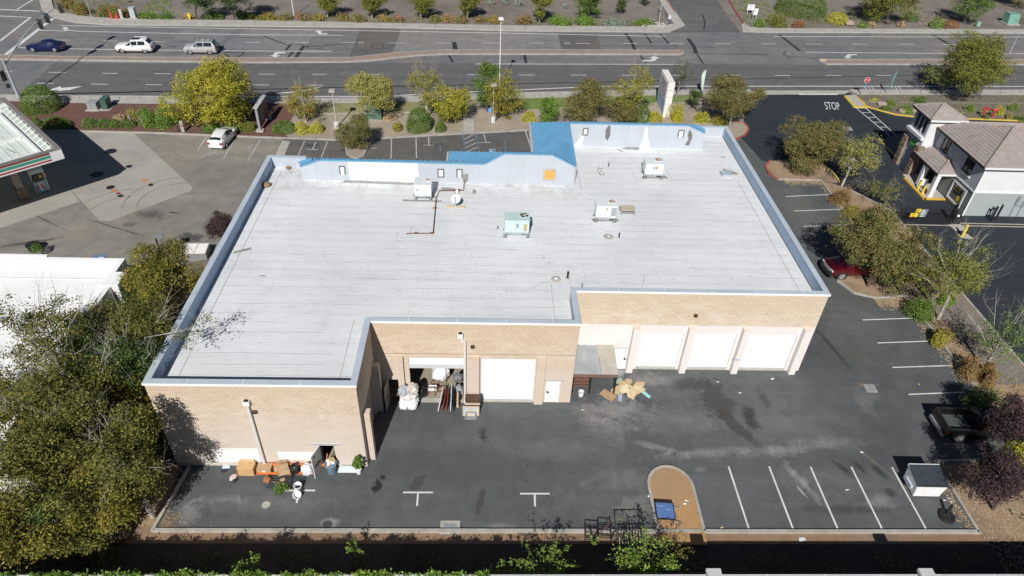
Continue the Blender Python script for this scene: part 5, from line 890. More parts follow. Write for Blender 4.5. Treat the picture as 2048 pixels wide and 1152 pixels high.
# ================================================ VEHICLES
def lerp(a, b, f): return tuple(a[i]+(b[i]-a[i])*f for i in range(3))
def car(name, label, cat, loc, rz, paint, st, wheels, wr=.34, glass=(), extra=None, width=1.84, lights=True, dark=None):
    """st: stations front -> rear (x, zlow, zbelt, ztop, wlow, wbelt, wtop) as half widths; glass: list of station index pairs for side windows; first / last also give windscreens"""
    t = thing(name, label, cat, loc, rz); mb = MB(); rows = []
    for (x, zl, zb, zt, wl, wb, wt) in st:
        half = [(0, zl), (wl*.9, zl), (wl, zl+.1), (wb, zb*.55+zl*.45), (wb*.985, zb), (wt, zt-.02*(zt-zb > .2)), (wt*.6, zt+.035), (0, zt+.05)]
        rows.append([(x, -y, z) for y, z in half[::-1]]+[(x, y, z) for y, z in half[1:]])
    n = len(rows[0]); vs = [p for r_ in rows for p in r_]; fs = []
    for i in range(len(rows)-1):
        for k in range(n-1): fs.append((i*n+k, i*n+k+1, (i+1)*n+k+1, (i+1)*n+k))
    fs += [tuple(range(n)), tuple((len(rows)-1)*n+k for k in range(n))[::-1]]
    mb.add(vs, fs); body = mb.build('body', paint, t, True)
    def P(i, side, lev):      # point on the greenhouse side; lev 0 belt .. 1 roof edge
        x, zl, zb, zt, wl, wb, wt = st[i]; return (x, side*(wb*.985+(wt-wb*.985)*lev+.012), zb+(zt-zb)*lev)
    if glass:
        sides, ws, rw = glass
        for s in (-1, 1):
            for (i, j) in sides:
                q = [P(i, s, .1), P(j, s, .1), P(j, s, .86), P(i, s, .86)]
                q = [lerp(q[0], q[1], .04), lerp(q[1], q[0], .05), lerp(q[2], q[3], .05), lerp(q[3], q[2], .04)]
                mb = MB(); mb.add(q, [(0, 1, 2, 3)]); m2 = [(x, y-s*.02, z) for x, y, z in q]; mb.add(m2, [(0, 1, 2, 3)]); mb.build('side_window', GLASS, t)
        for nm, (i, j) in (('windscreen', ws), ('rear_window', rw)):
            a, b = st[i], st[j]; d = Vector((b[0]-a[0], 0, b[3]-a[3])); nn = Vector((-d.z, 0, d.x)); nn.normalize()
            if nn.z < 0: nn = -nn
            o = nn*.022; q = []
            for stn, f in ((a, .1), (b, .1)):
                pass
            A = Vector((a[0], 0, a[3]+.03)); B = Vector((b[0], 0, b[3]+.03)); A2 = A+(B-A)*.06+o; B2 = B+(A-B)*.08+o
            wa, wb_ = (a[6]*.93), (b[6]*.93)
            mb = MB(); vs = [(A2.x, -wa, A2.z-.02), (A2.x, 0, A2.z+.03), (A2.x, wa, A2.z-.02), (B2.x, wb_, B2.z-.02), (B2.x, 0, B2.z+.03), (B2.x, -wb_, B2.z-.02)]
            mb.add(vs, [(0, 1, 4, 5), (1, 2, 3, 4)]); mb.build(nm, GLASS, t)
    hw = width/2
    for x in wheels:
        for s in (-1, 1):
            mb = MB(); mb.tube([(x, s*(hw-.2), wr), (x, s*(hw-.015), wr), (x, s*(hw+.01), wr)], [wr, wr, wr*.93], 20); wv = mb.build('wheel', TYRE, t); wv.name = 'wheel'
            mb = MB(); mb.tube([(x, s*(hw+.011), wr), (x, s*(hw+.02), wr)], [wr*.66, wr*.6], 16); mb.build('rim', RIM, wv)
            mb = MB(); mb.tube([(x, s*(hw-.1), wr+.02), (x, s*(hw-.012), wr+.02)], wr*1.16, 20); mb.build('wheel_arch', BLACKM, t)
    f = st[0]; r_ = st[-1]
    if lights:
        for s in (-1, 1):
            mb = MB(); z = f[2]-.02; mb.box(f[0]-.22, f[0]+.03, min(s*f[5]*.6, s*f[5]*1.0), max(s*f[5]*.6, s*f[5]*1.0), z-.14, z+.02); mb.build('headlight', LAMPG, t)
            mb = MB(); z = r_[2]-.03; mb.box(r_[0]-.03, r_[0]+.16, min(s*r_[5]*.68, s*r_[5]*1.01), max(s*r_[5]*.68, s*r_[5]*1.01), z-.22, z+.03); mb.build('tail_light', TAIL, t)
        mb = MB(); mb.box(f[0]-.02, f[0]+.025, -f[5]*.5, f[5]*.5, .42, .56); mb.build('grille', BLACK, t); mb = MB(); mb.box(r_[0]-.02, r_[0], -.26, .26, .62, .76); mb.build('number_plate', OFFW, t)
    for s in (-1, 1):
        ix = glass[0][0][0] if glass else 2; x = st[ix][0]-.15; mb = MB(); mb.box(x-.1, x+.1, min(s*(hw-.05), s*(hw+.14)), max(s*(hw-.05), s*(hw+.14)), st[ix][2]+.02, st[ix][2]+.16); mb.build('mirror', dark or paint, t)
    if extra: extra(t)
    return t
SEDAN = [(2.32, .32, .62, .64, .55, .62, .5), (2.2, .22, .72, .76, .8, .84, .7), (1.3, .2, .82, .9, .88, .92, .76), (.85, .2, .88, .98, .88, .92, .74), (.0, .2, .92, 1.40, .88, .92, .58), (-.75, .2, .94, 1.44, .88, .92, .58), (-1.55, .2, .97, 1.18, .88, .92, .62), (-2.05, .24, .98, 1.03, .82, .86, .68), (-2.32, .34, .90, .93, .7, .76, .6)]
SUV = [(2.42, .34, .72, .76, .6, .68, .55), (2.3, .26, .88, .93, .82, .88, .74), (1.3, .24, .98, 1.08, .9, .95, .8), (.95, .24, 1.0, 1.12, .9, .95, .8), (.2, .24, 1.04, 1.66, .9, .95, .66), (-.7, .24, 1.06, 1.72, .9, .95, .68), (-1.75, .24, 1.1, 1.68, .9, .95, .66), (-2.25, .28, 1.1, 1.22, .86, .92, .76), (-2.42, .4, .95, 1.0, .8, .86, .7)]
BOXY = [(2.15, .38, .78, .82, .66, .72, .6), (2.05, .3, .92, .97, .82, .86, .74), (1.2, .28, 1.0, 1.08, .86, .9, .78), (.85, .28, 1.02, 1.12, .86, .9, .78), (.35, .28, 1.04, 1.68, .86, .9, .68), (-.6, .28, 1.06, 1.74, .86, .9, .7), (-1.75, .28, 1.06, 1.72, .86, .9, .7), (-2.05, .3, 1.06, 1.2, .84, .88, .78), (-2.15, .42, .9, .95, .8, .84, .7)]
HATCH = [(2.18, .32, .62, .66, .55, .62, .5), (2.05, .22, .75, .80, .78, .82, .68), (1.35, .2, .86, .96, .84, .87, .74), (1.1, .2, .9, 1.02, .84, .87, .74), (.1, .2, .94, 1.45, .84, .87, .58), (-.6, .2, .96, 1.48, .84, .87, .58), (-1.65, .2, 1.0, 1.28, .84, .87, .6), (-2.05, .24, 1.02, 1.12, .8, .84, .66), (-2.2, .34, .95, .98, .74, .78, .62)]
GS_ = ([(4, 5), (5, 6)], (3, 4), (6, 7)); rd = math.atan2(.066, 1)
g = G(88, 105); car('sedan', 'dark blue sedan on the road, first of three vehicles waiting left', 'car', (g[0], g[1]+.9, 0), math.pi+rd*.9, carpaint('paint_blue', (.008, .016, .095)), SEDAN, (1.42, -1.42), .33, ([(3, 4), (4, 5), (5, 6)], (3, 4), (6, 7)))
g = G(268, 107); car('large_suv', 'white suv with a dark sunroof between a blue sedan and a silver suv', 'car', (g[0], g[1]+.9, 0), math.pi+rd*.9, carpaint('paint_white', (.78, .78, .79), 0), SUV, (1.5, -1.5), .37, ([(4, 5), (5, 6), (3, 4)], (3, 4), (6, 7)),
    extra=lambda t: (MB().box(-.9, .1, -.45, .45, 1.77, 1.785).build('sunroof', GLASS, t), [MB().tube([(.1, s*.66, 1.74), (-1.6, s*.66, 1.78)], .03).build('roof_rail', GALV, t) for s in (-1, 1)], MB().box(-2.5, 2.44, -.9, .9, .26, .34).build('sill_cladding', BLACK, t)))
def rack(t):
    for s in (-1, 1): MB().tube([(.2, s*.62, 1.80), (-1.7, s*.62, 1.82)], .03).build('roof_rail', BLACK, t)
    for x in (0, -.8, -1.5): MB().tube([(x, -.62, 1.83), (x, .62, 1.83)], .025).build('roof_bar', BLACK, t)
    MB().tube([(-2.2, -.1, .98), (-2.38, -.1, .98)], .34, 18).build('spare_wheel', BLACK, t); MB().box(-2.2, 2.18, -.88, .88, .3, .42).build('sill_cladding', GREYM, t)
g = G(401, 109); car('small_suv', 'silver suv with a roof rack and a spare wheel, last of three waiting', 'car', (g[0], g[1]+.8, 0), math.pi+rd*.9, carpaint('paint_silver', (.58, .58, .57), .3), BOXY, (1.35, -1.3), .36, ([(4, 5), (5, 6), (3, 4)], (3, 4), (6, 7)), extra=rack, width=1.76)
p0, p1 = Vector(G(428, 303)), Vector(G(449, 270)); d = p1-p0
car('hatchback', 'white hatchback parked nose to the kerb by the mulch bed', 'car', tuple(p0+Vector((.35, 2.35, 0))), math.atan2(d.y, d.x)-.1, carpaint('paint_pearl', (.74, .75, .76), 0), HATCH, (1.35, -1.35), .32, ([(3, 4), (4, 5), (5, 6)], (3, 4), (6, 7)), width=1.74)
# pickups
CAB = [(2.85, .45, .9, .95, .74, .8, .68), (2.7, .34, 1.05, 1.12, .9, .95, .84), (1.75, .34, 1.14, 1.22, .93, .98, .86), (1.45, .34, 1.16, 1.26, .93, .98, .86), (.85, .34, 1.18, 1.84, .93, .98, .74), (-.1, .34, 1.2, 1.88, .93, .98, .76), (-.55, .34, 1.2, 1.82, .93, .98, .76), (-.7, .34, 1.2, 1.25, .93, .98, .86)]
def bedof(paint, liner, ln=2.15):
    def f(t):
        x1, x0 = -.72, -.72-ln; mb = MB(); mb.box(x0, x1, -.97, -.87, .42, 1.24); mb.box(x0, x1, .87, .97, .42, 1.24); mb.box(x0, x0+.09, -.87, .87, .42, 1.24); mb.box(x1-.06, x1, -.87, .87, .42, 1.24); b = mb.build('cargo_bed', paint, t)
        mb = MB(); mb.box(x0+.09, x1-.06, -.87, .87, .68, .72)
        for k in range(9): mb.box(x0+.1, x1-.07, -.8+k*.19, -.72+k*.19, .72, .745)
        mb.build('bed_floor', liner, b); mb = MB(); mb.box(x0-.01, x1, -.99, -.85, 1.24, 1.28); mb.box(x0-.01, x1, .85, .99, 1.24, 1.28); mb.box(x0-.01, x0+.1, -.85, .85, 1.24, 1.28); mb.build('bed_rail', DARKM, b)
        mb = MB(); mb.box(x0-.16, x0-.02, -.9, .9, .42, .62); mb.build('rear_bumper', GREYM, t)
        for s in (-1, 1): mb = MB(); mb.box(x0-.015, x0+.12, min(s*.88, s*.985), max(s*.88, s*.985), .75, 1.1); mb.build('tail_light', M('tail_dull_red', (.11, .012, .012), .35), t)
        for s in (-1, 1): mb = MB(); mb.box(2.68, 2.85, min(s*.55, s*.88), max(s*.55, s*.88), .84, 1.0); mb.build('headlight', LAMPG, t)
    return f
pt = carpaint('paint_dark_green_black', (.007, .009, .009))
car('pickup_truck', 'dark pickup with an open bed parked in the shade of plum trees', 'pickup', (33.2, 29.55, 0), R_(-2), pt, CAB, (1.85, -1.85), .4, ([(4, 5), (5, 6)], (3, 4), (6, 7)), extra=bedof(pt, M('bed_liner_grey', (.07, .082, .078), .7)), width=1.96, lights=False)
pr = carpaint('paint_dark_red', (.11, .004, .012))
def jeepx(t):
    bedof(pr, BLACK)(t); mb = MB(); mb.prism([(2.75, -.98), (2.95, -.9), (3.05, -.4), (3.05, .4), (2.95, .9), (2.75, .98)], .42, .72); mb.build('front_bumper', BLACK, t); mb = MB(); mb.box(2.84, 2.9, -.55, .55, .76, .98); mb.build('grille', GALV, t)
car('red_pickup', 'dark red pickup with a black front bumper half under a brown tree', 'pickup', (32.3, 47.35, 0), R_(186), pr, CAB, (1.85, -1.85), .42, ([(4, 5), (5, 6)], (3, 4), (6, 7)), extra=jeepx, width=1.96, lights=False)
# ================================================ STREET FURNITURE
def lamp(label, base, top, arm=None, r_=.09, m=None, headsz=(.35, .22, .12), name='street_lamp', foot=True):
    r_ *= .62; x, y = base[:2]; h_ = top; t = thing(name, label, 'street lamp', (x, y, 0)); mb = MB(); mb.tube([(0, 0, 0), (0, 0, h_*.5), (0, 0, h_)], [r_*1.25, r_, r_*.7], 10); mb.build('pole', m or GALV, t)
    hp = (0, 0, h_)
    if arm: mb = MB(); hp = (arm[0], arm[1], h_+arm[2]); mb.tube([(0, 0, h_-.1), (arm[0]*.5, arm[1]*.5, h_+arm[2]*.8), hp], r_*.55, 8); mb.build('arm', m or GALV, t)
    a, b, c = headsz; mb = MB(); mb.prism([(hp[0]-a, hp[1]-b), (hp[0]+a, hp[1]-b), (hp[0]+a*.8, hp[1]+b), (hp[0]-a*.8, hp[1]+b)], hp[2]-.02, hp[2]+c); hd = mb.build('lamp_head', m or GALV, t); mb = MB(); mb.box(hp[0]-a*.7, hp[0]+a*.7, hp[1]-b*.7, hp[1]+b*.7, hp[2]-.06, hp[2]-.021); mb.build('lens', LAMPG, hd)
    return t
lamp('tall white street lamp standing over the road by the slim green tree', (1.42, 86.0), 8.95, None, .09, WHITE, (.3, .3, .2))
g = G(184, 36); lamp('slim grey street lamp at the corner beside traffic cones', g, 9., (0, -2.2, .4), .07); g = G(588, 31); lamp('white street lamp in the flower row beyond the road', g, 9., (0, -2.2, .4), .08, WHITE)
g = G(1316, 55); lamp('grey street lamp left of the side street', g, 9., (0, -2.2, .4), .09); g = G(2018, 109); lamp('street lamp on the median at the right edge', g, HT(g, 60), (.6, -1.9, 2.2), .09, GALV)
for (px, py, ty, lb) in ((674, 257, 180, 'parking lot lamp on a white concrete base behind the small kerb tree'), (986, 246, 169, 'parking lot lamp on a white concrete base left of the blue accessible sign')):
    g = G(px, py); h_ = HT(g, ty); t = thing('lot_lamp', lb, 'street lamp', (g[0], g[1], 0), 0, 'lot lamps on concrete bases'); mb = MB(); mb.cyl((0, 0), .3, 0, .8, 18); mb.build('concrete_base', M('base_white', (.62, .61, .58), .8), t); mb = MB(); mb.box(-.06, .06, -.06, .06, .8, h_-.2); mb.build('pole', M('pole_tan', (.40, .37, .32), .6), t); mb = MB(); mb.box(-.32, .32, -.3, .3, h_-.2, h_+.05); hd = mb.build('lamp_head', M('lamp_head_grey', (.42, .40, .37), .6), t); mb = MB(); mb.box(-.25, .25, -.24, .24, h_-.24, h_-.202); mb.build('lens', LAMPG, hd)
g = G(326, 520); h_ = HT(g, 474); t = thing('lot_lamp', 'dark pole lamp with a square head behind the left building', 'street lamp', (g[0], g[1], 0)); mb = MB(); mb.box(-.05, .05, -.05, .05, 0, h_); mb.build('pole', DARKM, t); mb = MB(); mb.obox((.25, .1, h_+.1), (.3, .12, 0), (-.1, .26, 0), (0, 0, .07)); mb.build('lamp_head', GREYM, t)
# traffic signal
bx, by, _ = G(38, 196); t = thing('traffic_signal', 'grey traffic signal pole with a curved mast arm at the left edge', 'traffic signal', (bx, by, 0)); mh = HT((bx, by), 118)
mb = MB(); mb.tube([(0, 0, 0), (0, 0, mh)], [.17, .12], 12); mb.build('pole', M('signal_grey', (.42, .47, .5), .5, .2), t)
tip = Vector(solve_tip) if False else Vector((-56.1-bx, 94.1-by, 6.5)); m0 = Vector((0, 0, mh*.86)); arm = [m0]
for k in range(1, 9): f = k/8; arm.append(m0+(tip-m0)*f+Vector((0, 0, .75*math.sin(math.pi*f)*.9)))
mb = MB(); mb.tube(arm, [.11-.008*k for k in range(9)], 10); mb.build('mast_arm', MATS['signal_grey'], t)
def shead(p, nm='signal_head', ang=0.):
    dd = Vector((math.cos(ang), math.sin(ang), 0)); n_ = Vector((-dd.y, dd.x, 0)); mb = MB(); mb.obox(p, dd*.3, n_*.02, (0, 0, .6)); mb.obox(p+n_*.12, dd*.17, n_*.1, (0, 0, .52)); h_ = mb.build(nm, M('signal_dark', (.03, .034, .03), .6), t)
    for k, c in enumerate(((.25, .03, .02), (.3, .2, .03), (.03, .2, .1))): q = p+n_*.225+Vector((0, 0, .34-.34*k)); mb = MB(); mb.tube([tuple(q), tuple(q+n_*.03)], .12, 10); mb.build('signal_lens', M('lens%d' % k if False else ('lens_red', 'lens_amber', 'lens_green')[k], c, .3), h_)
for k in (5, 6, 8): shead(arm[k]+Vector((.15, 0, -.35)), ang=R_(8))
p = PY(by-.3, 7, 152); shead(Vector((p[0]-bx, -.3, p[2])), ang=R_(75)); p = PY(by-.2, 16, 172); mb = MB(); mb.box(p[0]-bx-.15, p[0]-bx+.15, -.35, -.05, p[2]-.2, p[2]+.2); mb.build('walk_signal', DARKM, t)
# signs
g = G(1722, 193); h_ = 2.45; t = thing('stop_sign', 'red octagonal stop sign at the driveway exit', 'sign', (g[0], g[1], 0)); mb = MB(); mb.tube([(0, 0, 0), (0, 0, h_)], .04, 8); mb.build('post', GALV, t)
mb = MB(); oc = [(.4*math.cos(R_(22.5+45*k)), h_-.15+.4*math.sin(R_(22.5+45*k))) for k in range(8)]; mb.prism_y(oc, -.075, -.05); pl = mb.build('plate', WHITE, t); mb = MB(); mb.prism_y([(a*.92, (b-h_+.15)*.92+h_-.15) for a, b in oc], -.085, -.0751); mb.build('face', M('sign_red', (.50, .02, .05), .45, var=.04), pl)
text_obj('lettering', 'STOP', .26, WHITE, Matrix.Translation((0, -.088, h_-.15))@Matrix.Rotation(R_(90), 4, 'X'), pl); mb = MB(); mb.box(-.12, .12, -.06, -.045, 1.55, 1.85); mb.build('small_plate', M('plate_blue', (.08, .15, .35), .6), t)
def feather(px, py, tx, ty, m, label, w_=.55):
    g = G(px, py); p = PY(g[1], tx, ty); dx, h_ = p[0]-g[0], p[2]; t = thing('feather_flag', label, 'flag', (g[0], g[1], 0)); mb = MB(); mb.tube([(0, 0, 0), (dx*.5, 0, h_*.5), (dx, 0, h_)], .02, 6); mb.build('pole', GALV, t)
    mb = MB(); n = 10; L_ = []; R2 = []
    for k in range(n+1): f = .18+.82*k/n; s = w_*math.sin(math.pi*min(1, (1-(k/n))**.6*.9+.03)); L_.append((dx*f, .01, h_*f)); R2.append((dx*f-s*.5, .06*math.sin(k), h_*f-.02))
    mb.add(L_+R2+[(a, b+.012, c) for a, b, c in L_+R2], [(k, k+1, n+2+k, n+1+k) for k in range(n)]+[(2*n+2+k, 3*n+3+k, 3*n+4+k, 2*n+3+k) for k in range(n)]); mb.build('banner', m, t)
feather(1404, 189, 1413, 139, M('flag_pale_green', (.52, .68, .55), .7, var=.08), 'pale green feather flag left of the brown kerb tree', .9); feather(1774, 190, 1796, 141, M('flag_teal', (.07, .24, .20), .7), 'dark teal feather flag right of the stop sign', .5)
# monument sign
t = thing('monument_sign', 'tall white monument sign slab with tenant lettering by the road', 'sign', (21.8, 80.8, 0)); MW = M('monument_white', (.74, .72, .69), .7, var=.05); mb = MB(); mb.box(-.4, .4, -2.15, 2.15, 0, 4.45); mb.build('slab', MW, t)
mb = MB()
for k in range(1, 5): mb.box(-.404, .404, -2.158, -2.1505, k*.88-.01, k*.88+.012)
mb.build('joint', M('joint_tan', (.3, .25, .2), .8), t); mb = MB(); mb.box(-.42, -.401, -1.95, 1.95, .55, 2.15); mb.build('blue_panel', M('sign_pale_blue', (.38, .52, .66), .6, var=.05), t); mb = MB(); mb.box(-.42, -.401, -1.95, 1.95, 2.2, 4.2); fp = mb.build('white_panel', WHITE, t); mb = MB(); r6 = random.Random(4)
for z, hh in ((3.95, .2), (3.6, .22), (3.2, .26), (2.8, .18), (2.45, .16)):
    y = 1.7-r6.uniform(0, .4)
    while y > -1.6+r6.uniform(0, .5): l = r6.uniform(.1, .2); mb.box(-.432, -.4205, y-l, y, z-hh/2, z+hh/2); y -= l+r6.choice((.06, .06, .22))
mb.build('lettering', M('sign_letters_brown', (.16, .10, .09), .7), fp); mb = MB(); mb.box(-.402, -.4002, -1.95, 1.95, 2.155, 2.195); mb.build('divider', GREYM, t)
g = G(1292, 241); t = thing('yard_sign', 'small white sign panel between yellow bushes near the kerb', 'sign', (g[0], g[1], 0)); mb = MB(); mb.box(-.55, .1, -.03, .03, .45, .75); mb.build('panel', WHITE, t); mb = MB(); mb.box(-.12, .05, -.03, .03, 0, .45); mb.build('post', WHITE, t)
t = thing('property_sign', 'dark red sign slab on two posts standing in the mulch', 'sign', (-25.55, 73.7, 0)); mb = MB(); mb.box(-.12, .16, -1.5, 1.55, .55, 2.85); mb.build('panel', M('sign_dark_red', (.20, .03, .045), .5), t); mb = MB(); mb.box(-.26, .26, -1.75, 1.85, 2.85, 2.95); mb.build('cap', M('sign_cap', (.48, .47, .44), .6), t); mb = MB(); mb.box(.161, .18, -1.2, .2, 1.0, 2.5); mb.build('dark_panel', GREENBOX, t)
for y in (-1.6, 1.65): mb = MB(); mb.box(-.13, .13, y-.1, y+.1, 0, 2.85); mb.build('post', M('post_grey_blue', (.26, .29, .31), .5), t); mb = MB(); mb.prism([(-.4, y-.3), (.4, y-.3), (.4, y+.3), (-.4, y+.3)], 0, .3); mb.build('footing', CONC, t)
g = G(979, 253); t = thing('accessible_sign', 'small blue accessible parking sign on a thin post', 'sign', (g[0], g[1], 0)); h_ = HT(g, 216); mb = MB(); mb.tube([(0, 0, 0), (0, 0, h_)], .03, 6); mb.build('post', GALV, t); mb = MB(); mb.box(-.2, .2, -.05, -.03, h_-.45, h_); p_ = mb.build('plate', M('sign_blue', (.05, .25, .55), .5), t); mb = MB(); mb.tube([(0, -.055, h_-.1), (0, -.055, h_-.22), (.07, -.055, h_-.24), (.1, -.055, h_-.34)], .02, 5); mb.tube([(-.05, -.055, h_-.2), (-.09, -.055, h_-.3), (0, -.055, h_-.37), (.05, -.055, h_-.32)], .015, 5); mb.build('symbol', WHITE, p_)
for px, py, ty, w_, lb in ((1499, 27, 9, 1.2, 'larger white sign board of two on the bank right of the side street'), (1508, 38, 17, .7, 'smaller white sign board of two on the bank right of the side street'), (1338, 42, 31, .4, 'small white notice on a post left of the side street')):
    g = G(px, py); h_ = HT(g, ty); t = thing('sign_board', lb, 'sign', (g[0], g[1], 0)); mb = MB(); mb.box(-w_/2, w_/2, -.04, .0, h_*.4, h_); bd = mb.build('board', WHITE, t); mb = MB(); mb.box(-w_*.4, -w_*.33, 0.001, .06, 0, h_*.9); mb.box(w_*.33, w_*.4, 0.001, .06, 0, h_*.9); mb.build('post', WHITE, t); mb = MB()
    for k in range(3): zz = h_*(.88-.15*k); mb.box(-w_*.38, w_*(.3-.1*k), -.048, -.041, zz-.05, zz+.03)
    mb.build('lettering', M('letters_blue_grey', (.25, .3, .45), .7), bd)
# cabinets, cones, hydrant
def cabinet(px0, px1, py, ty, dep, m, label, name='utility_cabinet', cat='utility box', pad=True, slope=0.):
    a, b = Vector(G(px0, py)), Vector(G(px1, py)); w_ = (b-a).length; h_ = HT(((a.x+b.x)/2, (a.y+b.y)/2), ty); t = thing(name, label, cat, tuple((a+b)/2), math.atan2(b.y-a.y, b.x-a.x)*.6)
    mb = MB(); mb.add([(-w_/2, 0, .06), (w_/2, 0, .06), (w_/2, dep, .06), (-w_/2, dep, .06), (-w_/2, slope, h_), (w_/2, slope, h_), (w_/2, dep, h_), (-w_/2, dep, h_)], [(3, 2, 1, 0), (4, 5, 6, 7), (0, 1, 5, 4), (1, 2, 6, 5), (2, 3, 7, 6), (3, 0, 4, 7)]); mb.build('housing', m, t)
    mb = MB(); mb.box(-w_/2-.04, w_/2+.04, slope-.04, dep+.04, h_, h_+.06); mb.build('lid', m, t); mb = MB(); mb.box(-.012, .012, slope-.02 if not slope else -.02, -.003, .2, h_*.9); mb.box(w_*.2, w_*.28, -.03, -.004, h_*.4, h_*.55); mb.build('door_seam', GREYM, t)
    if pad: mb = MB(); mb.box(-w_/2-.25, w_/2+.25, -.35, dep+.2, 0, .06+.07); mb.build('pad', CONC, t)
    return t, w_, h_
cabinet(177, 196, 222, 207, 1., M('cab_grey', (.30, .31, .31), .5), 'grey utility cabinet on a concrete pad in the red mulch'); cabinet(205, 217, 221, 201, 1.3, M('cab_dark_green', (.05, .11, .085), .5), 'dark green utility box beside the grey cabinet in the red mulch')
t, w_, h_ = cabinet(733, 757, 240, 211, 1.5, GREENBOX, 'large green transformer box behind the front parking trees'); mb = MB(); mb.box(w_/2+.02, w_/2+.4, -.3, .1, .1, h_*.75); mb.build('side_panel', GREENBOX, t)
cabinet(262, 272, 38, 17, .8, M('cab_pale', (.45, .48, .5), .5), 'pale grey traffic control cabinet at the far corner'); cabinet(242, 247, 39, 20, .3, M('cab_pale2', (.5, .5, .49), .5), 'slim pale meter post beside the traffic control cabinet', 'meter_post', 'meter box'); cabinet(2015, 2035, 50, 30, 1.8, M('cab_sea_green', (.16, .33, .26), .5), 'sea green transformer box at the top right corner', slope=.4); cabinet(1953, 1959, 54, 45, .4, M('cab_sage', (.3, .45, .33), .5), 'small sage green pedestal box beyond the far pavement', pad=False)
for px, py, lb in ((224.5, 38.5, 'leftmost orange traffic cone of three by the far corner'), (235.5, 38.5, 'orange traffic cone left of the slim meter post'), (248.5, 31, 'orange traffic cone right of the slim meter post')):
    g = G(px, py); t = thing('traffic_cone', lb, 'cone', (g[0], g[1], .14), 0, 'orange cones by the far corner'); mb = MB(); mb.cyl((0, 0), .24, .03, .95, 14, .06); mb.build('cone', M('cone_orange', (.55, .06, .03), .6, var=.05), t); mb = MB(); mb.box(-.28, .28, -.28, .28, 0, .03); mb.build('base', MATS['cone_orange'], t)
g = G(380, 38.5); t = thing('fire_hydrant', 'small yellow fire hydrant among shrubs beyond the road', 'hydrant', (g[0], g[1], 0)); mb = MB(); mb.cyl((0, 0), .16, 0, .75, 12); mb.ball((0, 0, .75), .18, .8); mb.build('barrel', YELLOW, t); mb = MB(); mb.tube([(-.3, 0, .5), (.3, 0, .5)], .09, 8); mb.build('outlet', YELLOW, t)
for (px, py, ty, k, lb) in ((1963, 236, 215, 0, 'red fire connection pipe with branched head, left of two'), (1983, 236, 217, 1, 'red bent fire pipe, right of two beside a shrub')):
    g = G(px, py); h_ = HT(g, ty); t = thing('fire_pipe', lb, 'pipe', (g[0], g[1], 0)); mb = MB(); mb.tube([(0, 0, 0), (0, 0, h_*.8), (.2, .1, h_)], .1, 8); mb.build('riser', REDP, t); mb = MB(); mb.tube([(-.3, 0, h_*.8), (.45, 0, h_*.85)], .1, 8); mb.build('branch', REDP, t)
    if not k: mb = MB(); mb.cyl((.1, 0), .22, h_*.95, h_*1.02, 12); mb.build('wheel', REDP, t)
g = G(1952, 240)
for k, (px, py) in enumerate(((267, 253), (289, 254), (310, 253), (331, 252))):
    g = G(px, py); t = MB(); t.box(-.07, .07, -.07, .07, 0, 1.35); o = t.build('trellis_post', M('post_grey', (.22, .23, .24), .8)); o.location = (g[0], g[1], 0); o.rotation_euler = (0, R_(-6), 0); tag(o, ('leftmost', 'second from left', 'third from left', 'rightmost')[k]+' grey post of four below the green vines', 'post', 'posts below the green vines')
g = G(368, 265); t = thing('service_post', 'pale utility meter post with red tag at the kerb under the big yellow tree', 'meter box', (g[0], g[1], 0)); mb = MB(); mb.box(-.17, .17, -.15, .15, 0, 1.35); mb.build('housing', M('service_grey', (.34, .35, .38), .6), t); mb = MB(); mb.box(-.1, .1, -.17, -.151, .75, 1.0); mb.build('label_plate', REDP, t); mb = MB(); mb.box(-.6, -.52, -.05, .05, 0, .8); mb.build('guard_post', DARKM, t)
for k, (px, py, r_, lb) in enumerate(((1762, 212, .55, 'brown boulder left in the storage bed'), (1803, 226, .55, 'grey boulder middle in the storage bed'), (1824, 225, .65, 'pale boulder at the tower corner of the storage bed'), (1698, 50, .7, 'pinkish boulder in front of the yellow hedge'))):
    g = G(px, py); mb = MB(); mb.ball((0, 0, r_*.3), r_, .65, 10, 7, .16, random.Random(k), 1.2, .9); o = mb.build('boulder', M('boulder', (.32, .25, .2), .9, var=.2, scale=2), smooth=True); o.location = (g[0], g[1], .1); tag(o, lb, 'rock')
# bits near the store front
g = G(70, 500); t = thing('round_planter', 'round planter with a clipped green plant in front of the store', 'planter', (g[0], g[1], 0)); mb = MB(); mb.cyl((0, 0), .4, 0, .6, 16, .55); mb.build('pot', DARKM, t)
PLANTER = t
for k, (px, lb) in enumerate(((386, 'white slatted lid left of two behind the warehouse wall'), (407, 'white slatted lid right of two behind the warehouse wall'))):
    g = G(px, 512); t = thing('enclosure_lid', lb, 'bin', (g[0], g[1], 0), R_(6)); mb = MB(); mb.box(-.44, .44, -.6, .8, 0, .7); mb.build('bin', GREYM, t); mb = MB(); mb.box(-.46, .46, -.65, .85, .7, .75)
    for q in range(8): mb.box(-.42, .42, -.6+q*.17, -.52+q*.17, .75, .78)
    mb.build('lid', OFFW, t)
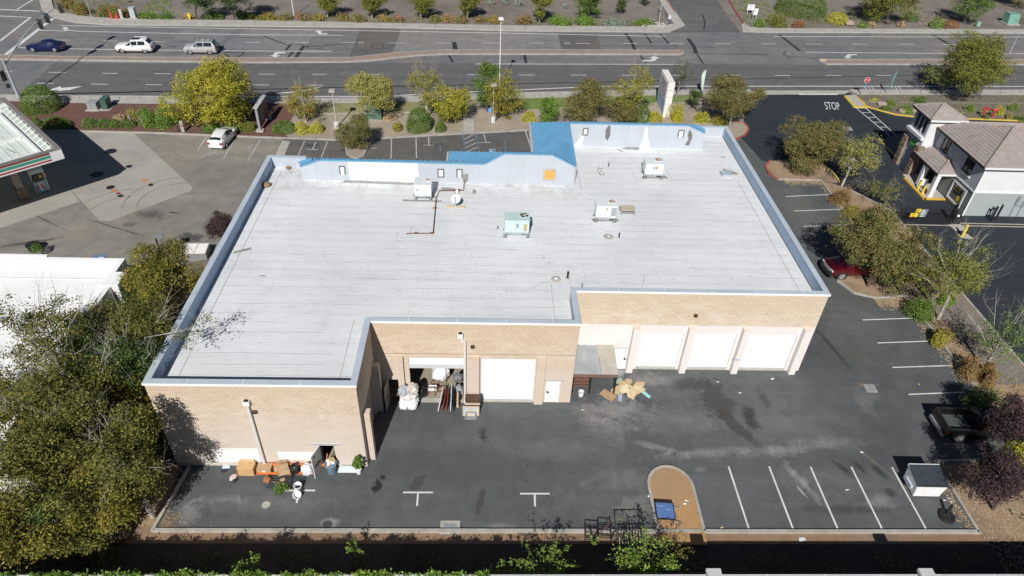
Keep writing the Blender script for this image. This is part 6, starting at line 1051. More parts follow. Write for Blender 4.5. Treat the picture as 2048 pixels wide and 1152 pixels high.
# ================================================ LOOSE THINGS IN THE REAR YARD
def simple(name, mb, mat, loc, label, cat, rz=0., smooth=False, group=None):
    o = mb.build(name, mat, smooth=smooth); o.location = loc; o.rotation_euler = (0, 0, rz); return tag(o, label, cat, group)
def bag(loc, r_, mat, label, sz=.9, seed=0, group=None, sx=1., sy=1., knot=True):
    rng = random.Random(seed); t = thing('plastic_bag', label, 'bag', loc, rng.uniform(0, 3), group); mb = MB(); mb.ball((0, 0, r_*sz*.92), r_, sz, 16, 11, .0, None, sx, sy); V_ = []
    for (x, y, z) in mb.v:
        a = math.atan2(y, x); f = 1+.10*math.sin(5*a+seed)+.07*math.sin(9*a+z*14+seed*2)+rng.uniform(-.05, .05); V_.append((x*f, y*f, max(0, z*(1+rng.uniform(-.05, .05)))))
    mb.v = V_; mb.build('sack', mat, t, False); 
    if knot: mb = MB(); zt = r_*sz*1.9; mb.add([(r_*.12*math.cos(k), r_*.12*math.sin(k), zt-.04) for k in range(6)]+[(r_*.32*math.cos(k+.3), r_*.32*math.sin(k+.3), zt+r_*.3*(1+.4*math.sin(k*5))) for k in range(6)], [(k, (k+1) % 6, 6+(k+1) % 6, 6+k) for k in range(6)]); mb.build('knot', mat, t)
    return t
def cbox(loc, w_, d_, h_, rz, label, flaps=True, m=None, tilt=(0, 0)):
    t = thing('cardboard_box', label, 'box', loc, rz); t.rotation_euler = (tilt[0], tilt[1], rz); m = m or CARD; mb = MB(); mb.box(-w_/2, w_/2, -d_/2, d_/2, 0, h_); mb.build('carton', m, t)
    if flaps: mb = MB(); mb.obox((0, -d_/2-.12, h_+.03), (w_/2, 0, 0), (0, .13, .06), (0, .002, .004)); mb.obox((0, d_/2+.1, h_+.05), (w_/2, 0, 0), (0, .11, -.06), (0, .002, .004)); mb.build('flap', m, t)
    mb = MB(); mb.box(-w_*.12, w_*.12, -d_/2-.004, -d_/2, h_*.4, h_*.75); mb.build('paper_label', OFFW, t)
    return t
# by the open rear door
t = thing('plywood_cabinet', 'bare plywood cabinet lying on its back by the rear wall', 'cabinet', (-14.2, 25.75, 0), R_(-1)); mb = MB(); mb.box(-.5, .5, 0, .6, 0, .62); mb.build('carcass', PLY, t); mb = MB(); mb.box(-.5, -.43, -.012, .0, .02, .62); mb.build('edge_strip', M('edge_wood', (.28, .11, .05), .7), t); mb = MB(); mb.box(-.48, .4, .58, .8, .62, .68); mb.build('lid_board', M('ply_pale', (.60, .45, .26), .75), t)
cbox((-13.15, 26.15, 0), .85, .5, .42, R_(-2), 'long shut cardboard box beside the plywood cabinet', False); cbox((-12.1, 26.0, .1), .62, .5, .55, R_(28), 'large tilted cardboard box with a white label on the orange beams', True, tilt=(R_(14), R_(10))); cbox((-12.4, 26.3, .0), .5, .4, .35, R_(20), 'small open cardboard box behind the large tilted box', True); cbox((-11.95, 25.4, 0), .3, .2, .14, R_(30), 'little crushed cardboard box on the steel bars', False, tilt=(R_(8), 0))
for k, (y, z, lb) in enumerate(((25.9, .02, 'nearer orange rack beam lying along the rear wall'), (26.33, .3, 'farther orange rack beam on top of the boxes by the wall'))): mb = MB(); mb.box(-1.65, 1.65, -.05, .05, 0, .11); mb.box(-1.7, -1.65, -.06, .06, -.01, .16); mb.box(1.65, 1.7, -.06, .06, -.01, .16); simple('rack_beam', mb, ORANGE, (-11.9 if not k else -11.3, y, z), lb, 'beam', R_(1-1.5*k), group='orange rack beams')
bag((-11.35, 26.05, 0), .34, BAGBLK, 'black rubbish bag on the orange beam left of a white sack', 1.0, 3); bag((-10.55, 25.95, .02), .36, M('white_sack', (.76, .76, .78), .5, var=.06), 'white sack leaning by the open grey door', 1.15, 8)
rng = random.Random(9); t = thing('steel_bar_bundle', 'bundle of dark steel bars lying in front of the orange beam', 'bars', (-11.7, 25.2, 0))
for k in range(13): y = -.42+k*.07+rng.uniform(-.02, .02); a = rng.uniform(-.05, .05); mb = MB(); mb.obox((rng.uniform(-.1, .1), y, .05+rng.uniform(0, .06)), (1.05*math.cos(a), 1.05*math.sin(a), 0), (0, .022, 0), (0, 0, .022)); mb.build('bar', M('bar_blue_grey', (.085, .095, .115), .5, .3, var=.2), t)
mb = MB(); mb.obox((.3, .15, .16), (.04, -.45, 0), (.035, .003, 0), (0, 0, .02)); mb.build('cross_bar', DARKM, t)
def bucket(loc, rz, tilt, label, m=WHITE, r_=.19, h_=.38, grp=None):
    t = thing('bucket', label, 'bucket', loc, rz, grp); t.rotation_euler = (tilt, 0, rz); mb = MB(); seg = 20; vs = []; 
    for (q, z) in ((r_*.82, 0), (r_, h_), (r_*.93, h_), (r_*.78, .03)):
        for k in range(seg): a = 2*math.pi*k/seg; vs.append((q*math.cos(a), q*math.sin(a), z))
    fs = [(i*seg+k, i*seg+(k+1) % seg, (i+1)*seg+(k+1) % seg, (i+1)*seg+k) for i in range(3) for k in range(seg)]+[tuple(range(seg))[::-1], tuple(3*seg+k for k in range(seg))]
    mb.add(vs, fs); mb.build('pail', m, t, True); mb = MB(); mb.tube([(r_*math.cos(a), -.03-.5*r_*math.sin(a), h_-.06-.15*math.sin(a)) for a in [math.pi*k/8 for k in range(9)]], .008, 5); mb.build('handle', GREYM, t); return t
bucket((-10.9, 24.85, 0), .4, R_(6), 'upright white bucket on the white stall line', r_=.24, h_=.42); bucket((-10.82, 24.42, .05), .1, R_(38), 'tipped white bucket resting below the upright one', r_=.25, h_=.34); bucket((6.72, 32.55, 0), .6, 0, 'white bucket in front of the lean to shelter', r_=.2, h_=.42)
x, y, _ = G(660, 944); t = thing('rubbish_bin', 'grey blue bin full of rubbish in the open rear doorway', 'bin', (-9.15, 26.12, 0)); mb = MB(); mb.cyl((0, 0), .26, 0, .78, 20, .33); mb.build('barrel', M('bin_blue_grey', (.13, .20, .27), .55, var=.12), t, True); mb = MB(); mb.tube([(.345*math.cos(a), .345*math.sin(a), .79) for a in [2*math.pi*k/20 for k in range(21)]], .025, 6); mb.build('rim', M('bin_rim', (.3, .38, .45), .5), t)
mb = MB(); rng = random.Random(4)
for k in range(16): a = rng.uniform(0, 6.3); q = rng.uniform(0, .22); mb.obox((q*math.cos(a), q*math.sin(a), .84+rng.uniform(-.05, .08)), (rng.uniform(.05, .11), .03, .03), (-.03, rng.uniform(.04, .09), .02), (0, 0, .012))
mb.build('rubbish', OFFW, t); mb = MB(); mb.obox((.12, .05, 1.0), (.16, .03, .1), (0, .01, .0), (-.05, 0, .2)); mb.build('card_sheet', CARD, t)
for k, (x, r_) in enumerate(((-9.35, .06),)): mb = MB(); mb.obox((0, 0, .5), (.1, .12, .55), (.03, 0, 0), (0, .012, 0)); simple('timber_board', mb, M('orange_board', (.55, .2, .06), .7), (-9.5, 26.5, 0), 'orange board leaning inside the rear doorway', 'board')
t = thing('white_panel_stack', 'stack of white metal panels at the foot of the rear wall', 'panels', (-8.15, 26.2, 0))
for k in range(4): mb = MB(); mb.box(-.62+.05*k, .62-.03*k, -.2+.05*k, .18, .03+k*.05, .06+k*.05); mb.build('panel', (WHITE, LBLUE)[k % 2], t)
# litter clothes
for (px, py, c1, c2, lb, sd) in ((452, 937, (.55, .66, .8), (.03, .03, .04), 'crumpled pale blue cloth on the asphalt by the rear wall', 1), (469, 957, (.66, .5, .48), (.02, .02, .03), 'crumpled pink and black cloth in front of the plywood cabinet', 2)):
    g = G(px, py); rng = random.Random(sd); t = thing('crumpled_cloth', lb, 'cloth', g, rng.uniform(0, 1)); mb = MB(); mb.ball((0, .1, .04), .22, .4, 12, 7, .25, rng, 1.1, .8); mb.build('cloth', M('cloth%s' % 'ab'[sd-1], c1, .9, scale=6), t); mb = MB(); mb.ball((-.08, -.16, .05), .17, .5, 12, 7, .2, rng, 1, .8); mb.build('dark_fold', M('clothdark', c2, .9), t)
# ---- at the big door
cg = 'bags piled on the cart'; t = thing('platform_cart', 'low platform cart carrying a pile of plastic bags', 'cart', (-5.0, 31.0, 0)); mb = MB(); mb.box(-.5, .5, -.05, .7, .14, .19); mb.build('deck', GREYM, t); 
for x in (-.42, .42):
    for y in (0, .62): mb = MB(); mb.tube([(x-.03, y, .07), (x+.03, y, .07)], .07, 12); mb.build('castor', TYRE, t)
for k, (dx, dy, z, r_, m, lb) in enumerate(((-.27, .1, .19, .34, WHITE, 'white bag at the bottom left of the bag pile'), (.28, .1, .19, .36, WHITE, 'white bag at the bottom right of the bag pile'), (-.2, .45, .3, .36, WHITE, 'white bag behind the bottom left of the pile'), (.3, .5, .3, .38, PLASTICBAG, 'cloudy bag behind the bottom right of the pile'), (-.02, .3, .75, .33, M('bag_pink_white', (.68, .62, .60), .4, var=.15, scale=4), 'pinkish white bag in the middle of the bag pile'), (.36, .38, .85, .3, M('bag_pink_white2', (.6, .56, .53), .4, var=.2, scale=4), 'rumpled bag with brown contents right in the bag pile'), (-.26, .42, 1.15, .38, M('bag_grey', (.38, .42, .45), .3, var=.15, scale=4), 'large grey clear bag topping the left of the pile'), (.33, .45, 1.25, .40, M('bag_grey_tan', (.50, .47, .41), .35, var=.15, scale=4), 'large beige clear bag topping the right of the pile'))): bag((-5.0+dx, 31.0+dy, z), r_, m, lb, 1.05, 20+k, cg, knot=k > 5)
bag((-4.3, 32.2, .1), .42, BAGBLK, 'black bag just inside the big open door', 1.2, 41); bag((-3.0, 33.6, .5), .62, M('white_bag_bright', (.78, .78, .78), .45, var=.04), 'big white bag under the half raised door', .95, 42); bag((-1.7, 32.5, .1), .36, M('silver_bag', (.33, .36, .39), .25, .2, var=.3, scale=5), 'silver grey bag at the right jamb of the open door', 1.1, 43); bag((-1.75, 33.1, .75), .36, M('dark_grey_bag', (.16, .17, .18), .35, var=.3, scale=5), 'dark grey bag stacked behind the silver one', 1.0, 44)
t = thing('metal_chair_frame', 'rusty metal frame table standing inside the open door', 'frame', (-3.3, 32.3, .05)); mb = MB()
for x in (-.5, .0, .55):
    for y in (0, .5): mb.box(x-.02, x+.02, y-.02, y+.02, 0, .85)
for z in (.4, .83): mb.box(-.48, .53, -.02, .02, z, z+.035); mb.box(-.48, .53, .48, .52, z, z+.035)
mb.build('frame', RUST, t); mb = MB(); mb.box(-.45, .1, .06, .46, .45, .62); mb.build('white_parcel', WHITE, t)
for k, (x, m1, h_, lean, lb) in enumerate(((-3.02, M('frame_white_red', (.66, .62, .6), .6), 1.25, .18, 'pale framed panel at the left of the row leaning outward'), (-2.72, M('frame_dark_red', (.22, .02, .03), .5), 1.2, .14, 'dark red framed panel second in the leaning row'), (-2.48, M('frame_red_brown', (.20, .06, .035), .5), 1.15, .1, 'red brown framed panel third in the leaning row'), (-2.2, M('frame_blue_white', (.5, .55, .62), .4), 1.45, .06, 'pale edged panel fourth in the leaning row'), (-1.98, DARKM, 1.3, .0, 'black framed panel at the right of the leaning row'))):
    t = thing('framed_panel', lb, 'panel', (x, 31.05, 0), R_(-4+k*2), 'framed panels leaning at the open door'); t.rotation_euler = (0, lean, R_(-4+k*2)); mb = MB(); mb.box(-.03, .03, -.05, .02, 0, h_); mb.box(-.03, .03, 1.0, 1.07, 0, h_); mb.box(-.03, .03, .02, 1.0, 0, .07); mb.box(-.03, .03, .02, 1.0, h_-.07, h_); mb.build('frame', m1, t); mb = MB(); mb.box(-.012, .012, .02, 1.0, .07, h_-.07); mb.build('picture_board', BLACK if k % 2 else WOODD, t)
t = thing('wicker_mirror', 'oval wicker mirror standing on edge beside the framed panels', 'mirror', (-1.72, 31.1, 0)); mb = MB(); 
for k in range(26): a = 2*math.pi*k/26; mb.ball((.04*math.sin(k*3.1), .42+.40*math.cos(a), .58+.53*math.sin(a)), .068, 1, 6, 4)
mb.build('woven_rim', M('wicker', (.58, .45, .30), .85, var=.2, scale=8), t); mb = MB(); mb.tube([(.01, .42, .58), (.03, .42, .58)], 1, 24); mb.v = [(a, .42+(b-.42)*.38, .58+(c-.58)*.5) for a, b, c in mb.v]; mb.build('backing', WOODD, t)
t = thing('hand_truck', 'hand truck with a wooden crate frame in front of the pilaster', 'hand truck', (-.82, 30.55, 0)); mb = MB(); mb.box(-.52, .52, .05, .10, .08, .92); mb.build('tilted_board', M('board_grey_white', (.5, .51, .52), .7), t); mb = MB()
for a in ((-.55, -.48, .0, .06, .06, .96), (.48, .55, 0, .06, .06, .96), (-.48, .48, 0, .06, .06, .12), (-.48, .48, 0, .06, .9, .96), (-.02, .02, .02, .045, .12, .9), (-.48, .48, .02, .045, .48, .52)): mb.box(*a)
mb.build('wood_frame', M('pale_timber', (.6, .47, .32), .75), t); mb = MB(); mb.tube([(-.3, -.25, .05), (-.3, -.12, .55), (.3, -.12, .55), (.3, -.25, .05)], .025, 6); mb.build('tube_handle', GREYM, t); mb = MB(); mb.box(-.4, .4, -.3, .05, .03, .06); mb.build('toe_plate', GREYM, t)
for x in (-.36, .36): mb = MB(); mb.tube([(x-.03, .12, .1), (x+.03, .12, .1)], .1, 12); mb.build('wheel', TYRE, t)
t = thing('wicker_basket', 'dark wicker basket crate stacked behind the hand truck', 'basket', (-.72, 31.05, 0)); mb = MB(); mb.box(-.5, .5, 0, .5, 0, .75); mb.build('crate', M('pale_timber2', (.55, .46, .36), .75), t); mb = MB(); 
for k in range(4):
    for q in range(9): mb.box(-.5+q*.112, -.5+q*.112+.1, .02+(.012 if (q+k) % 2 else 0), .5, .76+k*.085, .835+k*.085)
mb.build('basket_weave', WOODD, t); mb = MB(); mb.box(.5, .56, .0, .5, .3, 1.1); mb.build('side_rail', DARKM, t)
# ---- around the lean-to
g = G(1216, 791); t = cbox((g[0], g[1], .01), 1.05, .62, .06, R_(-42), 'flattened cardboard sheet beside the dried palm fronds', False)
g = G(1258, 776); t = thing('palm_frond_pile', 'heap of dried straw coloured palm fronds on the asphalt', 'fronds', (g[0], g[1], 0)); FR = M('dry_frond', (.56, .43, .26), .9, var=.2, scale=6); FR2 = M('dry_frond_pale', (.66, .56, .40), .9, var=.15, scale=6); rng = random.Random(12)
for k, (a, l) in enumerate(((150, 1.15), (178, 1.3), (205, 1.35), (235, 1.0), (265, 1.0), (292, 1.05), (330, 1.3), (355, 1.25), (25, 1.1), (60, .7), (110, .9))):
    a = R_(a); mb = MB(); d = Vector((math.cos(a), math.sin(a), 0)); n_ = Vector((-d.y, d.x, 0)); nb = 15; bo = Vector((rng.uniform(-.3, .3), rng.uniform(-.2, .2), rng.uniform(0, .1))); l *= rng.uniform(.7, 1)
    for q in range(nb): f = q/(nb-1)-.5; dd = (d+n_*f*.85).normalized(); L_ = l*(1-abs(f)*.55)*rng.uniform(.85, 1.05); z0 = .17+.05*rng.random(); p0 = dd*.1+bo; mb.obox(p0+dd*L_/2+Vector((0, 0, z0-L_*.08)), dd*L_/2-Vector((0, 0, L_*.1)), n_*.026, (0, 0, .006))
    mb.build('frond', (FR, FR2)[k % 2], t)
for px, py, ang, c, lb in ((1236, 763, 40, (.30, .52, .46), 'pale green plastic plant leaf behind the palm heap'), (1292, 790, -55, (.33, .62, .60), 'turquoise plastic plant leaf right of the palm heap'), (1272, 795, -60, (.05, .08, .11), 'dark blue leaf scrap below the palm heap'), (1240, 796, 80, (.4, .42, .52), 'lilac cloth scrap below the palm heap')):
    g = G(px, py); mb = MB(); a = R_(ang); d = Vector((math.cos(a), math.sin(a), 0)); n_ = Vector((-d.y, d.x, 0))
    for q in range(7): mb.obox(d*(q*.1-.3)+Vector((0, 0, .05+.02*(q % 2))), d*.06+n_*.02, n_*(.1+.04*(q % 2)), (0, 0, .008))
    simple('leaf_scrap', mb, M('scrap_'+lb.split()[0], c, .7), (g[0], g[1], 0), lb, 'scrap')
# ---- plants lying / standing
# ---- blue board, steel bed frames
t = thing('blue_folding_table', 'blue topped folding table with black rim on the dirt island', 'table', (10.65, 23.1, .1), R_(-4)); mb = MB(); mb.box(-.5, .5, -.52, .52, .38, .41); mb.build('top', M('table_blue', (.10, .19, .42), .4, var=.1), t); mb = MB()
for a in ((-.55, .55, -.57, -.52, .36, .43), (-.55, .55, .52, .57, .36, .43), (-.55, -.5, -.52, .52, .36, .43), (.5, .55, -.52, .52, .36, .43)): mb.box(*a)
mb.build('rim', BLACK, t)
for x in (-.48, .48):
    for y in (-.5, .5): mb = MB(); mb.tube([(x, y, 0), (x*.95, y*.95, .37)], .02, 6); mb.build('leg', DARKM, t)
mb = MB(); mb.tube([(.5, .5, .2), (1.0, .46, .04)], .015); mb.tube([(.5, -.5, .2), (1.0, -.5, .04)], .015); mb.build('loose_strut', M('strut_blue', (.3, .38, .5), .5), t); mb = MB()
for x, y in ((-.45, .3), (-.3, .26), (-.15, .27), (.1, .08), (.2, .05)): mb.box(x, x+.05, y, y+.035, .411, .414)
mb.build('paint_drips', WHITE, t)
def bars(loc, rz, w_, h_, n, lean, m, label, top=True):
    t = thing('barred_gate', label, 'gate', loc, rz); t.rotation_euler = (lean, 0, rz); mb = MB(); mb.box(-w_/2, -w_/2+.05, -.025, .025, 0, h_); mb.box(w_/2-.05, w_/2, -.025, .025, 0, h_); mb.box(-w_/2+.05, w_/2-.05, -.02, .02, h_-.1, h_-.05); mb.box(-w_/2+.05, w_/2-.05, -.02, .02, h_*.62, h_*.62+.05); mb.build('outer_frame', m, t); mb = MB()
    for k in range(n): x = -w_/2+w_*(k+1)/(n+1); mb.box(x-.025, x+.025, -.015, .015, 0, h_*.62)
    mb.build('bars', M('bar_rusty_tan', (.33, .28, .20), .7, .2, var=.3, scale=4), t); return t
bars((8.4, 20.75, 0), R_(2), 1.65, 1.9, 9, R_(-52), DARKM, 'black barred steel gate leaning over the rear kerb')
for k, (x, y, z, lb) in enumerate(((6.2, 21.6, 0, 'low dark bed frame left of two over the rear kerb'), (6.95, 21.75, .0, 'low dark bed frame with a diagonal brace, right of two over the rear kerb'))):
    t = thing('bed_frame', lb, 'frame', (x, y, z), R_(-3)); mb = MB()
    for dx in (-.38, .34):
        for dy in (-.2, .5): mb.box(dx, dx+.03, dy, dy+.03, 0, .6)
    for zz in (.2, .56): mb.box(-.34, .34, -.2, -.16, zz, zz+.04); mb.box(-.34, .34, .5, .54, zz, zz+.04); mb.box(-.38, -.34, -.16, .5, zz, zz+.04); mb.box(.34, .38, -.16, .5, zz, zz+.04)
    mb.build('frame', DARKM, t); mb = MB()
    if k: mb.tube([(-.34, -.18, .3), (.36, .52, .7)], .02)
    mb.tube([(-.34, .1, .45), (.36, .1, .45)], .015); mb.build('brace', RUST if k else DARKM, t)
mb = MB(); mb.obox((0, 0, .55), (.03, 0, 0), (0, .03, 0), (0, -.35, .6)); simple('steel_post', mb, M('post_tan_grey', (.35, .33, .28), .7), (7.35, 21.2, 0), 'tan steel post leaning left of the barred gate', 'post', R_(4))
# ---- dumpster and parasol base
t = thing('dumpster', 'white dumpster with black ribbed lids at the yard corner', 'dumpster', (26.1, 24.42, 0), R_(-1)); mb = MB(); W_, D_, H0, H1 = 1.85, 1.35, 1.12, 1.38
mb.add([(0.12, .02, .12), (W_-.12, .02, .12), (W_-.12, D_, .12), (.12, D_, .12), (0, 0, H0), (W_, 0, H0), (W_, D_, H1), (0, D_, H1)], [(3, 2, 1, 0), (4, 5, 6, 7), (0, 1, 5, 4), (1, 2, 6, 5), (2, 3, 7, 6), (3, 0, 4, 7)]); DW = M('dumpster_white', (.80, .80, .81), .55, var=.06, scale=2); mb.build('container', DW, t)
mb = MB(); sl_ = (H1-H0)/D_
mb.add([(-.02, -.06, H0+.01), (W_+.02, -.06, H0+.01), (W_+.02, D_, H1+.03), (-.02, D_, H1+.03), (-.02, -.06, H0+.05), (W_+.02, -.06, H0+.05), (W_+.02, D_, H1+.07), (-.02, D_, H1+.07)], [(3, 2, 1, 0), (4, 5, 6, 7), (0, 1, 5, 4), (1, 2, 6, 5), (2, 3, 7, 6), (3, 0, 4, 7)]); LDM = M('lid_black', (.028, .036, .045), .5, var=.15); lid = mb.build('lid', LDM, t); mb = MB()
for k in range(11): x = .08+k*.165; mb.obox((x, D_/2, (H0+H1)/2+.07), (.035, 0, 0), (0, D_/2-.08, sl_*(D_/2-.08)), (0, 0, .025))
mb.build('lid_rib', M('lid_rib_grey', (.06, .075, .09), .5), lid); mb = MB(); mb.box(-.14, -.0, .25, .95, .55, .78); mb.box(W_, W_+.12, .25, .95, .55, .78); mb.build('fork_pocket', M('pocket_blue_white', (.5, .56, .62), .5), t)
mb = MB(); mb.box(-.03, W_+.03, D_+.005, D_+.06, H1-.1, H1+.08); mb.build('hinge_bar', OFFW, t)
for x in (.2, W_-.2):
    for y in (.25, D_-.2): mb = MB(); mb.tube([(x-.04, y, .08), (x+.04, y, .08)], .08, 12); mb.build('castor', TYRE, t)
t = thing('parasol_base', 'round black parasol base with a short tube near the dumpster', 'parasol base', (27.62, 23.05, 0)); mb = MB(); mb.cyl((0, 0), .47, 0, .2, 28, .42); mb.build('weight', BLACK, t, True); mb = MB(); mb.tube([(.05, .12, .18), (.12, .25, .8)], .1, 12); mb.build('tube', BLACK, t); mb = MB()
for a in (0, 1.57): mb.obox((0, 0, .208), (.34*math.cos(a), .34*math.sin(a), 0), (-.02*math.sin(a), .02*math.cos(a), 0), (0, 0, .008))
mb.build('rib', M('rib_dark', (.05, .055, .06), .4), t)
# ---- small litter, each piece its own thing where it shows
LIT = [(1443, 1056, .28, .1, (.60, .52, .38), 'folded tan carton by the kerb between two stall lines'), (1724, 905, .22, .09, WHITE, 'white paper scrap in the middle of the right yard'), (1897, 997, .16, .1, LBLUE, 'pale blue paper triangle nearest the dumpster'), (1889, 1001, .15, .1, LBLUE, 'pale green paper scrap left of two under the dumpster'), (1903, 1004, .13, .1, LBLUE, 'pale green paper scrap right beside fallen leaves'), (1695, 980, .3, .05, WHITE, 'white strip of litter in the stall area'), (1545, 758, .25, .12, WHITE, 'white splat of paper near the rightmost roll up door'), (1480, 786, .2, .1, PLASTICBAG, 'clear plastic scrap on the wet stain'), (1436, 764, .2, .05, WHITE, 'small white scrap in front of the middle roll up door'), (1166, 820, .2, .05, WHITE, 'white scrap on the asphalt below the white bucket'), (1604, 1079, .45, .25, PLASTICBAG, 'clear plastic crate scrap on the dirt beyond the rear kerb'), (1369, 1010, .2, .12, WHITE, 'white paper on the dirt island'), (1297, 993, .1, .14, WHITE, 'white scrap beside the island kerb'), (1373, 1004, .25, .05, WHITE, 'white strip on the dirt island'), (1838, 769, .1, .1, YELLOW, 'single yellow leaf on the right yard')]
for k, (px, py, a, b, m, lb) in enumerate(LIT):
    g = G(px, py); z = .105 if 'dirt island' in lb else .0; rr = random.Random(k); mb = MB(); mb.add([(-a/2, -b/2, .01), (a/2, -b/2*.6, .03), (a/2*.8, b/2, .015), (-a/2*.7, b/2*.9, .04), (-a/2, -b/2, .0), (a/2, -b/2*.6, .02), (a/2*.8, b/2, .005), (-a/2*.7, b/2*.9, .03)], [(0, 1, 2, 3), (7, 6, 5, 4), (0, 4, 5, 1), (1, 5, 6, 2), (2, 6, 7, 3), (3, 7, 4, 0)])
    simple('litter', mb, m if not isinstance(m, tuple) else M('carton_tan', m, .8), (g[0], g[1], z), lb, 'litter', rr.uniform(-.6, .6))
# ================================================ PLANTS
def leafmat(name, c, tr=.16):
    c = sm(c, 1.42); t = NT(name); f = t.ramp(t.noise(t.world(), 1.3, 3, .6), .3, .7, .8, 1.22); cc = t.mix(1., c, t.comb(f, f, f), 'MULTIPLY'); t.col(cc); t.b.inputs['Roughness'].default_value = .65; t.b.inputs['Specular IOR Level'].default_value = .25
    tl = t.n('ShaderNodeBsdfTranslucent'); t.L(cc, tl.inputs[0]); mx = t.n('ShaderNodeMixShader'); mx.inputs[0].default_value = tr
    out = [x for x in t.t.nodes if x.type == 'OUTPUT_MATERIAL'][0]; t.L(t.b.outputs[0], mx.inputs[1]); t.L(tl.outputs[0], mx.inputs[2]); t.L(mx.outputs[0], out.inputs[0]); return t.m
LC = dict(yellow=((.27, .255, .03), (.36, .32, .04), (.14, .155, .022)), green=((.085, .14, .025), (.12, .19, .035), (.055, .095, .018)), olive=((.145, .155, .032), (.20, .195, .04), (.085, .108, .022)),
  brown=((.150, .134, .044), (.21, .155, .062), (.08, .10, .027)), purple=((.05, .029, .032), (.068, .038, .038), (.034, .022, .026)), fresh=((.12, .20, .03), (.17, .25, .04), (.075, .13, .022)), rust=((.20, .12, .05), (.25, .155, .065), (.12, .105, .032)),
  lime=((.32, .31, .03), (.40, .36, .04), (.20, .21, .025)), pale=((.25, .24, .065), (.30, .27, .085), (.17, .18, .05)), sage=((.19, .23, .175), (.24, .28, .22), (.14, .17, .12)), dark=((.05, .082, .022), (.075, .11, .03), (.034, .058, .016)), grove=((.098, .104, .022), (.15, .138, .03), (.05, .062, .014)), grovey=((.145, .13, .022), (.21, .175, .03), (.075, .076, .016)), dry=((.33, .25, .14), (.42, .33, .19), (.24, .2, .1)), ochre=((.22, .20, .03), (.29, .245, .04), (.13, .135, .025)))
LM = {}
def lm(k):
    if k not in LM: LM[k] = [leafmat('leaf_%s_%s' % (k, n), c) for n, c in zip(('mid', 'light', 'deep'), LC[k])]
    return LM[k]
BLOOM = [M('bloom_pink', (.56, .17, .27), .7, var=.2, scale=6), M('bloom_red', (.38, .05, .06), .7, var=.2, scale=6), M('leaf_red_tip', (.26, .06, .06), .7)]
def leaves(name, C, size, nrm, rng, mats, wts, parent, aspect=.55, per=0):
    n = len(C); N = rng.normal(size=(n, 3)); N /= np.linalg.norm(N, axis=1)[:, None]; N = N*.75+nrm; N /= np.linalg.norm(N, axis=1)[:, None]
    A = rng.normal(size=(n, 3)); A -= N*(A*N).sum(1)[:, None]; A /= np.linalg.norm(A, axis=1)[:, None]; B = np.cross(N, A)
    s = (size*rng.uniform(.65, 1.35, n))[:, None]
    V_ = np.stack([C-A*s*.5, C+B*s*.5*aspect-N*s*.08, C+A*s*.5, C-B*s*.5*aspect-N*s*.08], 1).reshape(-1, 3)
    me = bpy.data.meshes.new(name); me.vertices.add(4*n); me.vertices.foreach_set('co', V_.astype(np.float32).ravel()); me.loops.add(4*n); me.loops.foreach_set('vertex_index', np.arange(4*n, dtype=np.int32)); me.polygons.add(n); me.polygons.foreach_set('loop_start', np.arange(0, 4*n, 4, dtype=np.int32))
    for m in mats: me.materials.append(m)
    me.polygons.foreach_set('material_index', (rng.choice(len(mats), n, p=np.array(wts)/sum(wts)) if not per else np.where(rng.random(n) < .62, np.repeat(rng.choice(len(mats), n//per, p=np.array(wts)/sum(wts)), per), rng.choice(len(mats), n, p=np.array(wts)/sum(wts)))).astype(np.int32)); me.update(calc_edges=True); me.validate()
    o = bpy.data.objects.new(name, me); COL.objects.link(o)
    if parent: o.parent = parent
    return o
def sph(rng, n): v = rng.normal(size=(n, 3)); return v/np.linalg.norm(v, axis=1)[:, None]
def twigs(mb, p, d, l, r_, lev, rng, spread=.6, up=.15):
    d = d.normalized(); pts = [p]; rad = [r_]; q = p.copy()
    for k in range(3): d = (d+Vector(rng.normal(size=3)*.16)+Vector((0, 0, up*.3))).normalized(); q = q+d*l/3; pts.append(q.copy()); rad.append(r_*(1-.22*(k+1)))
    mb.tube(pts, rad, 4 if lev < 2 else 5, False)
    if lev <= 0: return
    for k in range(int(rng.integers(2, 4))):
        f = int(rng.integers(1, 4)); nd = (d+Vector(rng.normal(size=3)*spread)+Vector((0, 0, up))).normalized(); twigs(mb, pts[f], nd, l*rng.uniform(.55, .8), rad[f]*.62, lev-1, rng, spread, up)
SEED = [100]
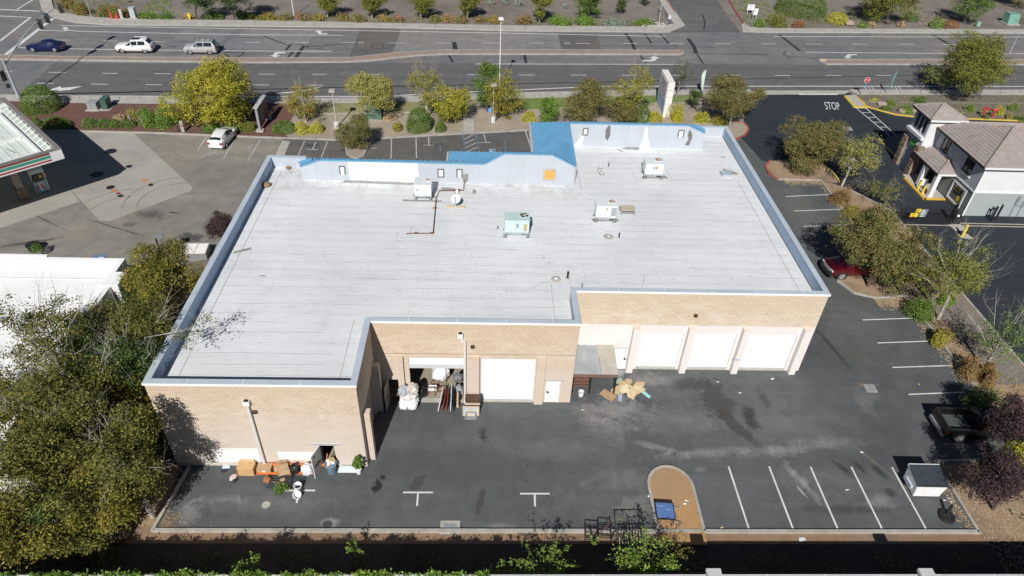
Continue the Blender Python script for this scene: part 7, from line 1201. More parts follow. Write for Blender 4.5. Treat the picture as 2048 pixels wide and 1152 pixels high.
def make_tree(x, y, cz, rx, rz, kind, label, group=None, shape='round', dens=1., leaf=.2, bark=None, bare=0, red=0., cat='tree', name='tree', nl=None, z0=.1, openness=.5, wts=(5, 3, 3), ry=None, lean=(0, 0), twig_up=.25, trunk=True, thin=1.):
    leaf *= .76; dens *= 1.6; SEED[0] += 1; rng = np.random.default_rng(SEED[0]); t = thing(name, label, cat, (x, y, z0), 0, group); c = np.array([lean[0], lean[1], cz-z0]); ry = ry or rx; bark = bark or BARK
    nl = int((nl or 9+rx*2.2)*1.5); dirs = sph(rng, nl*2); dirs = dirs[np.argsort(rng.random(nl*2))][:nl]; rm = (rx*ry*max(rz, rx*.6))**(1/3)
    LCs = []; 
    for i in range(nl): f = rng.uniform(.30, .80); LCs.append((c+dirs[i]*np.array([rx, ry, rz])*f, rm*rng.uniform(.2, .38)))
    LCs.append((c+np.array([0, 0, rz*.15]), rm*.4))
    area = 4*math.pi*(((rx*ry)**1.6+2*(rx*rz)**1.6)/3)**(1/1.6); npl = 13; ncl = int(dens*area*1.7/(leaf*leaf*.5*npl)/1.9)
    w_ = np.array([l[1]**2 for l in LCs]); w_ /= w_.sum(); idx = rng.choice(len(LCs), ncl, p=w_); D = sph(rng, ncl); D[:, 2] += .25; D /= np.linalg.norm(D, axis=1)[:, None]
    ctr = np.array([l[0] for l in LCs])[idx]; rl = np.array([l[1] for l in LCs])[idx]; P = ctr+D*(rl*rng.uniform(.55, 1.05, ncl))[:, None]*np.array([1, 1, .85])
    q = (P-c)/np.array([rx, ry, rz]); sc_ = 1/np.quantile(np.linalg.norm(q, axis=1), .955); P = c+(P-c)*sc_; q = q*sc_
    if shape != 'round':
        h_ = np.clip((q[:, 2]+1)/2, 0, 1)
        k = {'cone': 1.15*(1-h_)**.75+.12, 'vase': .45+.75*np.sin(np.clip(h_*1.15, 0, 1)*math.pi*.62), 'column': .75+0*h_, 'umbrella': .5+.6*h_}[shape]
        P[:, :2] = c[:2]+(P[:, :2]-c[:2])*k[:, None]
    keep = (np.linalg.norm(q, axis=1) < 1.1) & (P[:, 2] > .15)
    if bare: keep &= rng.random(ncl) > np.clip((q[:, 2]-.05)*bare, 0, .93)
    P = P[keep]; D = D[keep]; n = len(P)
    C = np.repeat(P, npl, 0)+rng.normal(size=(n*npl, 3))*leaf*1.15*np.array([1, 1, .75]); nr = np.repeat(D, npl, 0)*.55+np.array([0, 0, .45]); C[:, 2] = np.maximum(C[:, 2], .03)
    mats = list(lm(kind)); wt = list(wts)
    if red: mats.append(BLOOM[2]); wt.append(red)
    leaves('crown', C, leaf, nr, rng, mats, wt, t, per=npl)
    if trunk:
        mb = MB(); H = cz-z0; tr = (.03+.011*(H+rz))*thin; top = Vector((c[0]*.8, c[1]*.8, H-rz*.25)); m_ = Vector((rng.normal()*.12, rng.normal()*.12, H*.4)) if thin == 1 else Vector((0, 0, H*.93)); mb.tube([(0, 0, 0), m_, top], [tr*1.25, tr, tr*.7], 8); mb.build('trunk', bark, t, True)
        mb = MB()
        for i in range(min(nl, 11)):
            p = Vector(LCs[i][0]); s = m_+(top-m_)*rng.uniform(.1, 1); mid = (s+p)/2+Vector((0, 0, -.1*rx)); mb.tube([s, mid, p], [tr*.45, tr*.3, tr*.17], 5, False)
            if bare or openness > .6:
                for q in range(2): twigs(mb, p+(s-p)*.12*q, (p-Vector(c)+Vector((0, 0, rz*.5))+Vector(rng.normal(size=3)*.5)), rm*(.5 if not bare else .7), min(tr*.16, .026), 2, rng, .6, twig_up)
            else: twigs(mb, p, (p-Vector(c)), rm*.35, tr*.14, 1, rng)
        mb.build('branches', bark, t, True)
    return t
def tree(base, box, kind, label, group=None, **k):
    g = G(*base); L_, T_, R2, B_ = box; p = PY(g[1], (L_+R2)/2, (T_+B_)/2); d = proj(p)[2]; rx = (R2-L_)/2*d/F_; a = (B_-T_)/2*d/F_; ph = math.atan2(CH-p[2], math.hypot(p[0], p[1])); 
    rz = math.sqrt(max(a*a-(rx*math.sin(ph))**2, (.45*min(rx, a))**2))/math.cos(ph)
    if rx*math.sin(ph) > a: k['ry'] = max(.55*rx, math.sqrt(max(0, a*a-(rz*math.cos(ph))**2))/math.sin(ph))
    cz = max(p[2], .6*rz+.3); return make_tree(g[0], g[1], cz, rx, rz, kind, label, group, lean=(p[0]-g[0], 0), **k)
def htree(cx, cy, w_, h_, zc, kind, label, group=None, **k):      # crown centre known, trunk foot hidden under it
    p = G(cx, cy, zc); d = proj(p)[2]; rx = w_/2*d/F_; a = h_/2*d/F_; ph = math.atan2(CH-zc, math.hypot(p[0], p[1])); rz = math.sqrt(max(a*a-(rx*math.sin(ph))**2, (.5*min(a, rx))**2))/math.cos(ph)
    if rx*math.sin(ph) > a: k['ry'] = max(.6*rx, math.sqrt(max(0, a*a-(rz*math.cos(ph))**2))/math.sin(ph))
    return make_tree(p[0], p[1], zc, rx, rz, kind, label, group, **k)
def bush(box, kind, label, group=None, leaf=.12, dens=1., bloom=None, nb=.25, name='shrub', cat='shrub', z0=.1, spiky=False, wts=(5, 3, 3), hk=1., twig=0):
    SEED[0] += 1; rng = np.random.default_rng(SEED[0]); L_, T_, R2, B_ = box; g = G((L_+R2)/2, B_, z0); d = proj(g)[2]; r_ = (R2-L_)/2*d/F_; ry = min(r_, (B_-T_)*d/F_*.9/1.1); x, y = g[0], g[1]+ry*.85
    lo, hi = .15, 4.
    for _ in range(30):
        m = (lo+hi)/2; pt = max(.0, 1); best = min(proj((x, y+ry*.6*math.cos(a_), z0+m*math.sin(a_)))[1] for a_ in (.9, 1.2, 1.57))
        if best > T_: lo = m
        else: hi = m
    h_ = min(max(lo, .25), 2.6*r_+.3)*hk; t = thing(name, label, cat, (x, y, z0), 0, group); area = math.pi*2*r_*max(ry, h_); n = int(dens*area*1.5/(leaf*leaf*.5)); n = min(int(n*1.35), 11000)
    nlump = max(3, int(4+area*.6)); LD = sph(rng, nlump); LD[:, 2] = np.abs(LD[:, 2])
    D = sph(rng, n); D[:, 2] = np.abs(D[:, 2])*1.1-.05; D /= np.linalg.norm(D, axis=1)[:, None]; lump = np.max(D@LD.T, axis=1); rad = .70+.32*np.clip((lump-.6)/.4, 0, 1)+rng.normal(size=n)*.045-.15*(rng.random(n) < .3)*rng.random(n)
    clip_ = any(k_ in label for k_ in ('clipped', 'ball', 'hedge', 'potted', 'rounded', 'tall dense'))
    if spiky: rad = rng.random(n)**.5*1.05; 
    C = D*rad[:, None]*np.array([r_, ry, h_])
    if not clip_ and not spiky:
        m_ = int(rng.integers(4, 8)); ang = rng.uniform(0, 6.28, m_); off = np.stack([np.cos(ang)*r_*rng.uniform(.25, .6, m_), np.sin(ang)*ry*rng.uniform(.25, .6, m_), np.zeros(m_)], 1); ss = rng.uniform(.38, .62, m_); hh_ = rng.uniform(.55, 1.0, m_); ix = rng.integers(0, m_, n); str_ = 1+.35*(rng.random(n) < .18)*rng.random(n)
        C = off[ix]+D*(rad*ss[ix]*str_)[:, None]*np.array([r_, ry, 0])+D*(rad*hh_[ix]*str_)[:, None]*np.array([0, 0, h_])
    C[:, 2] = np.maximum(C[:, 2], .02); mats = list(lm(kind)); wt = list(wts)
    if bloom is not None: mats = mats+[BLOOM[bloom]]; wt = wt+[sum(wt)*nb]
    nr = D*.7+np.array([0, 0, .3])
    leaves('foliage', C, leaf*(2. if spiky else .85), nr if not spiky else D*0, rng, mats, wt, t, .12 if spiky else .6)
    mb = MB()
    for k in range(5 if not twig else 9): v = D[k]; mb.tube([(0, 0, 0), tuple(C[k]*.5+np.array([0, 0, .05])), tuple(C[k]*(1. if not twig else 1.15))], [.03, .02, .008], 4, False); 
    mb.build('stems', TWIG, t)
    return t
# ---- trees beyond the road
gp = 'young vase shaped trees beyond the road'
for b, bx, lb in (((656, 36), (634, -22, 680, 26), 'vase shaped tree just right of the white street lamp, beyond the road'), ((744, 37), (722, -22, 768, 26), 'vase shaped tree beyond the road, second from the white street lamp'), ((842, 39), (820, -22, 866, 28), 'vase shaped tree beyond the road, third from the white street lamp'), ((934, 38), (912, -22, 960, 28), 'vase shaped tree beyond the road, fourth from the white street lamp'), ((1079, 46), (1060, -22, 1106, 36), 'vase shaped tree beyond the road at the left end of the grass clump')): tree(b, bx, 'olive', lb, gp, shape='vase', leaf=.24, dens=2.4, bark=BARKL, wts=(4, 4, 3), nl=16)
tree((1168, 37), (1148, -28, 1210, 32), 'green', 'broad green tree beyond the road standing in tall grass', leaf=.24, dens=1.1); tree((1241, 27), (1230, -8, 1254, 25), 'dark', 'small dark young tree on bare soil beyond the road', leaf=.2)
tree((1292, 12), (1278, -25, 1304, 8), 'dark', 'little dark tree left of the side street, cut by the top edge', leaf=.2)
tree((395, 40), (362, -40, 440, 20), 'dark', 'dark broad tree at the top edge above the silver suv', leaf=.26); tree((470, 42), (430, -45, 530, 14), 'dark', 'dark spreading tree at the top edge right of the fire hydrant', leaf=.26)
tree((1771, 47), (1711, -60, 1852, 38), 'olive', 'large olive tree at the top edge behind the yellow hedge', leaf=.26, dens=1.2); tree((1928, 46), (1902, -35, 1986, 38), 'green', 'open green tree at the top edge by the sage pedestal box', leaf=.26, dens=.8, openness=.8); tree((2050, 15), (2010, -60, 2080, 16), 'brown', 'brownish tree cut by the top right corner', leaf=.26)
# ---- trees along the shop front strip
tree((396, 256), (330, 117, 512, 268), 'yellow', 'big dense yellow green tree in the mulch bed', leaf=.22, dens=1.5, nl=24)
tree((612, 246), (566, 152, 648, 244), 'ochre', 'slim tree with red tips left of the first lot lamp', leaf=.18, dens=.55, red=.9, bare=.45, bark=BARKL, openness=.8)
tree((752, 236), (682, 140, 806, 220), 'pale', 'feathery pale green tree in front of the green transformer box', leaf=.2, dens=1.0, openness=.7, wts=(4, 4, 2)); tree((852, 240), (808, 122, 892, 222), 'ochre', 'thin topped ochre tree with bare twigs beside the road', leaf=.18, dens=.5, bare=.7, openness=.8, bark=BARKL); tree((905, 249), (852, 165, 944, 245), 'yellow', 'yellow leaved tree leaning over the bare bed near the path', leaf=.2, dens=.95, openness=.7)
tree((722, 299), (669, 222, 746, 300), 'brown', 'small rounded brown green tree on the kerb island', leaf=.15, dens=1.4, wts=(3, 2, 5)); tree((974, 224), (944, 100, 1008, 218), 'green', 'tall slim green tree by the tall white street lamp', leaf=.2, dens=.9, openness=.7, wts=(4, 4, 2)); tree((994, 240), (966, 142, 1050, 246), 'ochre', 'loose yellow green tree right of the second lot lamp', leaf=.19, dens=.75, openness=.8)
tree((1097, 250), (1070, 184, 1124, 248), 'fresh', 'small bright evergreen cone behind the blue roof', shape='cone', leaf=.17, dens=1.3); tree((1172, 252), (1122, 162, 1226, 250), 'brown', 'round russet green tree behind the blue roof', leaf=.18, dens=1.3); tree((1262, 240), (1215, 130, 1308, 228), 'ochre', 'sparse tree with bent pale limbs left of the monument sign', leaf=.19, dens=.5, openness=.9, bark=BARKL)
tree((1235, 246), (1195, 195, 1285, 250), 'brown', 'low brown green tree behind the sparse bent tree', leaf=.17, dens=1.0)
tree((1352, 196), (1340, 105, 1384, 182), 'dark', 'nearly bare small tree right behind the monument sign', leaf=.16, dens=.22, bare=.6, openness=.9, bark=TWIG); tree((1459, 252), (1404, 148, 1532, 236), 'brown', 'wide flat topped brown green tree at the driveway corner', leaf=.17, dens=1.25, bark=BARKL, wts=(4, 3, 4)); tree((1391, 222), (1368, 170, 1406, 215), 'dark', 'small dark twiggy tree beside the pale feather flag', leaf=.16, dens=.8)
tree((1935, 198), (1853, 70, 2031, 196), 'olive', 'large spreading olive tree on the near pavement at right', leaf=.23, dens=1.1, nl=22, wts=(4, 3, 4))
# ---- right side
tree((1603, 342), (1560, 225, 1692, 345), 'brown', 'brown green tree on the red kerbed island', leaf=.17, dens=1.2); tree((1683, 373), (1660, 262, 1760, 350), 'pale', 'loose light green tree leaning right on the island', leaf=.18, dens=.5, openness=.9, bark=BARKL, wts=(3, 2, 5)); tree((1768, 412), (1712, 345, 1812, 410), 'olive', 'mostly bare grey twig tree at the storage kerb', leaf=.15, dens=.16, bare=.4, openness=.9, bark=TWIG)
tree((1735, 575), (1664, 402, 1802, 562), 'brown', 'biggest brown green tree, shading the dark red pickup', leaf=.19, dens=1.3, nl=22, wts=(5, 3, 4)); tree((1800, 590), (1738, 450, 1874, 588), 'brown', 'brown green tree merging with the right of the biggest brown tree', leaf=.19, dens=1.2, nl=18, wts=(5, 3, 5)); tree((1875, 640), (1838, 470, 1988, 610), 'olive', 'half bare olive tree with white branches right of the biggest brown tree', leaf=.18, dens=.65, bare=1.0, openness=.9, bark=BARKL); tree((1966, 746), (1952, 590, 2062, 745), 'green', 'bare branched young tree with low green leaves at the right edge', leaf=.17, dens=.28, bare=1.2, openness=.95, bark=BARKL)
tree((1985, 1020), (1932, 878, 2050, 1040), 'purple', 'dark purple plum tree nearest the dumpster', leaf=.15, dens=1.2, openness=.7); htree(2036, 850, 115, 115, 3.6, 'purple', 'dark purple plum tree over the nose of the dark pickup', leaf=.15, dens=1.1); htree(2052, 925, 84, 125, 3.4, 'lime', 'bright yellow green tree at the right edge between plum trees', leaf=.16, dens=1.2); htree(1975, 800, 90, 70, 1.6, 'dark', 'dark shaded shrub tree behind the parked dark pickup', leaf=.15, dens=1.)
htree(445, 455, 66, 84, 3.2, 'purple', 'dark purple plum tree against the left warehouse wall', leaf=.15, dens=1.5)
# ---- the tall grove left of the warehouse
gv = 'grove trees along the left wall'
for a, k, lb, kw in (((322, 560, 160, 185, 5.5), 'grovey', 'yellowing tree at the back of the grove beside the flat white store', dict(dens=1.3)), ((255, 655, 180, 175, 7.), 'grove', 'grove tree with white bare limbs sticking out above its top', dict(bare=.75, dens=1.1, bark=BARKL)), ((85, 668, 200, 210, 7.5), 'grove', 'thin see-through grove tree in front of the white store roof', dict(bare=.3, dens=.5, openness=.9, bark=BARKL)), ((272, 735, 140, 160, 6.6), 'dark', 'grove tree reaching bare branches over the warehouse parapet', dict(bare=.6, dens=1.1, bark=BARKL)), ((140, 800, 240, 220, 7.), 'grove', 'grove tree mid left with scattered pale branches', dict(bare=.3, dens=1.2, bark=BARKL)), ((240, 900, 175, 175, 6.), 'grove', 'grove tree at the front left corner of the warehouse', dict(dens=1.3, bare=.15, bark=BARKL)), ((85, 930, 240, 230, 6.), 'grove', 'dense grove tree at the left edge', dict(dens=1.3)), ((212, 1000, 160, 135, 3.6), 'grovey', 'lower grove tree nearest the yard kerb', dict(dens=1.3)), ((25, 1050, 220, 170, 4.2), 'grovey', 'grove tree filling the lower left corner', dict(dens=1.2)), ((300, 680, 70, 110, 4.5), 'dark', 'dark low tree squeezed between grove and parapet', dict(dens=1.3)), ((298, 850, 62, 120, 3.), 'dark', 'narrow dark tree against the front left wall corner', dict(dens=1.3)), ((150, 1075, 170, 90, 2.), 'grove', 'low tree at the foot of the grove above the bottom wall', dict(dens=1.1)), ((190, 690, 150, 170, 5.), 'dark', 'dark green grove tree between the bare limbed tree and the thin one', dict(dens=1.2)), ((20, 800, 150, 170, 5.), 'grovey', 'yellowish grove tree at the left edge below the white roof', dict(dens=1.)), ((235, 805, 170, 160, 5.), 'grovey', 'yellow green grove tree in the middle of the grove', dict(dens=1.2)), ((170, 910, 160, 150, 4.8), 'grovey', 'mid height grove tree left of the front wall corner', dict(dens=1.2)), ((290, 965, 95, 110, 2.4), 'grove', 'low grove tree leaning over the left kerb', dict(dens=1.2)), ((300, 600, 130, 120, 3.5), 'dark', 'low dark tree behind the yellowing grove tree', dict(dens=1.2)), ((120, 1010, 150, 140, 3.6), 'dark', 'dark grove tree above the lower left corner', dict(dens=1.2))): htree(*a, k, lb, gv, leaf=.185, **kw)
p = G(398, 650, 8.3); make_tree(-19.5, p[1]-.4, 8.2, 1.5, .8, 'grove', 'slender tree leaning bare twigs over the warehouse roof edge', gv, leaf=.17, dens=.14, bare=.6, openness=.95, bark=BARKL, lean=(p[0]+19.5, .4), nl=6, thin=.2)
rng = np.random.default_rng(55); n = 30000; C = np.stack([rng.uniform(-40, -18.7, n), rng.uniform(18, 41, n), .1+1.1*rng.random(n)], 1); C[:, 2] *= .5+.5*np.sin(C[:, 0]*1.1)*np.sin(C[:, 1]*.9); C = C[(C[:, 0] > -26) | (C[:, 1] < 24)]; C = C[(C[:, 1] > 26.3) | (C[:, 0] < -19.4)]
stuff(leaves('undergrowth', C, .2, np.tile([0, 0, .6], (len(C), 1)), rng, lm('dark'), (5, 3, 3), None), 'dark undergrowth on the ground below the grove', 'undergrowth')
# ---- shrubs: beyond the road
fl = 'flowering shrubs along the far pavement'
fx = [(508, 550), (546, 585), (588, 622), (618, 652), (664, 700), (694, 732), (748, 785), (778, 818), (850, 885), (880, 915), (906, 940), (944, 972), (968, 1012)]
for k, (a, b) in enumerate(fx): bush((a, 24 if k < 6 else 27, b, 42 if k < 5 else 46), 'ochre' if k % 3 == 0 else 'olive', 'pink flowering shrub %s' % ('at the left end', 'second from the left end', 'left of the first vase tree', 'touching the first vase tree', 'right of the first vase tree', 'left of the second vase tree', 'right of the second vase tree', 'with the most pink bloom, left of the third vase tree', 'just right of the third vase tree', 'midway between the third and fourth vase trees', 'left of the fourth vase tree', 'right of the fourth vase tree', 'at the right end by the lamp')[k], fl, leaf=.2, bloom=0, nb=.5*(.15, .3, .5, .12, .3, .4, .4, .8, .3, .5, .25, .5, .3)[k])
rc = 'red tinged ground shrubs on the far corner'
for k, (bx, lb) in enumerate((((108, -6, 150, 22), 'red tinged shrub mound at the left end of the far corner bed'), ((140, 2, 190, 32), 'red tinged shrub mound left of the slim corner lamp'), ((186, 8, 226, 34), 'red tinged shrub mound right of the slim corner lamp'), ((215, 12, 258, 36), 'red tinged shrub mound behind the traffic cones'))): bush(bx, 'olive', lb, rc, leaf=.2, bloom=1, nb=.16)
for bx, k, lb in (((272, 22, 312, 37), 'fresh', 'bright green ground shrub right of the traffic control cabinet'), ((305, 26, 345, 38), 'green', 'low green shrub left of the pale flowering tuft'), ((350, 25, 388, 38), 'dry', 'pale flowering tuft beside the fire hydrant'), ((400, 25, 450, 38), 'green', 'low green hedge right of the fire hydrant'), ((464, 18, 512, 38), 'green', 'green shrub under the dark spreading tree'), ((1096, 28, 1152, 52), 'fresh', 'left mound of tall bright grass beyond the road'), ((1140, 30, 1202, 52), 'fresh', 'right mound of tall bright grass beyond the road'), ((1200, 36, 1262, 53), 'sage', 'grey green low shrub beside the tall grass'), ((1262, 36, 1316, 54), 'fresh', 'bright low grass mound left of the grey lamp'), ((1026, 28, 1066, 50), 'rust', 'reddish flowering shrub left of the fifth vase tree'), ((1028, -4, 1048, 12), 'sage', 'silver shrub ball at the top edge left of the fifth vase tree'), ((1122, 4, 1138, 16), 'sage', 'silver shrub ball right of the fifth vase tree'), ((972, -5, 990, 9), 'sage', 'silver shrub ball left of two at the top edge'), ((1003, -5, 1020, 10), 'sage', 'silver shrub ball right of two at the top edge'), ((1566, -24, 1662, 36), 'green', 'wide dark green shrub mass left of the yellow hedge'), ((1658, 25, 1702, 50), 'lime', 'clipped yellow hedge beyond the far pavement'), ((1812, 25, 1840, 44), 'green', 'clipped green shrub under the large olive tree'), ((1862, 36, 1892, 57), 'fresh', 'round clipped shrub ball beyond the far pavement'), ((1718, 40, 1736, 56), 'fresh', 'small green tuft in front of the large olive tree'), ((1738, 42, 1758, 56), 'dry', 'dry grass tuft in front of the large olive tree'), ((1796, 41, 1816, 55), 'dry', 'dry grass tuft right of the large olive trunk'), ((1508, 36, 1536, 54), 'fresh', 'bright ground shrub right of the white sign boards'), ((1536, 18, 1580, 56), 'olive', 'mixed olive shrub at the left of the dark green mass')): bush(bx, k, lb, leaf=.2)
bush((1888, 40, 1922, 58), 'rust', 'red flowering shrub right of the shrub ball', None, leaf=.2, bloom=1, nb=.22); bush((1576, 38, 1614, 56), 'rust', 'red flowering shrub below the dark green mass', None, leaf=.2, bloom=1, nb=.2)
# ---- shrubs: shop front beds
bush((33, 174, 106, 230), 'green', 'tall rounded green shrub beside the traffic signal pole', leaf=.16, dens=1.3); hb = 'clipped hedge balls in the red mulch'
for bx, lb in (((58, 234, 80, 256), 'dark hedge ball left of two in the canopy shadow'), ((76, 234, 136, 260), 'wide hedge ball right of two in the canopy shadow'), ((159, 235, 191, 257), 'leftmost hedge ball of the sunlit row of four'), ((188, 236, 219, 256), 'second hedge ball of the sunlit row of four'), ((217, 238, 241, 257), 'third hedge ball of the sunlit row of four'), ((238, 237, 267, 258), 'rightmost hedge ball of the sunlit row of four')): bush(bx, 'green', lb, hb, leaf=.12, dens=1.2)
for bx, k, lb in (((262, 212, 312, 258), 'fresh', 'left mound of green vines behind grey posts'), ((300, 208, 352, 258), 'fresh', 'right mound of green vines behind grey posts'), ((222, 228, 248, 242), 'dry', 'dry grass tuft above the hedge balls'), ((252, 215, 274, 240), 'pale', 'feathery grass tuft left of the green vines'), ((400, 246, 440, 268), 'green', 'low hedge under the big yellow tree behind the hatchback'), ((438, 246, 478, 268), 'green', 'middle low hedge under the big yellow tree'), ((472, 244, 512, 266), 'olive', 'right low hedge under the big yellow tree'), ((540, 243, 592, 269), 'green', 'left green part of the hedge by the red sign'), ((586, 244, 618, 270), 'lime', 'yellow middle bush of the hedge by the red sign'), ((614, 244, 646, 269), 'lime', 'lime right bush of the hedge by the red sign'), ((780, 241, 806, 264), 'ochre', 'lone ochre shrub on the bare tan bed'), ((812, 216, 864, 268), 'green', 'tall dense green shrub on the tan bed'), ((868, 242, 892, 266), 'green', 'small green shrub right of the tall dense one'), ((1044, 222, 1074, 248), 'lime', 'lime shrub ball left of the evergreen cone'), ((1272, 210, 1302, 246), 'green', 'green shrub left of the lime ball by the monument sign'), ((1294, 224, 1327, 247), 'lime', 'lime shrub ball at the left foot of the monument sign'), ((1336, 206, 1372, 245), 'lime', 'lime shrub at the right foot of the monument sign'), ((1390, 222, 1424, 250), 'lime', 'lime shrub under the flat topped tree'), ((1418, 228, 1458, 254), 'ochre', 'ochre shrub under the flat topped tree'), ((760, 225, 800, 242), 'dry', 'dry twig shrub right of the transformer box'), ((1242, 212, 1276, 246), 'ochre', 'ochre shrub under the sparse bent tree'), ((1010, 228, 1024, 240), 'ochre', 'tiny ochre tuft below the second lot lamp')): bush(bx, k, lb, leaf=.14, dens=1.2)
# ---- shrubs: storage beds
for bx, k, lb in (((1822, 190, 1858, 209), 'green', 'dark green shrub at the top of the storage bed'), ((1776, 197, 1797, 213), 'fresh', 'light green tuft left in the storage bed'), ((1762, 210, 1792, 224), 'green', 'low green shrub beside the brown boulder'), ((1800, 205, 1832, 229), 'fresh', 'green shrub between two boulders'), ((1932, 206, 1952, 226), 'fresh', 'green tuft left of the red branched pipe'), ((1990, 210, 2012, 232), 'lime', 'yellow green shrub behind the red bent pipe'), ((2020, 206, 2044, 224), 'fresh', 'green tuft at the right edge of the storage bed'), ((2012, 224, 2026, 240), 'pale', 'small pale tuft below the right edge tuft'), ((2032, 228, 2056, 244), 'green', 'low green shrub at the yellow kerb by the right edge'), ((1738, 192, 1764, 204), 'pale', 'sparse grass tuft right of the stop sign'), ((1966, 228, 1980, 240), 'green', 'little green tuft between the red pipes')): bush(bx, k, lb, leaf=.14)
# ---- shrubs: strip between the lots
for bx, k, lb in (((1664, 376, 1714, 414), 'rust', 'russet shrub at the end of the red kerbed island strip'), ((1822, 590, 1880, 645), 'green', 'green shrub at the foot of the half bare olive tree'), ((1866, 656, 1928, 702), 'ochre', 'olive and tan shrub at the kerb between two stall lines'), ((1908, 712, 1966, 764), 'rust', 'orange brown shrub left of the bare young tree'), ((1946, 722, 2004, 780), 'rust', 'rusty orange shrub below the bare young tree'), ((1872, 586, 1924, 616), 'fresh', 'low green shrub on the far side of the mulch strip'), ((1690, 410, 1726, 440), 'ochre', 'brown shrub under the biggest brown tree')): bush(bx, k, lb, leaf=.13, dens=1.2)
bush((58, 487, 84, 506), 'green', 'clipped green plant in the round planter before the store', None, leaf=.1, z0=.62, name='potted_shrub', cat='plant')
# ---- bottom edge
gb = 'weeds and shrubs in front of the boundary wall'
def arching(px, py, zc, r_, h_, label, n=16, seed=0, lc='fresh', ll=.1):
    rng = np.random.default_rng(seed); g = G(px, py, 0); t = thing('arching_shrub', label, 'shrub', (g[0], g[1], 0), 0, gb); mb = MB(); CC = []
    for k in range(n):
        a = rng.uniform(0, 6.28); l = rng.uniform(.5, 1.)*r_; pts = []
        for q in range(7): f = q/6; pts.append(Vector((math.cos(a)*l*f, math.sin(a)*l*f*.8, h_*rng.uniform(.97, 1.03)*(1.9*f-1.15*f*f)*rng.uniform(.95, 1.05)+.05)))
        mb.tube(pts, [.016, .014, .012, .01, .008, .006, .004], 4, False)
        for q in range(1, 6):
            for s in range(9): p = pts[q]+(pts[q+1]-pts[q])*rng.random(); CC.append(np.array(p)+rng.normal(size=3)*.05*r_)
    mb.build('canes', M('cane_green', (.14, .13, .05), .8), t); CC = np.array(CC); leaves('foliage', CC, ll, np.tile([0, 0, .5], (len(CC), 1)), rng, lm(lc), (5, 4, 2), t)
arching(1285, 1168, 2, 2.3, 3.6, 'large arching green shrub right of centre before the boundary wall', 34, 1, 'fresh', .13); arching(1085, 1180, 2, 1.9, 3.4, 'arching green shrub left of the large one before the boundary wall', 26, 2, 'fresh', .13); arching(1010, 1195, 2, 1.3, 3.2, 'smaller arching shrub at the left of the arching pair', 16, 3, 'fresh', .13); arching(1335, 1125, 1, 1.6, 2.4, 'thin arching weed reaching over the dirt island', 9, 5, 'olive', .1); arching(525, 1190, 1, 1.1, 3.5, 'small shrub poking over the wall left of centre', 14, 6, 'fresh', .13); arching(720, 1125, 1, .7, 2.1, 'lit weed tip in the wall shadow', 7, 7, 'fresh', .1); arching(1185, 1095, .5, .5, 1.1, 'small weed beside the low bed frames', 6, 8, 'fresh', .08)
rng = np.random.default_rng(77)
n = 15000; C = np.stack([rng.uniform(-24, .4, n), 17.2+.55*rng.random(n), 3.1+.16*np.abs(rng.normal(size=n))], 1); C[:, 2] += .12*np.sin(C[:, 0]*2.1)+.1*np.sin(C[:, 0]*5.3+1); C = C[(rng.random(n) < .75+.35*np.sin(C[:, 0]*1.3+2))]
stuff(leaves('ivy', C, .14, np.tile([0, -.1, .6], (len(C), 1)), rng, lm('fresh'), (5, 3, 3), None), 'green ivy hanging over the top of the boundary wall at the lower left', 'ivy')
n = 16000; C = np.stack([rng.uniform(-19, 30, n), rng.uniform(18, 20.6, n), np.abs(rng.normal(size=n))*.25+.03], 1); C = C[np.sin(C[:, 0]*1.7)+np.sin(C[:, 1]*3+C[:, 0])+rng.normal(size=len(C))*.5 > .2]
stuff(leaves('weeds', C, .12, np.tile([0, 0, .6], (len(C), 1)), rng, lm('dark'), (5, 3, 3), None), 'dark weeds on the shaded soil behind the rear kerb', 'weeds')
# potted plants in the yard
def potted(loc, label, lying=False):
    t = thing('potted_plant', label, 'plant', loc); r2 = np.random.default_rng(5 if lying else 6)
    if lying:
        mb = MB(); mb.tube([(-.95, .42, .16), (-.62, .28, .14)], [.22, .17], 14); mb.build('pot', M('terracotta', (.30, .13, .06), .8), t); mb = MB()
        for k in range(6): mb.tube([(-.6, .27, .14), (-.3+.03*k, .05+.04*k, .2), (.1+.08*k, -.25+.03*k, .15)], .022, 5)
        mb.build('stems', BARK, t); c = np.array([.25, -.35, .2]); D = sph(r2, 34); CC = []; NN = []
        mb = MB()
        for d in D: 
            d = d*np.array([.55, .42, .22]); d[2] = abs(d[2])
            for q in range(1, 5): CC.append(c+d*q/4+r2.normal(size=3)*.02)
        leaves('foliage', np.array(CC), .26, np.tile([0, 0, .8], (len(CC), 1)), r2, lm('green'), (5, 4, 3), t, .3)
    else:
        mb = MB(); mb.cyl((0, 0), .13, 0, .42, 8, .2); mb.build('pot', WHITE, t); mb = MB(); mb.tube([(0, 0, .4), (.02, .02, 1.3)], .025, 6); mb.build('stems', BARK, t); n = 150; C = sph(r2, n)*np.array([.32, .3, .5])*r2.uniform(.4, 1, n)[:, None]+np.array([0, 0, 1.0]); leaves('foliage', C, .2, np.tile([0, -.3, .5], (n, 1)), r2, lm('green'), (5, 4, 3), t, .75)
potted((-12.0, 25.0, 0), 'uprooted potted plant lying on the asphalt with green fronds', True); potted((-7.5, 26.0, 0), 'leafy green plant in a white pot at the wall corner')
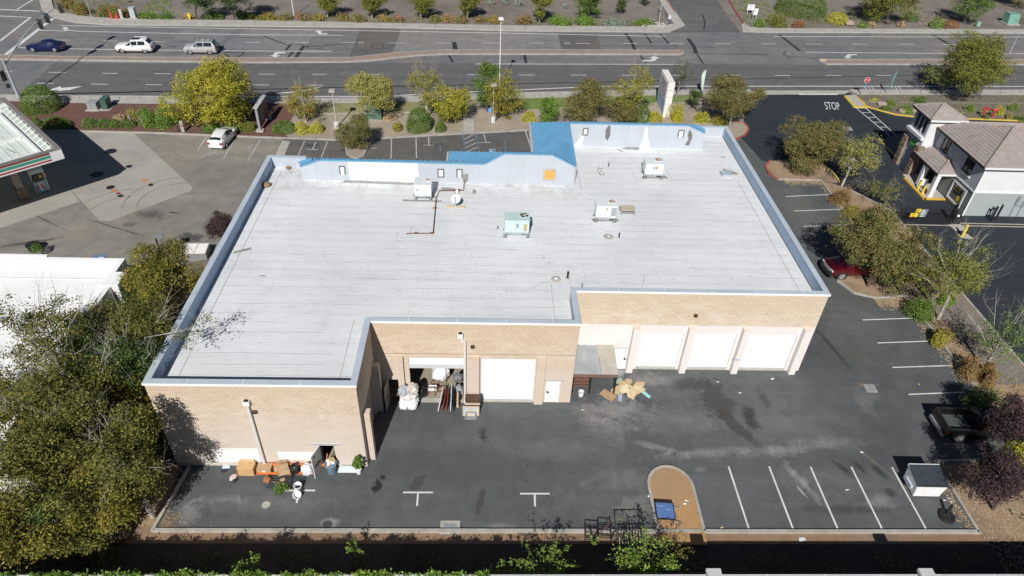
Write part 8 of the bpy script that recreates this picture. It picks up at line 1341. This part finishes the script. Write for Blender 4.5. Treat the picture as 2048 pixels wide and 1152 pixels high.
def cover(pts, n, kind, label, size=.16, h_=.3, z0=.1, seed=9, name='ground_cover', patch=1.1):
    rng = np.random.default_rng(seed); Q = np.array([G(a, b)[:2] for a, b in pts]); lo, hi = Q.min(0), Q.max(0); C = rng.uniform(lo, hi, (n, 2)); ins = np.zeros(n, bool); j = len(Q)-1
    for i in range(len(Q)):
        xi, yi = Q[i]; xj, yj = Q[j]; c_ = ((yi > C[:, 1]) != (yj > C[:, 1])) & (C[:, 0] < (xj-xi)*(C[:, 1]-yi)/(yj-yi+1e-9)+xi); ins ^= c_; j = i
    v = np.sin(C[:, 0]*1.3+seed)*np.sin(C[:, 1]*1.7)+.6*np.sin(C[:, 0]*3.1+C[:, 1]*2.3); keep = ins & (v+rng.normal(size=n)*.4 > 1.1-patch*1.1); C = C[keep]; v = v[keep]
    C = np.column_stack([C, z0+rng.random(len(C))*h_*np.clip(.5+v*.5, .15, 1)]); stuff(leaves(name, C, size, np.tile([0, 0, .5], (len(C), 1)), rng, lm(kind), (5, 3, 3), None), label, 'ground cover')
cover([(272, 38), (300, 2), (340, 0), (350, 36)], 4200, 'fresh', 'bright green ground cover right of the traffic control cabinet', seed=2)
cover([(1490, 55), (1462, 2), (1530, -5), (1570, 54)], 5200, 'fresh', 'grass and weeds right of the side street', seed=3); cover([(1560, 55), (1570, 10), (1730, 20), (1735, 54)], 5200, 'olive', 'mixed ground cover around the yellow hedge', seed=4); cover([(1830, 52), (1840, 28), (1890, 30), (1910, 54)], 1800, 'dry', 'dry ground cover beside the shrub ball', seed=5)
cover([(110, 24), (120, -20), (262, -20), (260, 40), (190, 34)], 6500, 'olive', 'low reddish green ground cover on the far corner', h_=.5, seed=6); cover([(500, 44), (505, 30), (1010, 38), (1015, 50)], 5200, 'ochre', 'low trailing plants along the far pavement between the shrubs', seed=7, h_=.25); cover([(1030, 52), (1040, 36), (1316, 42), (1316, 54)], 4200, 'fresh', 'low grass along the far pavement left of the side street', seed=8, h_=.25)
cover([(1725, 192), (2100, 193), (2100, 240), (1830, 232), (1760, 220)], 3600, 'pale', 'sparse weeds in the storage bed', seed=11, h_=.18, patch=.7); cover([(600, 210), (920, 205), (905, 232), (600, 236)], 4200, 'pale', 'rough grass behind the shop front trees', seed=12, h_=.2); cover([(1150, 197), (1400, 191), (1400, 225), (1180, 235)], 3800, 'fresh', 'rough grass around the monument sign', seed=13, h_=.2, patch=.8)
cover([(1690, 450), (1810, 590), (1950, 790), (2060, 800), (1850, 560)], 2600, 'ochre', 'scruffy ground plants on the strip between the lots', seed=14, h_=.35, patch=.7); cover([(1925, 800), (2070, 800), (2070, 1060), (1985, 1060), (1900, 925)], 1500, 'dark', 'dark weeds on the bank under the plum trees', seed=15, h_=.3, patch=.5, z0=.03)
# fallen leaves, pebbles
def litter(polys, n, mat_, size, label, name='fallen_leaves', z=.012, seed=1):
    rng = np.random.default_rng(seed); C = []
    for (x0, y0, x1, y1, w_) in polys:      # ribbons along a segment with soft falloff
        k = int(n*w_); f = rng.random(k); s = np.abs(rng.normal(size=k)); d = np.array([x1-x0, y1-y0]); L_ = np.linalg.norm(d); nn = np.array([d[1], -d[0]])/L_; C.append(np.stack([x0+d[0]*f+nn[0]*s*.45*w_**.3, y0+d[1]*f+nn[1]*s*.45*w_**.3, np.full(k, z)+rng.random(k)*.02], 1))
    C = np.concatenate(C); rng2 = np.random.default_rng(seed+5); stuff(leaves(name, C, size, np.tile([0, 0, 2.], (len(C), 1)), rng2, mat_, (1,)*len(mat_), None, .7), label, 'leaves')
LF = [M('fallen_tan', (.34, .27, .19), .9, var=.2, scale=9), M('fallen_brown', (.22, .145, .095), .9, var=.2, scale=9), M('fallen_yellow', (.48, .37, .2), .9, var=.2, scale=9)]
litter([(35.2, 44.0, 35.2, 34, .5), (32.4, 43.7, 35.2, 43.7, 1.4), (35.4, 63.5, 35.4, 49, .35), (31.5, 63.6, 35.4, 63.6, .6), (28.85, 27, 28.85, 22.3, .3), (35.3, 43.5, 33.5, 43.6, 1.2)], 1700, LF, .11, 'fallen tan leaves gathered along the right hand kerb')
litter([(-18.1, 22.3, -13, 22.3, .6), (-18.0, 22.3, -17.7, 26, .7), (20, 22.3, 28.8, 22.3, .25), (-13, 22.3, 5, 22.3, .25)], 900, LF, .09, 'fallen brown leaves along the rear kerb', seed=4) if False else None
rng = np.random.default_rng(31); n = 420; C = np.stack([-18+np.abs(rng.normal(size=n))*1.2*rng.random(n), 22.25+np.abs(rng.normal(size=n))*.5, .01+rng.random(n)*.02], 1); stuff(leaves('fallen_leaves', C, .09, np.tile([0, 0, 2.], (n, 1)), rng, LF[:2], (1, 3), None, .7), 'fallen brown leaves in the left rear kerb corner', 'leaves')
n = 5200; C = np.stack([rng.uniform(29.2, 36, n), rng.uniform(18, 27, n), np.full(n, .03)], 1); stuff(leaves('fallen_leaves', C, .10, np.tile([0, 0, 2.], (n, 1)), rng, LF, (3, 3, 1), None, .7), 'fallen leaves carpeting the bank under the plum trees', 'leaves')
n = 3500; C = np.stack([rng.uniform(35.6, 40, n), rng.uniform(34, 64, n), np.full(n, .13)], 1); stuff(leaves('fallen_leaves', C, .10, np.tile([0, 0, 2.], (n, 1)), rng, LF, (3, 3, 1), None, .7), 'fallen leaves on the planted strip between the two lots', 'leaves')
n = 600; g = G(1306, 50); C = np.stack([g[0]+rng.normal(size=n)*1.1, g[1]+rng.normal(size=n)*.8, .04+rng.random(n)*.08], 1); mb = MB()
for k in range(170): c = C[k]; r_ = rng.uniform(.12, .26); mb.ball(tuple(c), r_, .6, 6, 4)
stuff(mb.build('pebbles', M('pebble_grey', (.42, .41, .39), .9, var=.3, scale=4)), 'pale river pebbles around the grey lamp left of the side street', 'pebbles')
